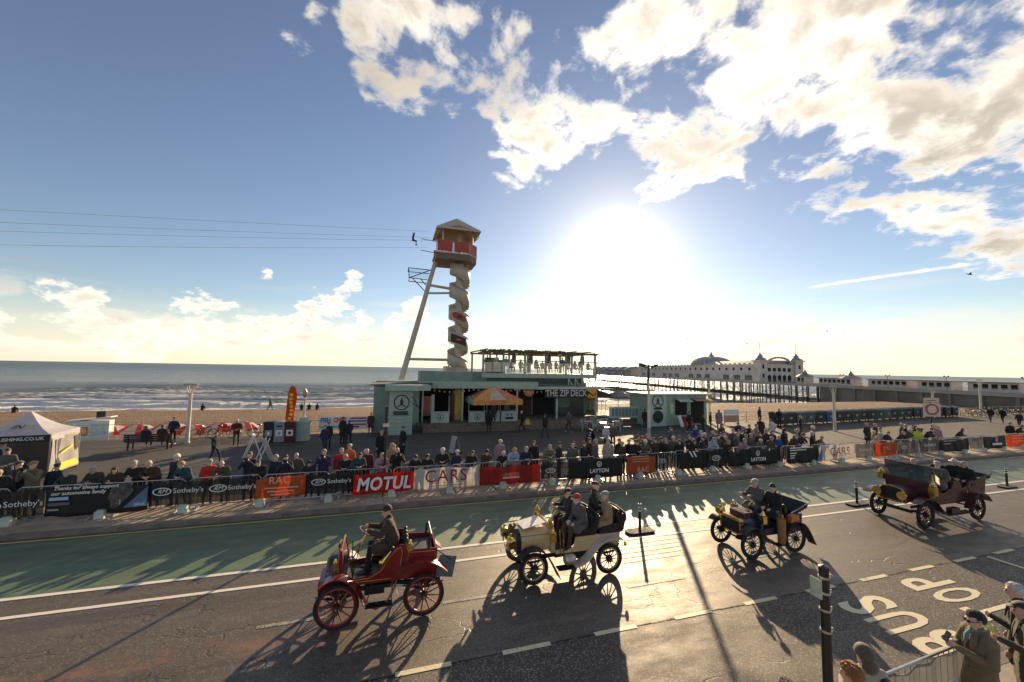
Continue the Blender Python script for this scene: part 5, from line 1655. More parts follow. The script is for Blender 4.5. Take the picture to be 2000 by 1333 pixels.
def hand(prims, w, d, n, side, curl=.5, fine=True):
    """palm, four fingers and a thumb from wrist w along d; n is the palm's facing, side = +-1 thumb side"""
    d, n = Vector(d).normalized(), Vector(n).normalized()
    n = (n - d * n.dot(d)).normalized()
    s = d.cross(n).normalized() * side
    k = w + d * .075
    for q in (-.022, 0, .022):
        prims.append(('c', w + d * .012 + s * q * .7, k + s * q, .017, .0165, SK))
    for q, L in ((.030, .066), (.010, .075), (-.010, .070), (-.029, .055)):
        a = k + s * q
        b = a + (d * math.cos(curl) + n * math.sin(curl)) * L * .55
        c = b + (d * math.cos(curl * 2.1) + n * math.sin(curl * 2.1)) * L * .5
        prims.append(('c', a, b, .0095, .0088, SK))
        prims.append(('c', b, c, .0088, .0072, SK))
    a = w + d * .03 + s * .028
    b = a + (d * .6 + s * .7 + n * .25).normalized() * .04
    prims.append(('c', a, b, .0125, .0105, SK))
    prims.append(('c', b, b + (d * .9 + s * .15 + n * .45).normalized() * .034, .0105, .0085, SK))


def figure(J, coat='jacket', fine=False, bulk=1.0):
    """list of rounded primitives for a clothed body from joint positions; the figure faces -Y"""
    P = []
    hipc = (J['hipL'] + J['hipR']) / 2
    for s in 'LR':
        h, k, a, t = J['hip' + s], J['knee' + s], J['ank' + s], J['toe' + s]
        P.append(('c', h, k, .088, .060, TRO))
        P.append(('c', k, (k * .62 + a * .38), .060, .058, TRO))
        P.append(('c', (k * .62 + a * .38), a, .057, .046, TRO))
        heel = a + (a - t).normalized() * .045
        heel.z = a.z - .045
        P.append(('c', heel, t, .038, .033, SHOE))
        P.append(('c', a, (heel + t) / 2, .042, .036, SHOE))
    P.append(('e', hipc, (.165, .125, .125), TRO))
    w, c = J['waist'], J['chest']
    up = (c - w).normalized()
    lr = (J['shL'] - J['shR']).normalized()
    for q in (-1, 0, 1):
        P.append(('c', w + lr * .06 * q, c + lr * .085 * q, .108, .118, COAT))
        P.append(('c', w + lr * .06 * q, hipc + lr * .075 * q, .112, .118, COAT))
    if coat == 'long':
        for s, q in (('L', 1), ('R', -1)):
            m_ = J['hip' + s] * .35 + J['knee' + s] * .65
            P.append(('c', hipc + lr * .07 * q, m_ + lr * .03 * q, .125, .115, COAT))
        m0 = (J['hipL'] + J['hipR']) * .175 + (J['kneeL'] + J['kneeR']) * .325
        P.append(('c', hipc, m0, .125, .11, COAT))
    P.append(('c', J['shL'] - lr * .035, J['shR'] + lr * .035, .078, .078, COAT))
    nk, hd = J['neck'], J['head']
    P.append(('c', c + up * .06, nk, .10, .062, COAT))
    P.append(('c', nk - (hd - nk) * .1, nk + (hd - nk) * .18, .068, .066, COAT))          # collar
    P.append(('c', nk, hd - (hd - nk).normalized() * .03, .052, .05, SK))
    for s in 'LR':
        P.append(('c', J['sh' + s], J['el' + s], .066, .054, COAT))
        P.append(('c', J['el' + s], J['wr' + s], .054, .042, COAT))
        sd = 1 if s == 'L' else -1
        hand(P, J['wr' + s], J.get('hd' + s, (J['wr' + s] - J['el' + s])), J.get('hn' + s, V3(0, .3, -1)), J.get('th' + s, sd), J.get('curl', .5))
    # head: skull, face, jaw, nose, ears about the head frame
    M = Matrix.Rotation(J.get('turn', 0), 3, 'Z') @ Matrix.Rotation(J.get('nod', 0), 3, 'X')
    H = lambda x, y, z: hd + M @ V3(x, y, z)
    P.append(('e', H(0, .012, .03), (.076, .094, .092), SK, M))
    P.append(('e', H(0, -.022, -.03), (.062, .070, .085), SK, M))
    P.append(('c', H(-.02, -.05, -.092), H(.02, -.05, -.092), .030, .030, SK))
    P.append(('c', H(0, -.088, .012), H(0, -.106, -.025), .010, .0165, SK))
    for q in (-1, 1):
        P.append(('c', H(q * .078, .012, .012), H(q * .076, .004, -.028), .016, .011, SK))
        P.append(('c', H(q * .018, -.088, .028), H(q * .05, -.074, .030), .011, .009, SK))       # brow
        if fine:
            P.append(('e', H(q * .031, -.086, .010), (.012, .006, .008), EXTRA, M))              # eye
    if fine:
        P.append(('c', H(-.018, -.092, -.060), H(.018, -.092, -.060), .0075, .0075, SK))           # lips
    if bulk != 1.0:
        P = [p[:3] + (p[3] * bulk, p[4] * bulk, p[5]) if p[0] == 'c' and p[5] == COAT else p for p in P]
    return P, (hd.copy(), M)


def skin_mesh(name, P, voxel):
    b = MB()
    for p in P:
        if p[0] == 'c':
            a, c, ra, rc = p[1], p[2], p[3], p[4]
            ax = (c - a)
            L = ax.length
            ax = ax.normalized() if L > 1e-6 else V3(0, 0, 1)
            pts, rs = [], []
            for k in range(1, 5):
                t = math.pi / 2 * k / 4
                pts.append(a - ax * ra * math.cos(t)); rs.append(ra * math.sin(t))
            for k in range(0, 4):
                t = math.pi / 2 * k / 4
                pts.append(c + ax * rc * math.sin(t)); rs.append(rc * math.cos(t))
            if L < 1e-5:
                pts[4] = pts[4] + ax * 1e-4
            b.tube(pts, rs, 12)
        else:
            n0 = len(b.v)
            b.ell((0, 0, 0), p[2], 16, 10)
            M = p[4] if len(p) > 4 else Matrix.Identity(3)
            for i in range(n0, len(b.v)):
                b.v[i] = tuple(p[1] + M @ Vector(b.v[i]))
    me = b.mesh(name, [])
    o = bpy.data.objects.new(name, me)
    COL.objects.link(o)
    r = o.modifiers.new('r', 'REMESH')
    r.mode = 'VOXEL'
    r.voxel_size = voxel
    r.use_smooth_shade = True
    s = o.modifiers.new('s', 'SMOOTH')
    s.iterations = 3
    s.factor = .5
    dg = bpy.context.evaluated_depsgraph_get()
    out = bpy.data.meshes.new_from_object(o.evaluated_get(dg))
    bpy.data.objects.remove(o)
    bpy.data.meshes.remove(me)
    out.name = name
    n = len(out.polygons)
    cen = np.empty(n * 3)
    out.polygons.foreach_get('center', cen)
    cen = cen.reshape(n, 3)
    best, idx = np.full(n, 1e9), np.zeros(n, int)
    for p in P:
        if p[0] == 'c':
            a, c = np.array(p[1]), np.array(p[2])
            ab = c - a
            t = np.clip(((cen - a) @ ab) / max(ab @ ab, 1e-9), 0, 1)
            dd = np.linalg.norm(cen - (a + t[:, None] * ab), axis=1) - (p[3] + (p[4] - p[3]) * t)
            m_ = p[5]
        else:
            M = np.array(p[4]) if len(p) > 4 else np.eye(3)
            q = (cen - np.array(p[1])) @ M
            dd = (np.linalg.norm(q / np.array(p[2]), axis=1) - 1) * min(p[2])
            m_ = p[3]
        dd = dd - (.004 if m_ == SK else .003 if m_ == EXTRA else 0)
        k = dd < best
        best[k] = dd[k]
        idx[k] = m_
    out.polygons.foreach_set('material_index', idx.astype(np.int32))
    out.polygons.foreach_set('use_smooth', [True] * n)
    for _ in range(5):
        out.materials.append(None)
    out.update()
    return out


def joints(**kw):
    J = dict(hipL=V3(.095, 0, .90), hipR=V3(-.095, 0, .90), kneeL=V3(.11, -.02, .49), kneeR=V3(-.11, -.02, .49), ankL=V3(.12, .02, .085), ankR=V3(-.12, .02, .085),
             toeL=V3(.15, -.14, .04), toeR=V3(-.15, -.14, .04), waist=V3(0, .01, 1.06), chest=V3(0, .01, 1.30), neck=V3(0, .0, 1.475), head=V3(0, -.025, 1.615),
             shL=V3(.185, .01, 1.405), shR=V3(-.185, .01, 1.405), elL=V3(.25, .04, 1.12), elR=V3(-.25, .04, 1.12), wrL=V3(.24, -.06, .87), wrR=V3(-.24, -.06, .87),
             hnL=V3(-1, .2, 0), hnR=V3(1, .2, 0))
    J.update(kw)
    return J


def leaning(turn=0.0, nod=.25, dx=0.0):
    return joints(hipL=V3(.095, .08, .90), hipR=V3(-.095, .08, .90), kneeL=V3(.11, .03, .49), kneeR=V3(-.11, .07, .49), ankL=V3(.12, .08, .085), ankR=V3(-.12, .16, .085), toeL=V3(.15, -.08, .04), toeR=V3(-.15, .0, .04),
                  waist=V3(0, .0, 1.05), chest=V3(dx, -.13, 1.26), neck=V3(dx, -.22, 1.40), head=V3(dx * 1.3, -.285, 1.525), shL=V3(.18 + dx, -.15, 1.345), shR=V3(-.18 + dx, -.15, 1.345),
                  elL=V3(.27, -.24, 1.13), elR=V3(-.27, -.24, 1.13), wrL=V3(.08, -.42, 1.14), wrR=V3(-.08, -.42, 1.14), hnL=V3(0, -.3, -1), hnR=V3(0, -.3, -1), turn=turn, nod=nod)


def seated(drive=False, turn=0.0, nod=.1, lean=0.0):
    """seated figure; seat surface at z = 0, hips at the origin, facing -Y"""
    J = joints(hipL=V3(.10, 0, .10), hipR=V3(-.10, 0, .10), kneeL=V3(.14, -.43, .14), kneeR=V3(-.14, -.43, .14), ankL=V3(.13, -.50, -.30), ankR=V3(-.13, -.46, -.30), toeL=V3(.15, -.65, -.34), toeR=V3(-.15, -.61, -.34),
               waist=V3(0, .02, .27), chest=V3(0, -.02 - lean, .50), neck=V3(0, -.03 - lean, .675), head=V3(0, -.06 - lean * 1.2, .815), shL=V3(.185, -.02 - lean, .61), shR=V3(-.185, -.02 - lean, .61),
               elL=V3(.26, -.10, .36), elR=V3(-.26, -.10, .36), wrL=V3(.12, -.30, .26), wrR=V3(-.12, -.30, .26), hnL=V3(0, 0, -1), hnR=V3(0, 0, -1), turn=turn, nod=nod)
    if drive:
        J.update(elL=V3(.25, -.24, .42), elR=V3(-.25, -.24, .42), wrL=V3(.16, -.47, .50), wrR=V3(-.16, -.47, .50), hnL=V3(0, -.5, -.8), hnR=V3(0, -.5, -.8), curl=.9)
    return J


POSES = {}


def pose(name, J, coat='jacket', voxel=.019, fine=False, bulk=1.06):
    P, hd = figure(J, coat, fine, bulk)
    POSES[name] = (skin_mesh('person_' + name, P, voxel), hd)


pose('lean_a', leaning())
pose('lean_b', leaning(turn=.5, nod=.2, dx=.03))
pose('lean_c', leaning(turn=-.45, nod=.3, dx=-.03))
pose('stand', joints(turn=.2, nod=.1))
pose('stand_long', joints(turn=-.3, nod=.1), 'long')
pose('pockets', joints(elL=V3(.29, .07, 1.13), elR=V3(-.29, .07, 1.13), wrL=V3(.20, -.10, .98), wrR=V3(-.20, -.10, .98), turn=-.5, nod=.15))
pose('photo', joints(elL=V3(.26, -.16, 1.20), elR=V3(-.26, -.16, 1.20), wrL=V3(.09, -.30, 1.46), wrR=V3(-.09, -.30, 1.46), hnL=V3(-1, 0, .2), hnR=V3(1, 0, .2), hdL=V3(-.3, -.1, 1), hdR=V3(.3, -.1, 1), curl=.8, nod=.05))
pose('hands_front', joints(elL=V3(.27, .0, 1.13), elR=V3(-.27, .0, 1.13), wrL=V3(.08, -.22, 1.12), wrR=V3(-.08, -.22, 1.10), hnL=V3(0, .6, -.6), hnR=V3(0, .6, -.6), curl=.8, nod=.3))
pose('walk', joints(kneeL=V3(.10, -.20, .50), ankL=V3(.11, -.26, .10), toeL=V3(.12, -.42, .07), kneeR=V3(-.10, .06, .48), ankR=V3(-.11, .30, .14), toeR=V3(-.12, .17, .05), elL=V3(.24, .10, 1.13), elR=V3(-.24, -.04, 1.12), wrL=V3(.24, .10, .88), wrR=V3(-.22, -.22, .95)))
pose('sit', seated(nod=.1))
pose('ground_sit', joints(hipL=V3(.10, 0, .12), hipR=V3(-.10, 0, .12), kneeL=V3(.13, -.33, .42), kneeR=V3(-.13, -.33, .42), ankL=V3(.12, -.52, .09), ankR=V3(-.12, -.52, .09), toeL=V3(.13, -.68, .05), toeR=V3(-.13, -.68, .05),
                          waist=V3(0, .0, .30), chest=V3(0, -.06, .52), neck=V3(0, -.09, .69), head=V3(0, -.13, .83), shL=V3(.185, -.06, .63), shR=V3(-.185, -.06, .63), elL=V3(.26, -.2, .46), elR=V3(-.26, -.2, .46), wrL=V3(.08, -.36, .46), wrR=V3(-.08, -.36, .46)), voxel=.028)
pose('rider', joints(hipL=V3(.10, 0, .9), hipR=V3(-.10, 0, .9), kneeL=V3(.12, -.36, .84), kneeR=V3(-.12, -.36, .84), ankL=V3(.12, -.34, .44), ankR=V3(-.12, -.34, .44), toeL=V3(.13, -.5, .40), toeR=V3(-.13, -.5, .40),
                     elL=V3(.24, -.12, 1.5), elR=V3(-.24, -.12, 1.5), wrL=V3(.10, -.12, 1.78), wrR=V3(-.10, -.12, 1.78)), voxel=.028)
# hair and hats, built about the head centre (face towards -Y), sharing meshes
def cap_mesh(name, rx, ry, rz, zc, lo, back=0.0, extra=None):
    """part of an ellipsoid above a tilted cutting plane, closed below"""
    b = MB()
    n, m_ = 26, 10
    rings = []
    for i in range(m_ + 1):
        t = i / m_
        ring = []
        for j in range(n):
            w = 2 * math.pi * j / n
            low = lo + back * (.5 - .5 * math.sin(w)) if False else lo - back * max(0.0, math.sin(w)) ** 1.0 + (.0 if math.sin(w) > -.4 else .25)
            ph = low + (math.pi / 2 - low) * t
            ring.append((rx * math.cos(ph) * math.cos(w), .014 + ry * math.cos(ph) * math.sin(w), zc + rz * math.sin(ph)))
        rings.append(ring)
    vs = [p for r_ in rings for p in r_]
    fs = [(i * n + j, i * n + (j + 1) % n, (i + 1) * n + (j + 1) % n, (i + 1) * n + j) for i in range(m_) for j in range(n)]
    fs.append(tuple(range(n - 1, -1, -1)))
    b.add(vs, fs)
    if extra:
        extra(b)
    if name == 'hair':
        rj = random.Random(len(name) + int(rx * 1e4))
        b.v = [(x * q, y * q, z * (.5 + q / 2)) for (x, y, z), q in ((v, 1 + rj.uniform(-.035, .07)) for v in b.v)]
    return b.mesh(name, [None], 'all')


HAIR = {
    'short': cap_mesh('hair', .086, .104, .102, .030, .12, .75),
    'fringe': cap_mesh('hair', .083, .101, .060, .000, .05, .85),
    'full': cap_mesh('hair', .098, .115, .112, .032, .05, 1.0),
    'long': cap_mesh('hair', .094, .110, .108, .030, .05, 1.0, lambda b: (b.ell((0, .055, -.075), (.092, .062, .135), 12, 8), b.ell((.075, .0, -.06), (.025, .05, .11), 8, 6), b.ell((-.075, .0, -.06), (.025, .05, .11), 8, 6))),
    'beanie': cap_mesh('beanie', .089, .107, .122, .034, .10, .35, lambda b: b.lathe([(.089, .035), (.095, .04), (.095, .075), (.088, .08)], (0, .014, .0), 18)),
    'cap': cap_mesh('flat_cap', .096, .118, .075, .062, .0, .12, lambda b: b.ell((0, -.095, .060), (.072, .06, .014), 12, 6, (R(14), 0, 0))),
    'hood': cap_mesh('hood', .108, .122, .128, .028, -.1, 1.1, lambda b: b.ell((0, .07, -.09), (.11, .075, .10), 12, 8)),
    'brim': cap_mesh('hat', .090, .108, .115, .050, .0, .1, lambda b: b.lathe([(.085, .045), (.165, .040), (.165, .05), (.085, .062)], (0, .014, 0), 20)),
}
def strands(b, n, length, lift, seed):
    """thin tapered locks rooted on the scalp above the hairline"""
    rj = random.Random(seed)
    k = 0
    while k < n:
        u = Vector((rj.gauss(0, 1), rj.gauss(0, 1), rj.gauss(0, 1))).normalized()
        line = .52 if u.y < -.35 else (.12 if u.y < .1 else -.55)
        if u.z < line:
            continue
        k += 1
        p = Vector((u.x * .082, .014 + u.y * .100, .030 + u.z * .098))
        t = Vector((rj.uniform(-.5, .5), .75, -.35)) + Vector((u.x * .5, u.y * .3, -.5 * (1 - u.z)))
        t = (t - u * t.dot(u)).normalized()
        L = length * rj.uniform(.6, 1.3)
        m1 = p + (t + u * lift).normalized() * L * .5 + Vector((rj.uniform(-1, 1), rj.uniform(-1, 1), rj.uniform(-1, 1))) * L * .15
        e = m1 + (t * 1.2 - u * .1 + Vector((rj.uniform(-1, 1), rj.uniform(-1, 1), rj.uniform(-1, 1))) * .4).normalized() * L * .5
        w = t.cross(u).normalized() * .0045
        b.add([p - w, p + w, m1 + w, m1 - w, e], [(0, 1, 2, 3), (3, 2, 4)])


HAIR['crop'] = cap_mesh('hair', .083, .101, .099, .030, .16, .75, lambda b: strands(b, 900, .034, .28, 3))
HAIR['tousle'] = cap_mesh('hair', .092, .108, .106, .030, .08, .95, lambda b: strands(b, 1500, .06, .75, 8))
HAIR['bun'] = cap_mesh('hair', .088, .105, .102, .030, .10, .9, lambda b: (strands(b, 1200, .05, .3, 9)))
NAMES = {'crop': 'hair', 'tousle': 'hair', 'bun': 'hair', 'short': 'hair', 'fringe': 'hair', 'full': 'hair', 'long': 'hair', 'beanie': 'beanie', 'cap': 'flat_cap', 'hood': 'hood', 'brim': 'hat'}
def cloth(nm, c_):
    return mat('cloth_' + nm, c_, .9, var=.16, scale=7, bump=.7, bscale=16, spec=.2, sheen=.15)
CO = {k: cloth(k, v) for k, v in dict(blk=(.022, .021, .021), nav=(.022, .028, .05), grn=(.030, .045, .034), brn=(.065, .04, .03), gry=(.10, .095, .09), red=(.50, .035, .03), teal=(.025, .07, .075), camo=(.14, .13, .075),
      olv=(.065, .065, .038), lbl=(.24, .34, .42), pnk=(.32, .20, .24), wht=(.55, .52, .50), mrn=(.10, .028, .03), tan=(.32, .22, .13), pur=(.05, .035, .09), org=(.55, .15, .05), blu=(.03, .06, .25), stone=(.36, .32, .27), hiv=(.5, .55, .06), tweed=(.15, .105, .06), dk=(.035, .03, .03), kh=(.17, .13, .075)).items()}
TR_ = [cloth('denim', (.035, .05, .085)), cloth('black_trousers', (.018, .018, .02)), cloth('brown_trousers', (.07, .05, .035)), cloth('grey_trousers', (.06, .058, .056)), cloth('stone_trousers', (.22, .19, .15))]
SKINS = [mat('skin_%d' % i, c_, .55, var=.1, scale=14) for i, c_ in enumerate([(.62, .39, .29), (.56, .33, .24), (.66, .43, .33), (.40, .23, .15)])]
SHOES = [mat('shoe_black', (.015, .015, .015), .5), mat('shoe_brown', (.07, .04, .025), .5), mat('shoe_white', (.5, .5, .5), .6)]
EYE = mat('eye_dark', (.03, .025, .02), .25)
HC = {k: mat('hair_' + k, c_, .7, var=.3, scale=30, bump=.5, bscale=90, sheen=.3) for k, c_ in dict(gry=(.30, .29, .28), wht=(.62, .60, .57), brn=(.085, .05, .03), bln=(.42, .28, .13), dk=(.025, .02, .018), gin=(.40, .16, .05), blk=(.018, .018, .02), bge=(.42, .35, .26), red=(.45, .03, .03), nvy=(.025, .03, .06), blu=(.03, .12, .25), crm=(.55, .50, .42), tan=(.26, .17, .10), olv=(.085, .075, .045)).items()}
rp = random.Random(11)
_used = {}


def person(pz, loc, rz, coat, hair, label, group=None, scale=None, tro=None, skin=None, cat='person'):
    me, (hd, M) = POSES[pz]
    o = ob('person', me, None, loc)
    o.rotation_euler = (0, 0, rz)
    s = scale or rp.choice([rp.uniform(.94, 1.06), rp.uniform(.88, 1.0)])
    o.scale = (s, s, s)
    ms = [SKINS[rp.choice([0, 0, 1, 2])] if skin is None else SKINS[skin], CO[coat], TR_[rp.choice([0, 1, 1, 2, 3])] if tro is None else TR_[tro], SHOES[rp.choice([0, 0, 1, 2])], EYE]
    for i in range(5):
        o.material_slots[i].link = 'OBJECT'
        o.material_slots[i].material = ms[i]
    tag(o, label, cat, group)
    if hair != 'bald':
        kind, hc = hair.split('_')
        h = ob(NAMES[kind], HAIR[kind], o, hd)
        h.rotation_euler = M.to_euler()
        h.material_slots[0].link = 'OBJECT'
        h.material_slots[0].material = CO[coat] if hc == 'same' else HC[hc]
    return o


WORDS = dict(blk='black coat', nav='navy jacket', grn='dark green coat', brn='brown coat', gry='grey jacket', red='red jacket', teal='dark teal coat', camo='camouflage jacket', olv='olive jacket', lbl='light blue jacket', pnk='mauve pink coat',
             wht='white jacket', mrn='maroon jacket', tan='tan jacket', pur='purple navy jacket', org='orange top', blu='bright blue jacket', stone='stone coat', hiv='yellow vest', tweed='tweed coat', dk='dark coat', kh='khaki coat')
HW = {'crop': 'cropped %s hair', 'tousle': 'tousled %s hair', 'bun': '%s hair', 'short': 'short %s hair', 'fringe': 'thinning %s hair', 'full': 'thick %s hair', 'long': 'long %s hair', 'beanie': '%s beanie', 'cap': '%s flat cap', 'hood': 'hood up', 'brim': '%s brimmed hat'}
CW = dict(gry='grey', wht='white', brn='brown', bln='blonde', dk='dark', gin='ginger', blk='black', bge='beige', red='red', nvy='navy', blu='blue', crm='cream', tan='tan', same='')
def looks(coat, hair):
    if hair == 'bald':
        return 'bald person in ' + WORDS[coat]
    k, c_ = hair.split('_')
    h = HW[k] % CW[c_] if '%s' in HW[k] else HW[k]
    return 'person in %s, %s' % (WORDS[coat], h)


CAM_BODY = MB().box(-.07, .07, -.03, .03, -.045, .045).box(-.025, .025, -.025, .025, .045, .065).mesh('body', BLACK)
CAM_LENS = MB().lathe([(.035, 0), (.035, .07), (.03, .075), (.0, .07)], (0, -.03, 0), 12, (R(90), 0, 0)).mesh('lens', mat('camera_lens', (.02, .02, .025), .15))
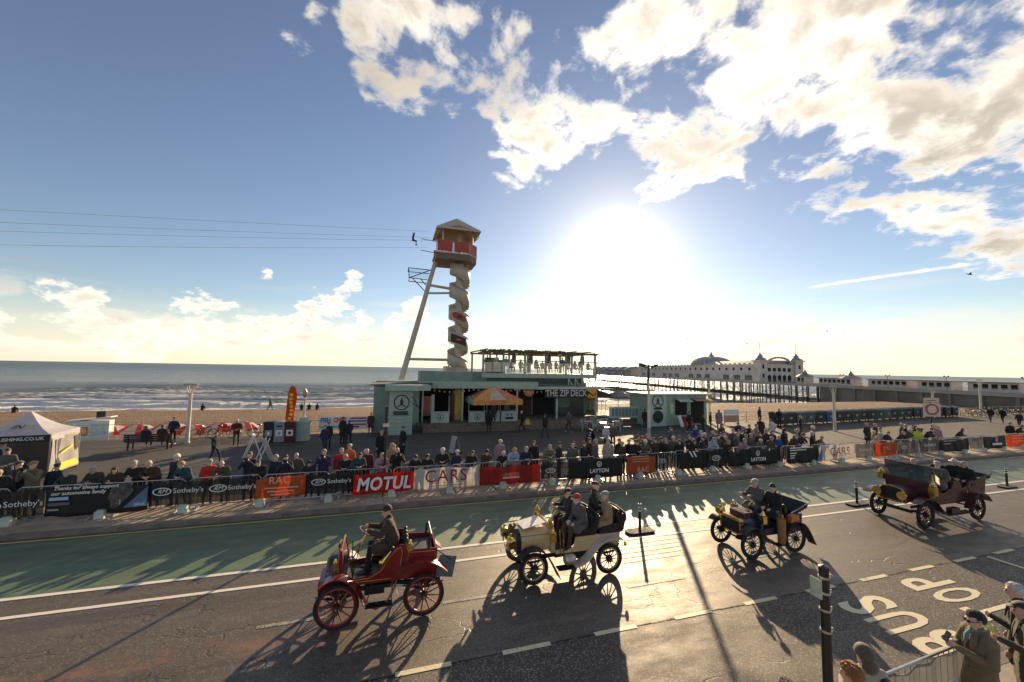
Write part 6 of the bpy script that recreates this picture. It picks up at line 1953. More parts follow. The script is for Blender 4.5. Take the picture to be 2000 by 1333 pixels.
# front row behind the barriers: (X, Y, pose, coat, hair); grouped by the banner they stand behind
SPECT = [
    ('behind the far left mesh banner', -11.77, 16.98, 'lean_a', 'blk', 'short_gry'),
    ('behind the far left mesh banner', -11.68, 17.30, 'stand', 'nav', 'cap_blk'),
    ('behind the far left mesh banner', -11.12, 16.98, 'photo', 'camo', 'cap_tan'),
    ('behind the wide black thank you banner', -10.69, 17.25, 'stand', 'nav', 'cap_blk'),
    ('behind the wide black thank you banner', -10.15, 16.98, 'lean_b', 'grn', 'cap_gry'),
    ('behind the wide black thank you banner', -9.42, 16.98, 'lean_a', 'grn', 'cap_gry'),
    ('behind the wide black thank you banner', -8.89, 16.98, 'lean_b', 'brn', 'long_brn'),
    ('behind the wide black thank you banner', -8.31, 16.98, 'lean_a', 'blk', 'cap_bge'),
    ('behind the two oval mesh banner', -7.87, 16.98, 'lean_c', 'brn', 'fringe_gry'),
    ('behind the two oval mesh banner', -7.29, 17.10, 'stand', 'nav', 'full_wht'),
    ('behind the two oval mesh banner', -6.89, 16.98, 'lean_c', 'teal', 'full_bln'),
    ('behind the two oval mesh banner', -6.27, 17.05, 'hands_front', 'red', 'cap_gry'),
    ('behind the two oval mesh banner', -5.75, 16.98, 'lean_a', 'olv', 'fringe_wht'),
    ('behind the two oval mesh banner', -5.02, 17.10, 'photo', 'nav', 'short_brn'),
    ('behind the left dusty orange banner', -4.65, 16.98, 'lean_b', 'blk', 'short_brn'),
    ('behind the left dusty orange banner', -4.14, 17.10, 'stand', 'nav', 'full_gry'),
    ('behind the left dusty orange banner', -3.78, 16.98, 'photo', 'nav', 'short_dk'),
    ('behind the left dusty orange banner', -3.51, 17.40, 'pockets', 'gry', 'bald'),
    ('behind the mesh left of bright red', -2.95, 16.98, 'lean_b', 'nav', 'hood_same'),
    ('behind the mesh left of bright red', -2.46, 17.00, 'photo', 'pur', 'short_gry'),
    ('behind the mesh left of bright red', -1.87, 17.40, 'stand', 'red', 'short_gry'),
    ('behind the mesh left of bright red', -1.62, 16.98, 'lean_a', 'blk', 'full_gry'),
    ('behind the mesh left of bright red', -1.65, 18.40, 'stand', 'org', 'full_bln'),
    ('behind the bright red banner', -1.22, 16.98, 'lean_b', 'teal', 'long_brn'),
    ('behind the bright red banner', -0.99, 18.00, 'stand', 'gry', 'full_wht'),
    ('behind the bright red banner', -0.89, 17.35, 'stand', 'mrn', 'bald'),
    ('behind the bright red banner', -0.27, 16.98, 'lean_c', 'pnk', 'full_gry'),
    ('behind the bright red banner', 0.08, 18.90, 'stand', 'tan', 'long_bln'),
    ('behind the bright red banner', 0.16, 18.00, 'stand', 'tan', 'full_bln'),
    ('behind the bright red banner', 0.30, 16.98, 'photo', 'blk', 'fringe_gry'),
    ('behind the left white banner', 1.01, 16.98, 'lean_a', 'blk', 'cap_blk'),
    ('behind the left white banner', 1.56, 16.98, 'lean_c', 'blk', 'cap_blk'),
    ('behind the left white banner', 2.16, 16.98, 'lean_a', 'blk', 'full_wht'),
    ('behind the left white banner', 2.77, 17.00, 'hands_front', 'nav', 'full_wht'),
    ('behind the left white banner', 3.35, 16.98, 'lean_a', 'blk', 'long_brn'),
    ('behind the crimson banner', 4.03, 16.98, 'lean_c', 'brn', 'beanie_blk'),
    ('behind the crimson banner', 5.05, 18.30, 'stand', 'pnk', 'cap_crm'),
    ('behind the crimson banner', 4.73, 16.98, 'lean_a', 'blk', 'full_wht'),
    ('behind the crimson banner', 5.21, 16.98, 'lean_b', 'lbl', 'full_bln'),
    ('behind the crimson banner', 5.86, 16.98, 'lean_a', 'nav', 'full_gry'),
    ('behind the crimson banner', 6.51, 17.60, 'stand_long', 'blk', 'long_brn'),
    ('behind the mesh right of crimson', 6.93, 16.98, 'lean_b', 'camo', 'short_gry'),
    ('behind the mesh right of crimson', 7.60, 17.10, 'hands_front', 'blk', 'full_brn'),
    ('behind the tall black banner', 8.24, 17.00, 'stand_long', 'gry', 'full_bln'),
    ('behind the tall black banner', 8.63, 17.70, 'pockets', 'blk', 'short_dk'),
    ('behind the tall black banner', 8.87, 17.10, 'hands_front', 'blk', 'short_brn'),
    ('behind the tall black banner', 9.38, 17.50, 'stand_long', 'brn', 'long_brn'),
    ('behind the tall black banner', 9.50, 17.10, 'stand', 'gry', 'full_gry'),
    ('behind the tall black banner', 10.20, 17.10, 'stand', 'stone', 'hood_same'),
    ('behind the tall black banner', 11.06, 17.50, 'stand', 'blk', 'beanie_red'),
    ('behind the tall black banner', 10.97, 17.10, 'pockets', 'brn', 'full_gry'),
    ('behind the orange banner by the lamp', 11.55, 17.40, 'stand_long', 'blk', 'full_bln'),
    ('behind the orange banner by the lamp', 11.53, 16.98, 'lean_a', 'blk', 'short_brn'),
    ('behind the orange banner by the lamp', 11.93, 17.40, 'stand_long', 'brn', 'full_brn'),
    ('behind the orange banner by the lamp', 12.64, 18.20, 'stand', 'gry', 'full_brn'),
    ('behind the orange banner by the lamp', 12.37, 17.40, 'stand', 'olv', 'beanie_red'),
    ('behind the orange banner by the lamp', 12.12, 16.98, 'lean_c', 'gry', 'full_wht'),
    ('behind the orange banner by the lamp', 12.88, 17.70, 'stand_long', 'olv', 'full_gry'),
    ('behind the orange banner by the lamp', 12.87, 17.10, 'stand', 'brn', 'cap_blk'),
    ('behind the mesh right of the lamp', 13.57, 17.50, 'stand', 'olv', 'full_brn'),
    ('behind the mesh right of the lamp', 13.44, 17.00, 'pockets', 'blk', 'short_gry'),
    ('behind the mesh right of the lamp', 14.22, 17.35, 'stand', 'gry', 'full_wht'),
    ('behind the mesh right of the lamp', 14.37, 17.10, 'stand_long', 'blk', 'full_brn'),
    ('behind the mesh right of the lamp', 14.90, 17.70, 'pockets', 'teal', 'long_brn'),
    ('behind the slashed black banner', 15.31, 17.45, 'photo', 'brn', 'short_brn'),
    ('behind the slashed black banner', 15.00, 16.98, 'lean_a', 'blk', 'long_brn'),
    ('behind the slashed black banner', 16.51, 17.90, 'pockets', 'nav', 'full_gry'),
    ('behind the slashed black banner', 15.83, 17.10, 'hands_front', 'blk', 'cap_blk'),
    ('behind the slashed black banner', 17.04, 18.20, 'stand_long', 'olv', 'full_wht'),
    ('behind the mesh beside the sagging banner', 16.25, 16.98, 'lean_b', 'lbl', 'hood_same'),
    ('behind the mesh beside the sagging banner', 17.44, 18.00, 'stand', 'brn', 'short_gry'),
    ('behind the mesh beside the sagging banner', 17.07, 17.30, 'stand', 'olv', 'full_brn'),
    ('behind the mesh beside the sagging banner', 18.19, 18.20, 'hands_front', 'nav', 'short_dk'),
    ('behind the mesh beside the sagging banner', 20.26, 20.20, 'stand', 'brn', 'short_brn'),
    ('behind the mesh beside the sagging banner', 18.80, 18.60, 'stand_long', 'grn', 'short_dk'),
    ('behind the mesh beside the sagging banner', 17.20, 16.98, 'lean_a', 'blk', 'long_gin'),
    ('behind the mesh beside the sagging banner', 17.89, 17.60, 'stand', 'olv', 'full_wht'),
    ('behind the sagging black banner', 19.06, 18.20, 'stand', 'gry', 'short_gry'),
    ('behind the sagging black banner', 18.73, 17.60, 'stand', 'gry', 'full_bln'),
    ('behind the sagging black banner', 19.87, 18.50, 'stand', 'nav', 'short_dk'),
    ('behind the sagging black banner', 18.28, 16.98, 'lean_b', 'pnk', 'full_bln'),
    ('behind the sagging black banner', 21.47, 19.60, 'stand', 'dk', 'short_dk'),
    ('behind the sagging black banner', 19.57, 17.80, 'stand_long', 'gry', 'full_gry'),
    ('behind the sagging black banner', 22.73, 20.40, 'stand', 'dk', 'short_brn'),
    ('behind the sagging black banner', 19.61, 17.50, 'pockets', 'gry', 'full_gry'),
    ('behind the sagging black banner', 21.34, 18.90, 'stand', 'gry', 'full_gry'),
    ('behind the sagging black banner', 22.65, 19.80, 'stand_long', 'tan', 'full_gin'),
    ('behind the sagging black banner', 19.46, 16.98, 'lean_a', 'gry', 'full_wht'),
    ('behind the sagging black banner', 20.67, 17.90, 'stand', 'brn', 'full_brn'),
    ('behind the sagging black banner', 21.56, 18.20, 'photo', 'teal', 'full_gry'),
    ('behind the sagging black banner', 20.20, 16.98, 'lean_c', 'olv', 'full_gry'),
    ('behind the sagging black banner', 21.57, 17.80, 'stand', 'dk', 'short_brn'),
    ('behind the sagging black banner', 21.05, 17.00, 'hands_front', 'blu', 'fringe_gry'),
    ('behind the sagging black banner', 22.65, 17.90, 'stand', 'dk', 'hood_same'),
    ('behind the sagging black banner', 23.41, 18.50, 'stand', 'blk', 'cap_gry'),
    ('behind the black text banner', 21.95, 16.98, 'lean_b', 'brn', 'full_gry'),
    ('behind the black text banner', 23.60, 17.90, 'stand', 'brn', 'cap_gry'),
    ('behind the black text banner', 24.65, 18.60, 'stand', 'dk', 'bald'),
    ('behind the black text banner', 22.58, 16.98, 'lean_a', 'dk', 'full_brn'),
    ('behind the black text banner', 23.79, 17.10, 'hands_front', 'blk', 'full_wht'),
    ('behind the black text banner', 25.97, 18.60, 'stand', 'dk', 'full_wht'),
    ('behind the black text banner', 24.03, 16.98, 'lean_c', 'gry', 'full_bln'),
    ('behind the grey mesh at right', 32.02, 19.20, 'stand_long', 'grn', 'full_bln'),
    ('behind the grey mesh at right', 29.68, 17.45, 'stand', 'tan', 'full_wht'),
    ('behind the bright orange banner', 29.01, 16.98, 'lean_b', 'stone', 'full_wht'),
    ('behind the bright orange banner', 33.20, 19.40, 'stand', 'brn', 'full_gry'),
    ('behind the bright orange banner', 30.29, 17.45, 'pockets', 'brn', 'short_dk'),
    ('behind the bright orange banner', 29.81, 16.98, 'lean_c', 'blk', 'full_gin'),
    ('behind the grey mesh by prohibition sign', 31.15, 16.98, 'lean_a', 'dk', 'short_gry'),
    ('behind the grey mesh by prohibition sign', 33.79, 18.20, 'stand', 'gry', 'cap_gry'),
    ('behind the grey mesh by prohibition sign', 35.13, 18.90, 'hands_front', 'gry', 'full_bln'),
    ('behind the grey mesh by prohibition sign', 31.84, 16.98, 'lean_b', 'olv', 'full_wht'),
    ('behind the grey mesh by prohibition sign', 33.12, 17.60, 'pockets', 'blk', 'full_gry'),
    ('behind the grey mesh by prohibition sign', 34.99, 18.20, 'stand', 'blk', 'short_dk'),
    ('behind the grey mesh by prohibition sign', 34.05, 17.60, 'photo', 'blk', 'long_brn'),
    ('behind the grey mesh by prohibition sign', 33.13, 17.00, 'hands_front', 'hiv', 'cap_blk'),
    ('behind the grey mesh by prohibition sign', 33.92, 16.98, 'lean_a', 'dk', 'short_dk'),
    ('behind the grey mesh by prohibition sign', 37.25, 18.20, 'stand', 'stone', 'full_wht'),
    ('behind the grey mesh by prohibition sign', 36.86, 17.90, 'hands_front', 'teal', 'short_dk'),
    ('behind the grey mesh by prohibition sign', 36.46, 17.60, 'stand', 'pnk', 'full_bln'),
    ('behind the bulging black banner', 37.20, 16.98, 'lean_a', 'dk', 'long_brn'),
    ('behind the far right black banner', 44.27, 17.30, 'stand', 'blk', 'short_dk'),
    ('behind the far right black banner', 44.22, 16.98, 'lean_a', 'dk', 'full_brn'),
]
bx_, count = None, {}
for z_, X, Y, pz, coat, hair in SPECT:
    count[z_] = count.get(z_, 0) + 1
seen = {}
for z_, X, Y, pz, coat, hair in SPECT:
    seen[z_] = seen.get(z_, 0) + 1
    lab = ' '.join(('%s, %s from left %s' % (looks(coat, hair), ORD[seen[z_] - 1], z_)).replace('person in ', '').replace('behind the ', 'behind ').split())
    base = 0 if pz.startswith('lean') or pz == 'photo' else rp.uniform(-.5, .5)
    p_ = person(pz, (X, Y, .12), base + R(rp.uniform(-14, 14)), coat, hair, lab, 'spectators behind the barriers')
    if pz == 'photo':
        cmr = thing('camera', 'camera raised by ' + lab.split(',')[0] + ', ' + lab.split(', ')[-1], 'camera', (0, 0, 0), group='cameras held up in the crowd')
        bpy.context.view_layer.update()
        cmr.matrix_world = p_.matrix_world @ Matrix.Translation((0, -.34, 1.56))
        ob('body', CAM_BODY, cmr)
        ob('lens', CAM_LENS, cmr)
# people elsewhere on the promenade, beach and terrace: (X, Y, Z, pose, facing degrees from the road, coat, hair, label)
OTHERS = [
    (-13.09, 30.0, .12, 'pockets', 0, 'nav', 'short_dk', 'person in navy coat standing alone between bench and disc topped post'),
    (-9.13, 28.4, .12, 'hands_front', 15, 'mrn', 'short_wht', 'person in maroon top looking down by the bicycles'),
    (-8.6, 23.9, .12, 'walk', 70, 'grn', 'short_brn', 'person in dark green coat walking near the trestle'),
    (-3.67, 25.35, .12, 'walk', -20, 'pur', 'short_brn', 'person in purple navy striding before the fish hoarding'),
    (-3.62, 26.3, .12, 'stand', 30, 'blk', 'short_dk', 'person in black just behind the striding purple figure'),
    (-3.0, 28.0, .12, 'stand_long', 150, 'dk', 'short_brn', 'person in long dark coat, left of pair before hoarding'),
    (-2.55, 27.3, .12, 'walk', 200, 'nav', 'short_dk', 'person in navy, right of pair before hoarding'),
    (-1.45, 31.6, .12, 'stand_long', 0, 'mrn', 'short_dk', 'person in long maroon dark coat beside the left kiosk'),
    (-.45, 22.1, .12, 'stand_long', 10, 'blk', 'full_gry', 'person in long black coat left of the slim sign pole'),
    (.67, 23.0, .12, 'stand_long', -60, 'blk', 'short_dk', 'person in long black coat right of the slim sign pole'),
    (10.95, 27.2, .12, 'walk', 190, 'dk', 'short_dk', 'dark figure walking towards the bar steps'),
    (7.6, 31.1, .12, 'stand_long', 160, 'blk', 'hood_same', 'dark hooded figure at the steps before the counters'),
    (8.2, 31.9, .62, 'stand', 180, 'dk', 'short_dk', 'dark figure standing under the orange parasol'),
    (10.4, 31.0, .12, 'walk', -90, 'blk', 'cap_crm', 'person in black with cream cap and yellow bag by the steps'),
    (13.9, 29.4, .12, 'walk', 180, 'gry', 'short_dk', 'grey figure walking towards the cafe tables'),
    (13.2, 22.4, .12, 'hands_front', 10, 'wht', 'full_wht', 'person in white jacket right of the dark menu board'),
    (14.0, 22.9, .12, 'stand', -10, 'gry', 'short_wht', 'person in grey right of the white jacket, near the lamp post'),
    (16.6, 20.5, .12, 'stand', 25, 'gry', 'short_brn', 'person standing just behind the middle lamp post'),
    (19.04, 21.1, .12, 'pockets', 10, 'blu', 'short_gry', 'person in bright blue jacket standing behind the crowd'),
    (21.3, 29.6, .12, 'stand', 120, 'dk', 'short_dk', 'dark figure left of the right kiosk'),
    (21.8, 30.2, .12, 'stand_long', 60, 'dk', 'long_brn', 'dark figure with long hair left of the right kiosk'),
    (24.06, 27.4, .12, 'walk', 80, 'grn', 'short_brn', 'person in green walking before the right kiosk'),
    (24.9, 26.8, .12, 'walk', 85, 'brn', 'full_brn', 'person in brown walking before the right kiosk'),
    (27.15, 28.3, .12, 'stand', 40, 'blk', 'short_dk', 'person in black at the corner of the right kiosk'),
    (27.8, 28.0, .12, 'stand_long', -30, 'pnk', 'long_bln', 'person in pink coat at the corner of the right kiosk'),
    (23.4, 21.9, .12, 'pockets', 0, 'pur', 'full_gin', 'tall person with bushy ginger hair rising above the crowd'),
    (26.9, 22.2, .12, 'stand', 170, 'wht', 'short_dk', 'person in white jacket behind the dense crowd'),
    (26.5, 22.8, .12, 'stand_long', 150, 'dk', 'short_dk', 'person in dark coat left of the white jacket behind the crowd'),
    (34.2, 29.5, .12, 'stand', 20, 'dk', 'short_dk', 'dark standing figure left of the wheeled bins'),
    (34.6, 27.8, .12, 'stand', -15, 'dk', 'short_brn', 'dark standing figure at the corner of the wheeled bins'),
    (32.7, 24.4, .12, 'pockets', 30, 'nav', 'short_gry', 'person in navy before the first wheeled bins'),
    (64.2, 26.5, .12, 'walk', -90, 'dk', 'short_dk', 'dark figure, left of pair walking before parked bicycles'),
    (65.0, 25.9, .12, 'walk', -90, 'blk', 'short_brn', 'dark figure, right of pair walking before parked bicycles'),
    (60.5, 23.0, .12, 'walk', -90, 'dk', 'short_dk', 'dark figure walking at the right edge of the promenade'),
    (-13.9, 28.72, .60, 'sit', 180, 'nav', 'short_dk', 'dark haired person sitting on the bench'),
    (-13.1, 28.74, .60, 'sit', 185, 'dk', 'short_brn', 'second person sitting on the bench, to the right'),
    (-16.1, 22.9, .12, 'hands_front', 0, 'wht', 'beanie_blk', 'person in white top and black beanie under the gazebo'),
    (-16.7, 21.6, .12, 'stand_long', 190, 'blk', 'long_brn', 'long haired person in black facing the gazebo table'),
    (-15.2, 21.2, .12, 'stand', 200, 'nav', 'cap_blk', 'person in navy and black cap beside the gazebo table'),
    (-17.2, 20.6, .12, 'stand', 150, 'blk', 'short_brn', 'person in black at the left edge below the gazebo'),
    (-14.1, 20.3, .12, 'hands_front', 20, 'gry', 'short_dk', 'person in grey at the right corner of the gazebo'),
    (-42.6, 61.5, -1.0, 'ground_sit', 190, 'dk', 'short_dk', 'lone dark figure sitting on the far left of the shingle'),
    (-24.0, 61.8, -1.0, 'ground_sit', 170, 'dk', 'hood_same', 'lone dark figure sitting on the shingle behind the disc post'),
    (-16.0, 61.5, -.98, 'walk', 90, 'blk', 'short_dk', 'dark figure walking along the beach crest'),
    (-11.78, 60.0, -.9, 'ground_sit', 190, 'dk', 'short_dk', 'leftmost of three dark figures sitting on the shingle'),
    (-10.9, 60.1, -.9, 'ground_sit', 180, 'nav', 'short_brn', 'middle of three dark figures sitting on the shingle'),
    (-9.9, 60.0, -.9, 'ground_sit', 165, 'dk', 'long_brn', 'rightmost of three dark figures sitting on the shingle'),
    (1.59, 43.2, 18.25, 'rider', 90, 'dk', 'short_dk', 'zip line rider hanging from the top cable left of the tower'),
    (5.6, 43.0, 17.9, 'stand', -60, 'blk', 'short_dk', 'dark figure on the red tower platform'),
]
for i, (x, pz, coat, hair) in enumerate([(8.7, 'stand', 'dk', 'short_dk'), (9.7, 'stand', 'wht', 'short_brn'), (10.6, 'stand', 'lbl', 'short_gry'), (11.2, 'sit', 'tan', 'full_bln'), (12.1, 'sit', 'stone', 'short_brn'), (13.0, 'sit', 'gry', 'short_dk'), (13.7, 'sit', 'dk', 'long_brn'),
                                          (14.5, 'sit', 'brn', 'short_gry'), (15.2, 'sit', 'red', 'full_brn'), (16.0, 'sit', 'dk', 'short_dk'), (16.6, 'stand', 'gry', 'short_brn'), (17.3, 'sit', 'wht', 'short_gry'), (18.0, 'sit', 'dk', 'long_dk'), (18.8, 'stand', 'dk', 'short_brn'), (19.5, 'sit', 'blk', 'short_dk')]):
    OTHERS.append((x, 36.75 + .25 * (i % 2), 5.25 if pz == 'sit' else 4.785, pz, 20 * math.sin(i * 2.3), coat, hair, '%s, %s from left on the roof terrace' % (looks(coat, hair), ORD[i])))
HC['long_dk'] = HC['dk']
for X, Y, Z, pz, an, coat, hair, lab in OTHERS:
    person(pz, (X, Y, Z), R(an), coat, hair, lab, 'people on the terrace' if Z > 4.5 and Z < 6 else None)
# ---------------------------------------------------------------- veteran cars, all heading left (-X); near side is -Y
BRASS = mat('polished_brass', (.75, .52, .18), .22, 1.0, var=.15)
LEATHER = mat('black_leather', (.018, .016, .015), .45, var=.3, scale=10, bump=.3, bscale=40)
CHASSIS = mat('chassis_black', (.02, .019, .018), .5, var=.25)
TYRE = mat('tyre_rubber', (.025, .023, .021), .85, var=.2)
PLATE = mat('car_plate', (.70, .68, .64), .6)


def paint(nm, c_):
    return mat(nm, c_, .3, var=.05, scale=3, spec=.5, coat=.45)


def wheel_family(Rw, tyre, spoke_m, hub_m, n, rim_m=None):
    """meshes of one artillery wheel: felloe ring, tyre, spokes, hub; axis along Y"""
    ring = lambda r, t, sq: MB().tube([(r * math.cos(2 * math.pi * k / 40), 0, r * math.sin(2 * math.pi * k / 40)) for k in range(40)], t, 8, closed=True, sq=sq)
    rim = ring(Rw - tyre * 2 - .012, .022, 1.1).mesh('wheel', rim_m or spoke_m, 'all')
    ty = ring(Rw - tyre, tyre, 1.0).mesh('tyre', TYRE, 'all')
    sp = MB().tube([(0, 0, .05), (0, 0, (Rw - tyre * 2) * .5), (0, 0, Rw - tyre * 2 - .01)], [.020, .013, .012], 6).mesh('spoke', spoke_m)
    hb = MB().lathe([(.03, -.10), (.055, -.09), (.075, -.04), (.08, .0), (.075, .04), (.05, .08)], (0, 0, 0), 14, (R(-90), 0, 0)).mesh('hub', hub_m, True)
    cp = MB().lathe([(.0, .135), (.028, .13), (.034, .09)], (0, 0, 0), 10, (R(90), 0, 0)).mesh('hub_cap', BRASS, True)
    return rim, ty, sp, hb, cp, n


def put_wheel(car, fam, x, y, z, near):
    rim, ty, sp, hb, cp, n = fam
    w = ob('wheel', rim, car, (x, y, z))
    if not near:
        w.rotation_euler = (0, 0, math.pi)
    ob('tyre', ty, w)
    ob('hub', hb, w)
    ob('hub_cap', cp, w)
    for k in range(n):
        ob('spoke', sp, w, None, (0, 2 * math.pi * (k + .3) / n, 0))


def fender(car, pts, y0, y1, m, th=.018, name='mudguard'):
    n = []
    for i in range(len(pts) - 1):      # smooth the path
        for u in (0, .33, .66):
            n.append((pts[i][0] * (1 - u) + pts[i + 1][0] * u, pts[i][1] * (1 - u) + pts[i + 1][1] * u))
    n.append(pts[-1])
    for _ in range(2):
        n = [n[0]] + [((n[i - 1][0] + 2 * n[i][0] + n[i + 1][0]) / 4, (n[i - 1][1] + 2 * n[i][1] + n[i + 1][1]) / 4) for i in range(1, len(n) - 1)] + [n[-1]]
    return MB().strip(n, y0, y1, th).build(name, m, car, smooth=True)


def head_lamp(car, x, y, z, r=.1, name='headlamp'):
    o = MB().lathe([(.03, -.13), (r * .75, -.11), (r, -.03), (r * 1.06, .03), (r * 1.06, .05), (r * .9, .05)], (x, y, z), 16, (0, R(-90), 0)).build(name, BRASS, car, smooth=True)
    MB().lathe([(0, .035), (r * .88, .03), (r * .88, .042), (0, .045)], (x, y, z), 14, (0, R(-90), 0)).build('lens', mat('lamp_lens', (.20, .20, .18), .08), o)
    MB().tube([(x, y, z - r), (x, y, z - r - .12)], .02, 6).tube([(x + .03, y, z + r), (x + .03, y, z + r + .06)], .03, 8).build('bracket', BRASS, o)
    return o


def side_lamp(car, x, y, z, s=1.0):
    o = MB().box(x - .05 * s, x + .05 * s, y - .05 * s, y + .05 * s, z - .08 * s, z + .07 * s).lathe([(.045 * s, z + .07 * s), (.055 * s, z + .09 * s), (.03 * s, z + .13 * s), (.02 * s, z + .16 * s), (.0, z + .17 * s)], (x, y, 0), 10).build('side_lamp', BRASS, car)
    MB().lathe([(0, .052), (.035 * s, .05), (.035 * s, .058), (0, .06)], (x, y, z), 10, (0, R(-90), 0)).build('lens', mat('lamp_lens', (.20, .20, .18), .08), o)


def steering(car, x0, z0, x1, z1, y):
    d_ = Vector((x1 - x0, 0, z1 - z0)).normalized()
    MB().tube([(x0, y, z0), (x1, y, z1)], .018, 8).build('steering_column', BRASS, car)
    a = Vector((0, 1, 0))
    b = d_.cross(a)
    c = Vector((x1, y, z1))
    w = MB().tube([c + a * (.19 * math.cos(2 * math.pi * k / 22)) + b * (.19 * math.sin(2 * math.pi * k / 22)) for k in range(22)], .014, 6, closed=True).build('steering_wheel', TIMBER, car)
    m_ = MB()
    for k in range(4):
        t = 2 * math.pi * k / 4 + .4
        m_.tube([c, c + a * (.18 * math.cos(t)) + b * (.18 * math.sin(t))], .008, 5)
    m_.build('wheel_spokes', BRASS, w)


def running_gear(car, xf, xr, y, z, zs):
    for x in (xf, xr):
        MB().tube([(x, -y, z), (x, y, z)], .028, 8).build('axle', CHASSIS, car)
        for s in (-1, 1):
            L = .42
            pts = [(x + L * (u - .5) * 2, s * (y - .16), z + .06 + .10 * (2 * u - 1) ** 2) for u in [k / 8 for k in range(9)]]
            b = MB()
            for q in range(3):
                b.tube([(px * 1.0, py, pz + .018 * q) for px, py, pz in pts[q:len(pts) - q]], .014, 4)
            b.build('leaf_spring', CHASSIS, car)
    for s in (-1, 1):
        MB().box(xf - .35, xr + .35, s * (y - .2) - .025, s * (y - .2) + .025, zs - .04, zs + .04).build('chassis_rail', CHASSIS, car)
    MB().tube([(xr, 0, z), ((xf + xr) / 2, 0, zs - .1)], .03, 6).build('drive_shaft', CHASSIS, car)


def seat_bench(car, x0, x1, y0, y1, z, zb, tilt=.12, m=LEATHER):
    b = MB()
    n = 4
    for k in range(n):
        a, c = y0 + (y1 - y0) * k / n, y0 + (y1 - y0) * (k + 1) / n
        b.ell(((x0 + x1) / 2, (a + c) / 2, z), ((x1 - x0) / 2, (c - a) / 2 * 1.04, .08), 12, 6)
    b.build('seat_cushion', m, car, smooth='all')
    b = MB()
    for k in range(n):
        a, c = y0 + (y1 - y0) * k / n, y0 + (y1 - y0) * (k + 1) / n
        b.ell((x1 + tilt * .5, (a + c) / 2, (z + zb) / 2), (.075, (c - a) / 2 * 1.04, (zb - z) / 2 + .04), 12, 8, (0, tilt * 1.6, 0))
    b.build('seat_back', m, car, smooth='all')


# ---- the red car
RED = paint('red_coachwork', (.20, .008, .008))
REDW = paint('red_wheel_paint', (.26, .016, .012))
GOLD = mat('gold_lining', (.62, .40, .10), .4)
car = thing('veteran_car', 'small open red veteran car with red spoked wheels and one driver', 'car', (-.06, 9.27, 0), group='veteran cars in procession')
fam = wheel_family(.425, .034, REDW, CHASSIS, 12)
for x in (-.84, .86):
    for y in (-.55, .55):
        put_wheel(car, fam, x, y, .425, y < 0)
running_gear(car, -.84, .86, .55, .425, .62)
side = [(-.80, .74), (1.06, .74), (1.12, 1.02), (1.13, 1.30), (.50, 1.33), (.46, 1.44), (.34, 1.45), (.22, 1.38), (.08, 1.20), (-.06, 1.0), (-.24, .90), (-.55, .87), (-.80, .90)]
for y0, y1 in ((-.44, -.41), (.41, .44)):
    s_ = MB().prism(side, y0, y1).build('body_side', RED, car)
    yy = -.446 if y0 < 0 else .446
    for path in ([(-.7, .80), (.2, .79), (.30, .86), (.36, 1.0), (.40, 1.30), (.36, 1.40), (.26, 1.36), (.12, 1.19), (-.02, .97), (-.24, .85), (-.7, .84)], [(.52, 1.27), (1.08, 1.25), (1.07, .95), (.80, 1.1), (.6, 1.1), (.50, 1.0)]):
        MB().tube([(x, yy, z) for x, z in path], .006, 4, closed=True).build('gold_line', GOLD, s_)
    MB().tube([(.42, yy, 1.30), (.40, yy, 1.05), (.30, yy, .85)], .012, 5).build('black_moulding', CHASSIS, s_)
MB().box(-.78, 1.06, -.41, .41, .72, .80).build('floor', CHASSIS, car)
MB().box(1.08, 1.12, -.41, .41, .78, 1.30).build('tail_panel', RED, car)
MB().box(.46, .50, -.41, .41, .80, 1.34).build('seat_partition', RED, car)
MB().box(.0, .46, -.40, .40, .80, 1.08).build('seat_box', CHASSIS, car)
seat_bench(car, .02, .44, -.40, .40, 1.14, 1.50, .05)
MB().box(.56, 1.04, -.38, .38, 1.12, 1.22).build('tonneau_cover', mat('grey_tonneau', (.07, .07, .085), .5), car)
MB().tube([(.95, -.40, 1.30), (.97, -.40, 1.52), (.99, -.36, 1.56), (.99, .36, 1.56), (.97, .40, 1.52), (.95, .40, 1.30)], .028, 8).build('tonneau_rail', LEATHER, car)
ds = MB().prism([(-.84, .76), (-.76, .76), (-.79, 1.42), (-.84, 1.44)], -.40, .40).build('dashboard', RED, car)
MB().box(-.87, -.845, -.36, .36, .9, 1.36).build('dash_face', mat('dash_pink_print', (.50, .22, .22), .5), ds)
MB().tube([(-.82, -.40, 1.44), (-.82, .40, 1.44)], .016, 6).tube([(-.82, -.30, 1.44), (-.80, -.30, 1.60)], .014, 6).build('brass_rail', BRASS, ds)
MB().lathe([(.36, -.30), (.37, -.10), (.34, .06), (.2, .13), (.0, .15)], (-.98, 0, .86), 18, (0, R(-90), 0)).build('bonnet', mat('bonnet_dark', (.035, .03, .04), .3, coat=.4), car, smooth=True)
MB().box(-1.22, -.82, -.33, .33, .56, .84).build('front_apron', RED, car)
for sy in (-1, 1):
    a, b_ = sorted((sy * .70, sy * .44))
    fender(car, [(-1.17, .84), (-1.04, .97), (-.84, 1.02), (-.64, .93), (-.48, .74), (-.38, .56), (-.33, .44)], a, b_, RED)
    fender(car, [(.20, .80), (.34, 1.0), (.58, 1.13), (.86, 1.15), (1.12, 1.06), (1.32, .88)], a, b_, RED)
    MB().box(-.30, .22, min(sy * .66, sy * .48), max(sy * .66, sy * .48), .36, .385).build('step', CHASSIS, car)
    MB().tube([(-.28, sy * .5, .38), (-.20, sy * .42, .72)], .012, 5).tube([(.2, sy * .5, .38), (.22, sy * .42, .72)], .012, 5).build('step_iron', CHASSIS, car)
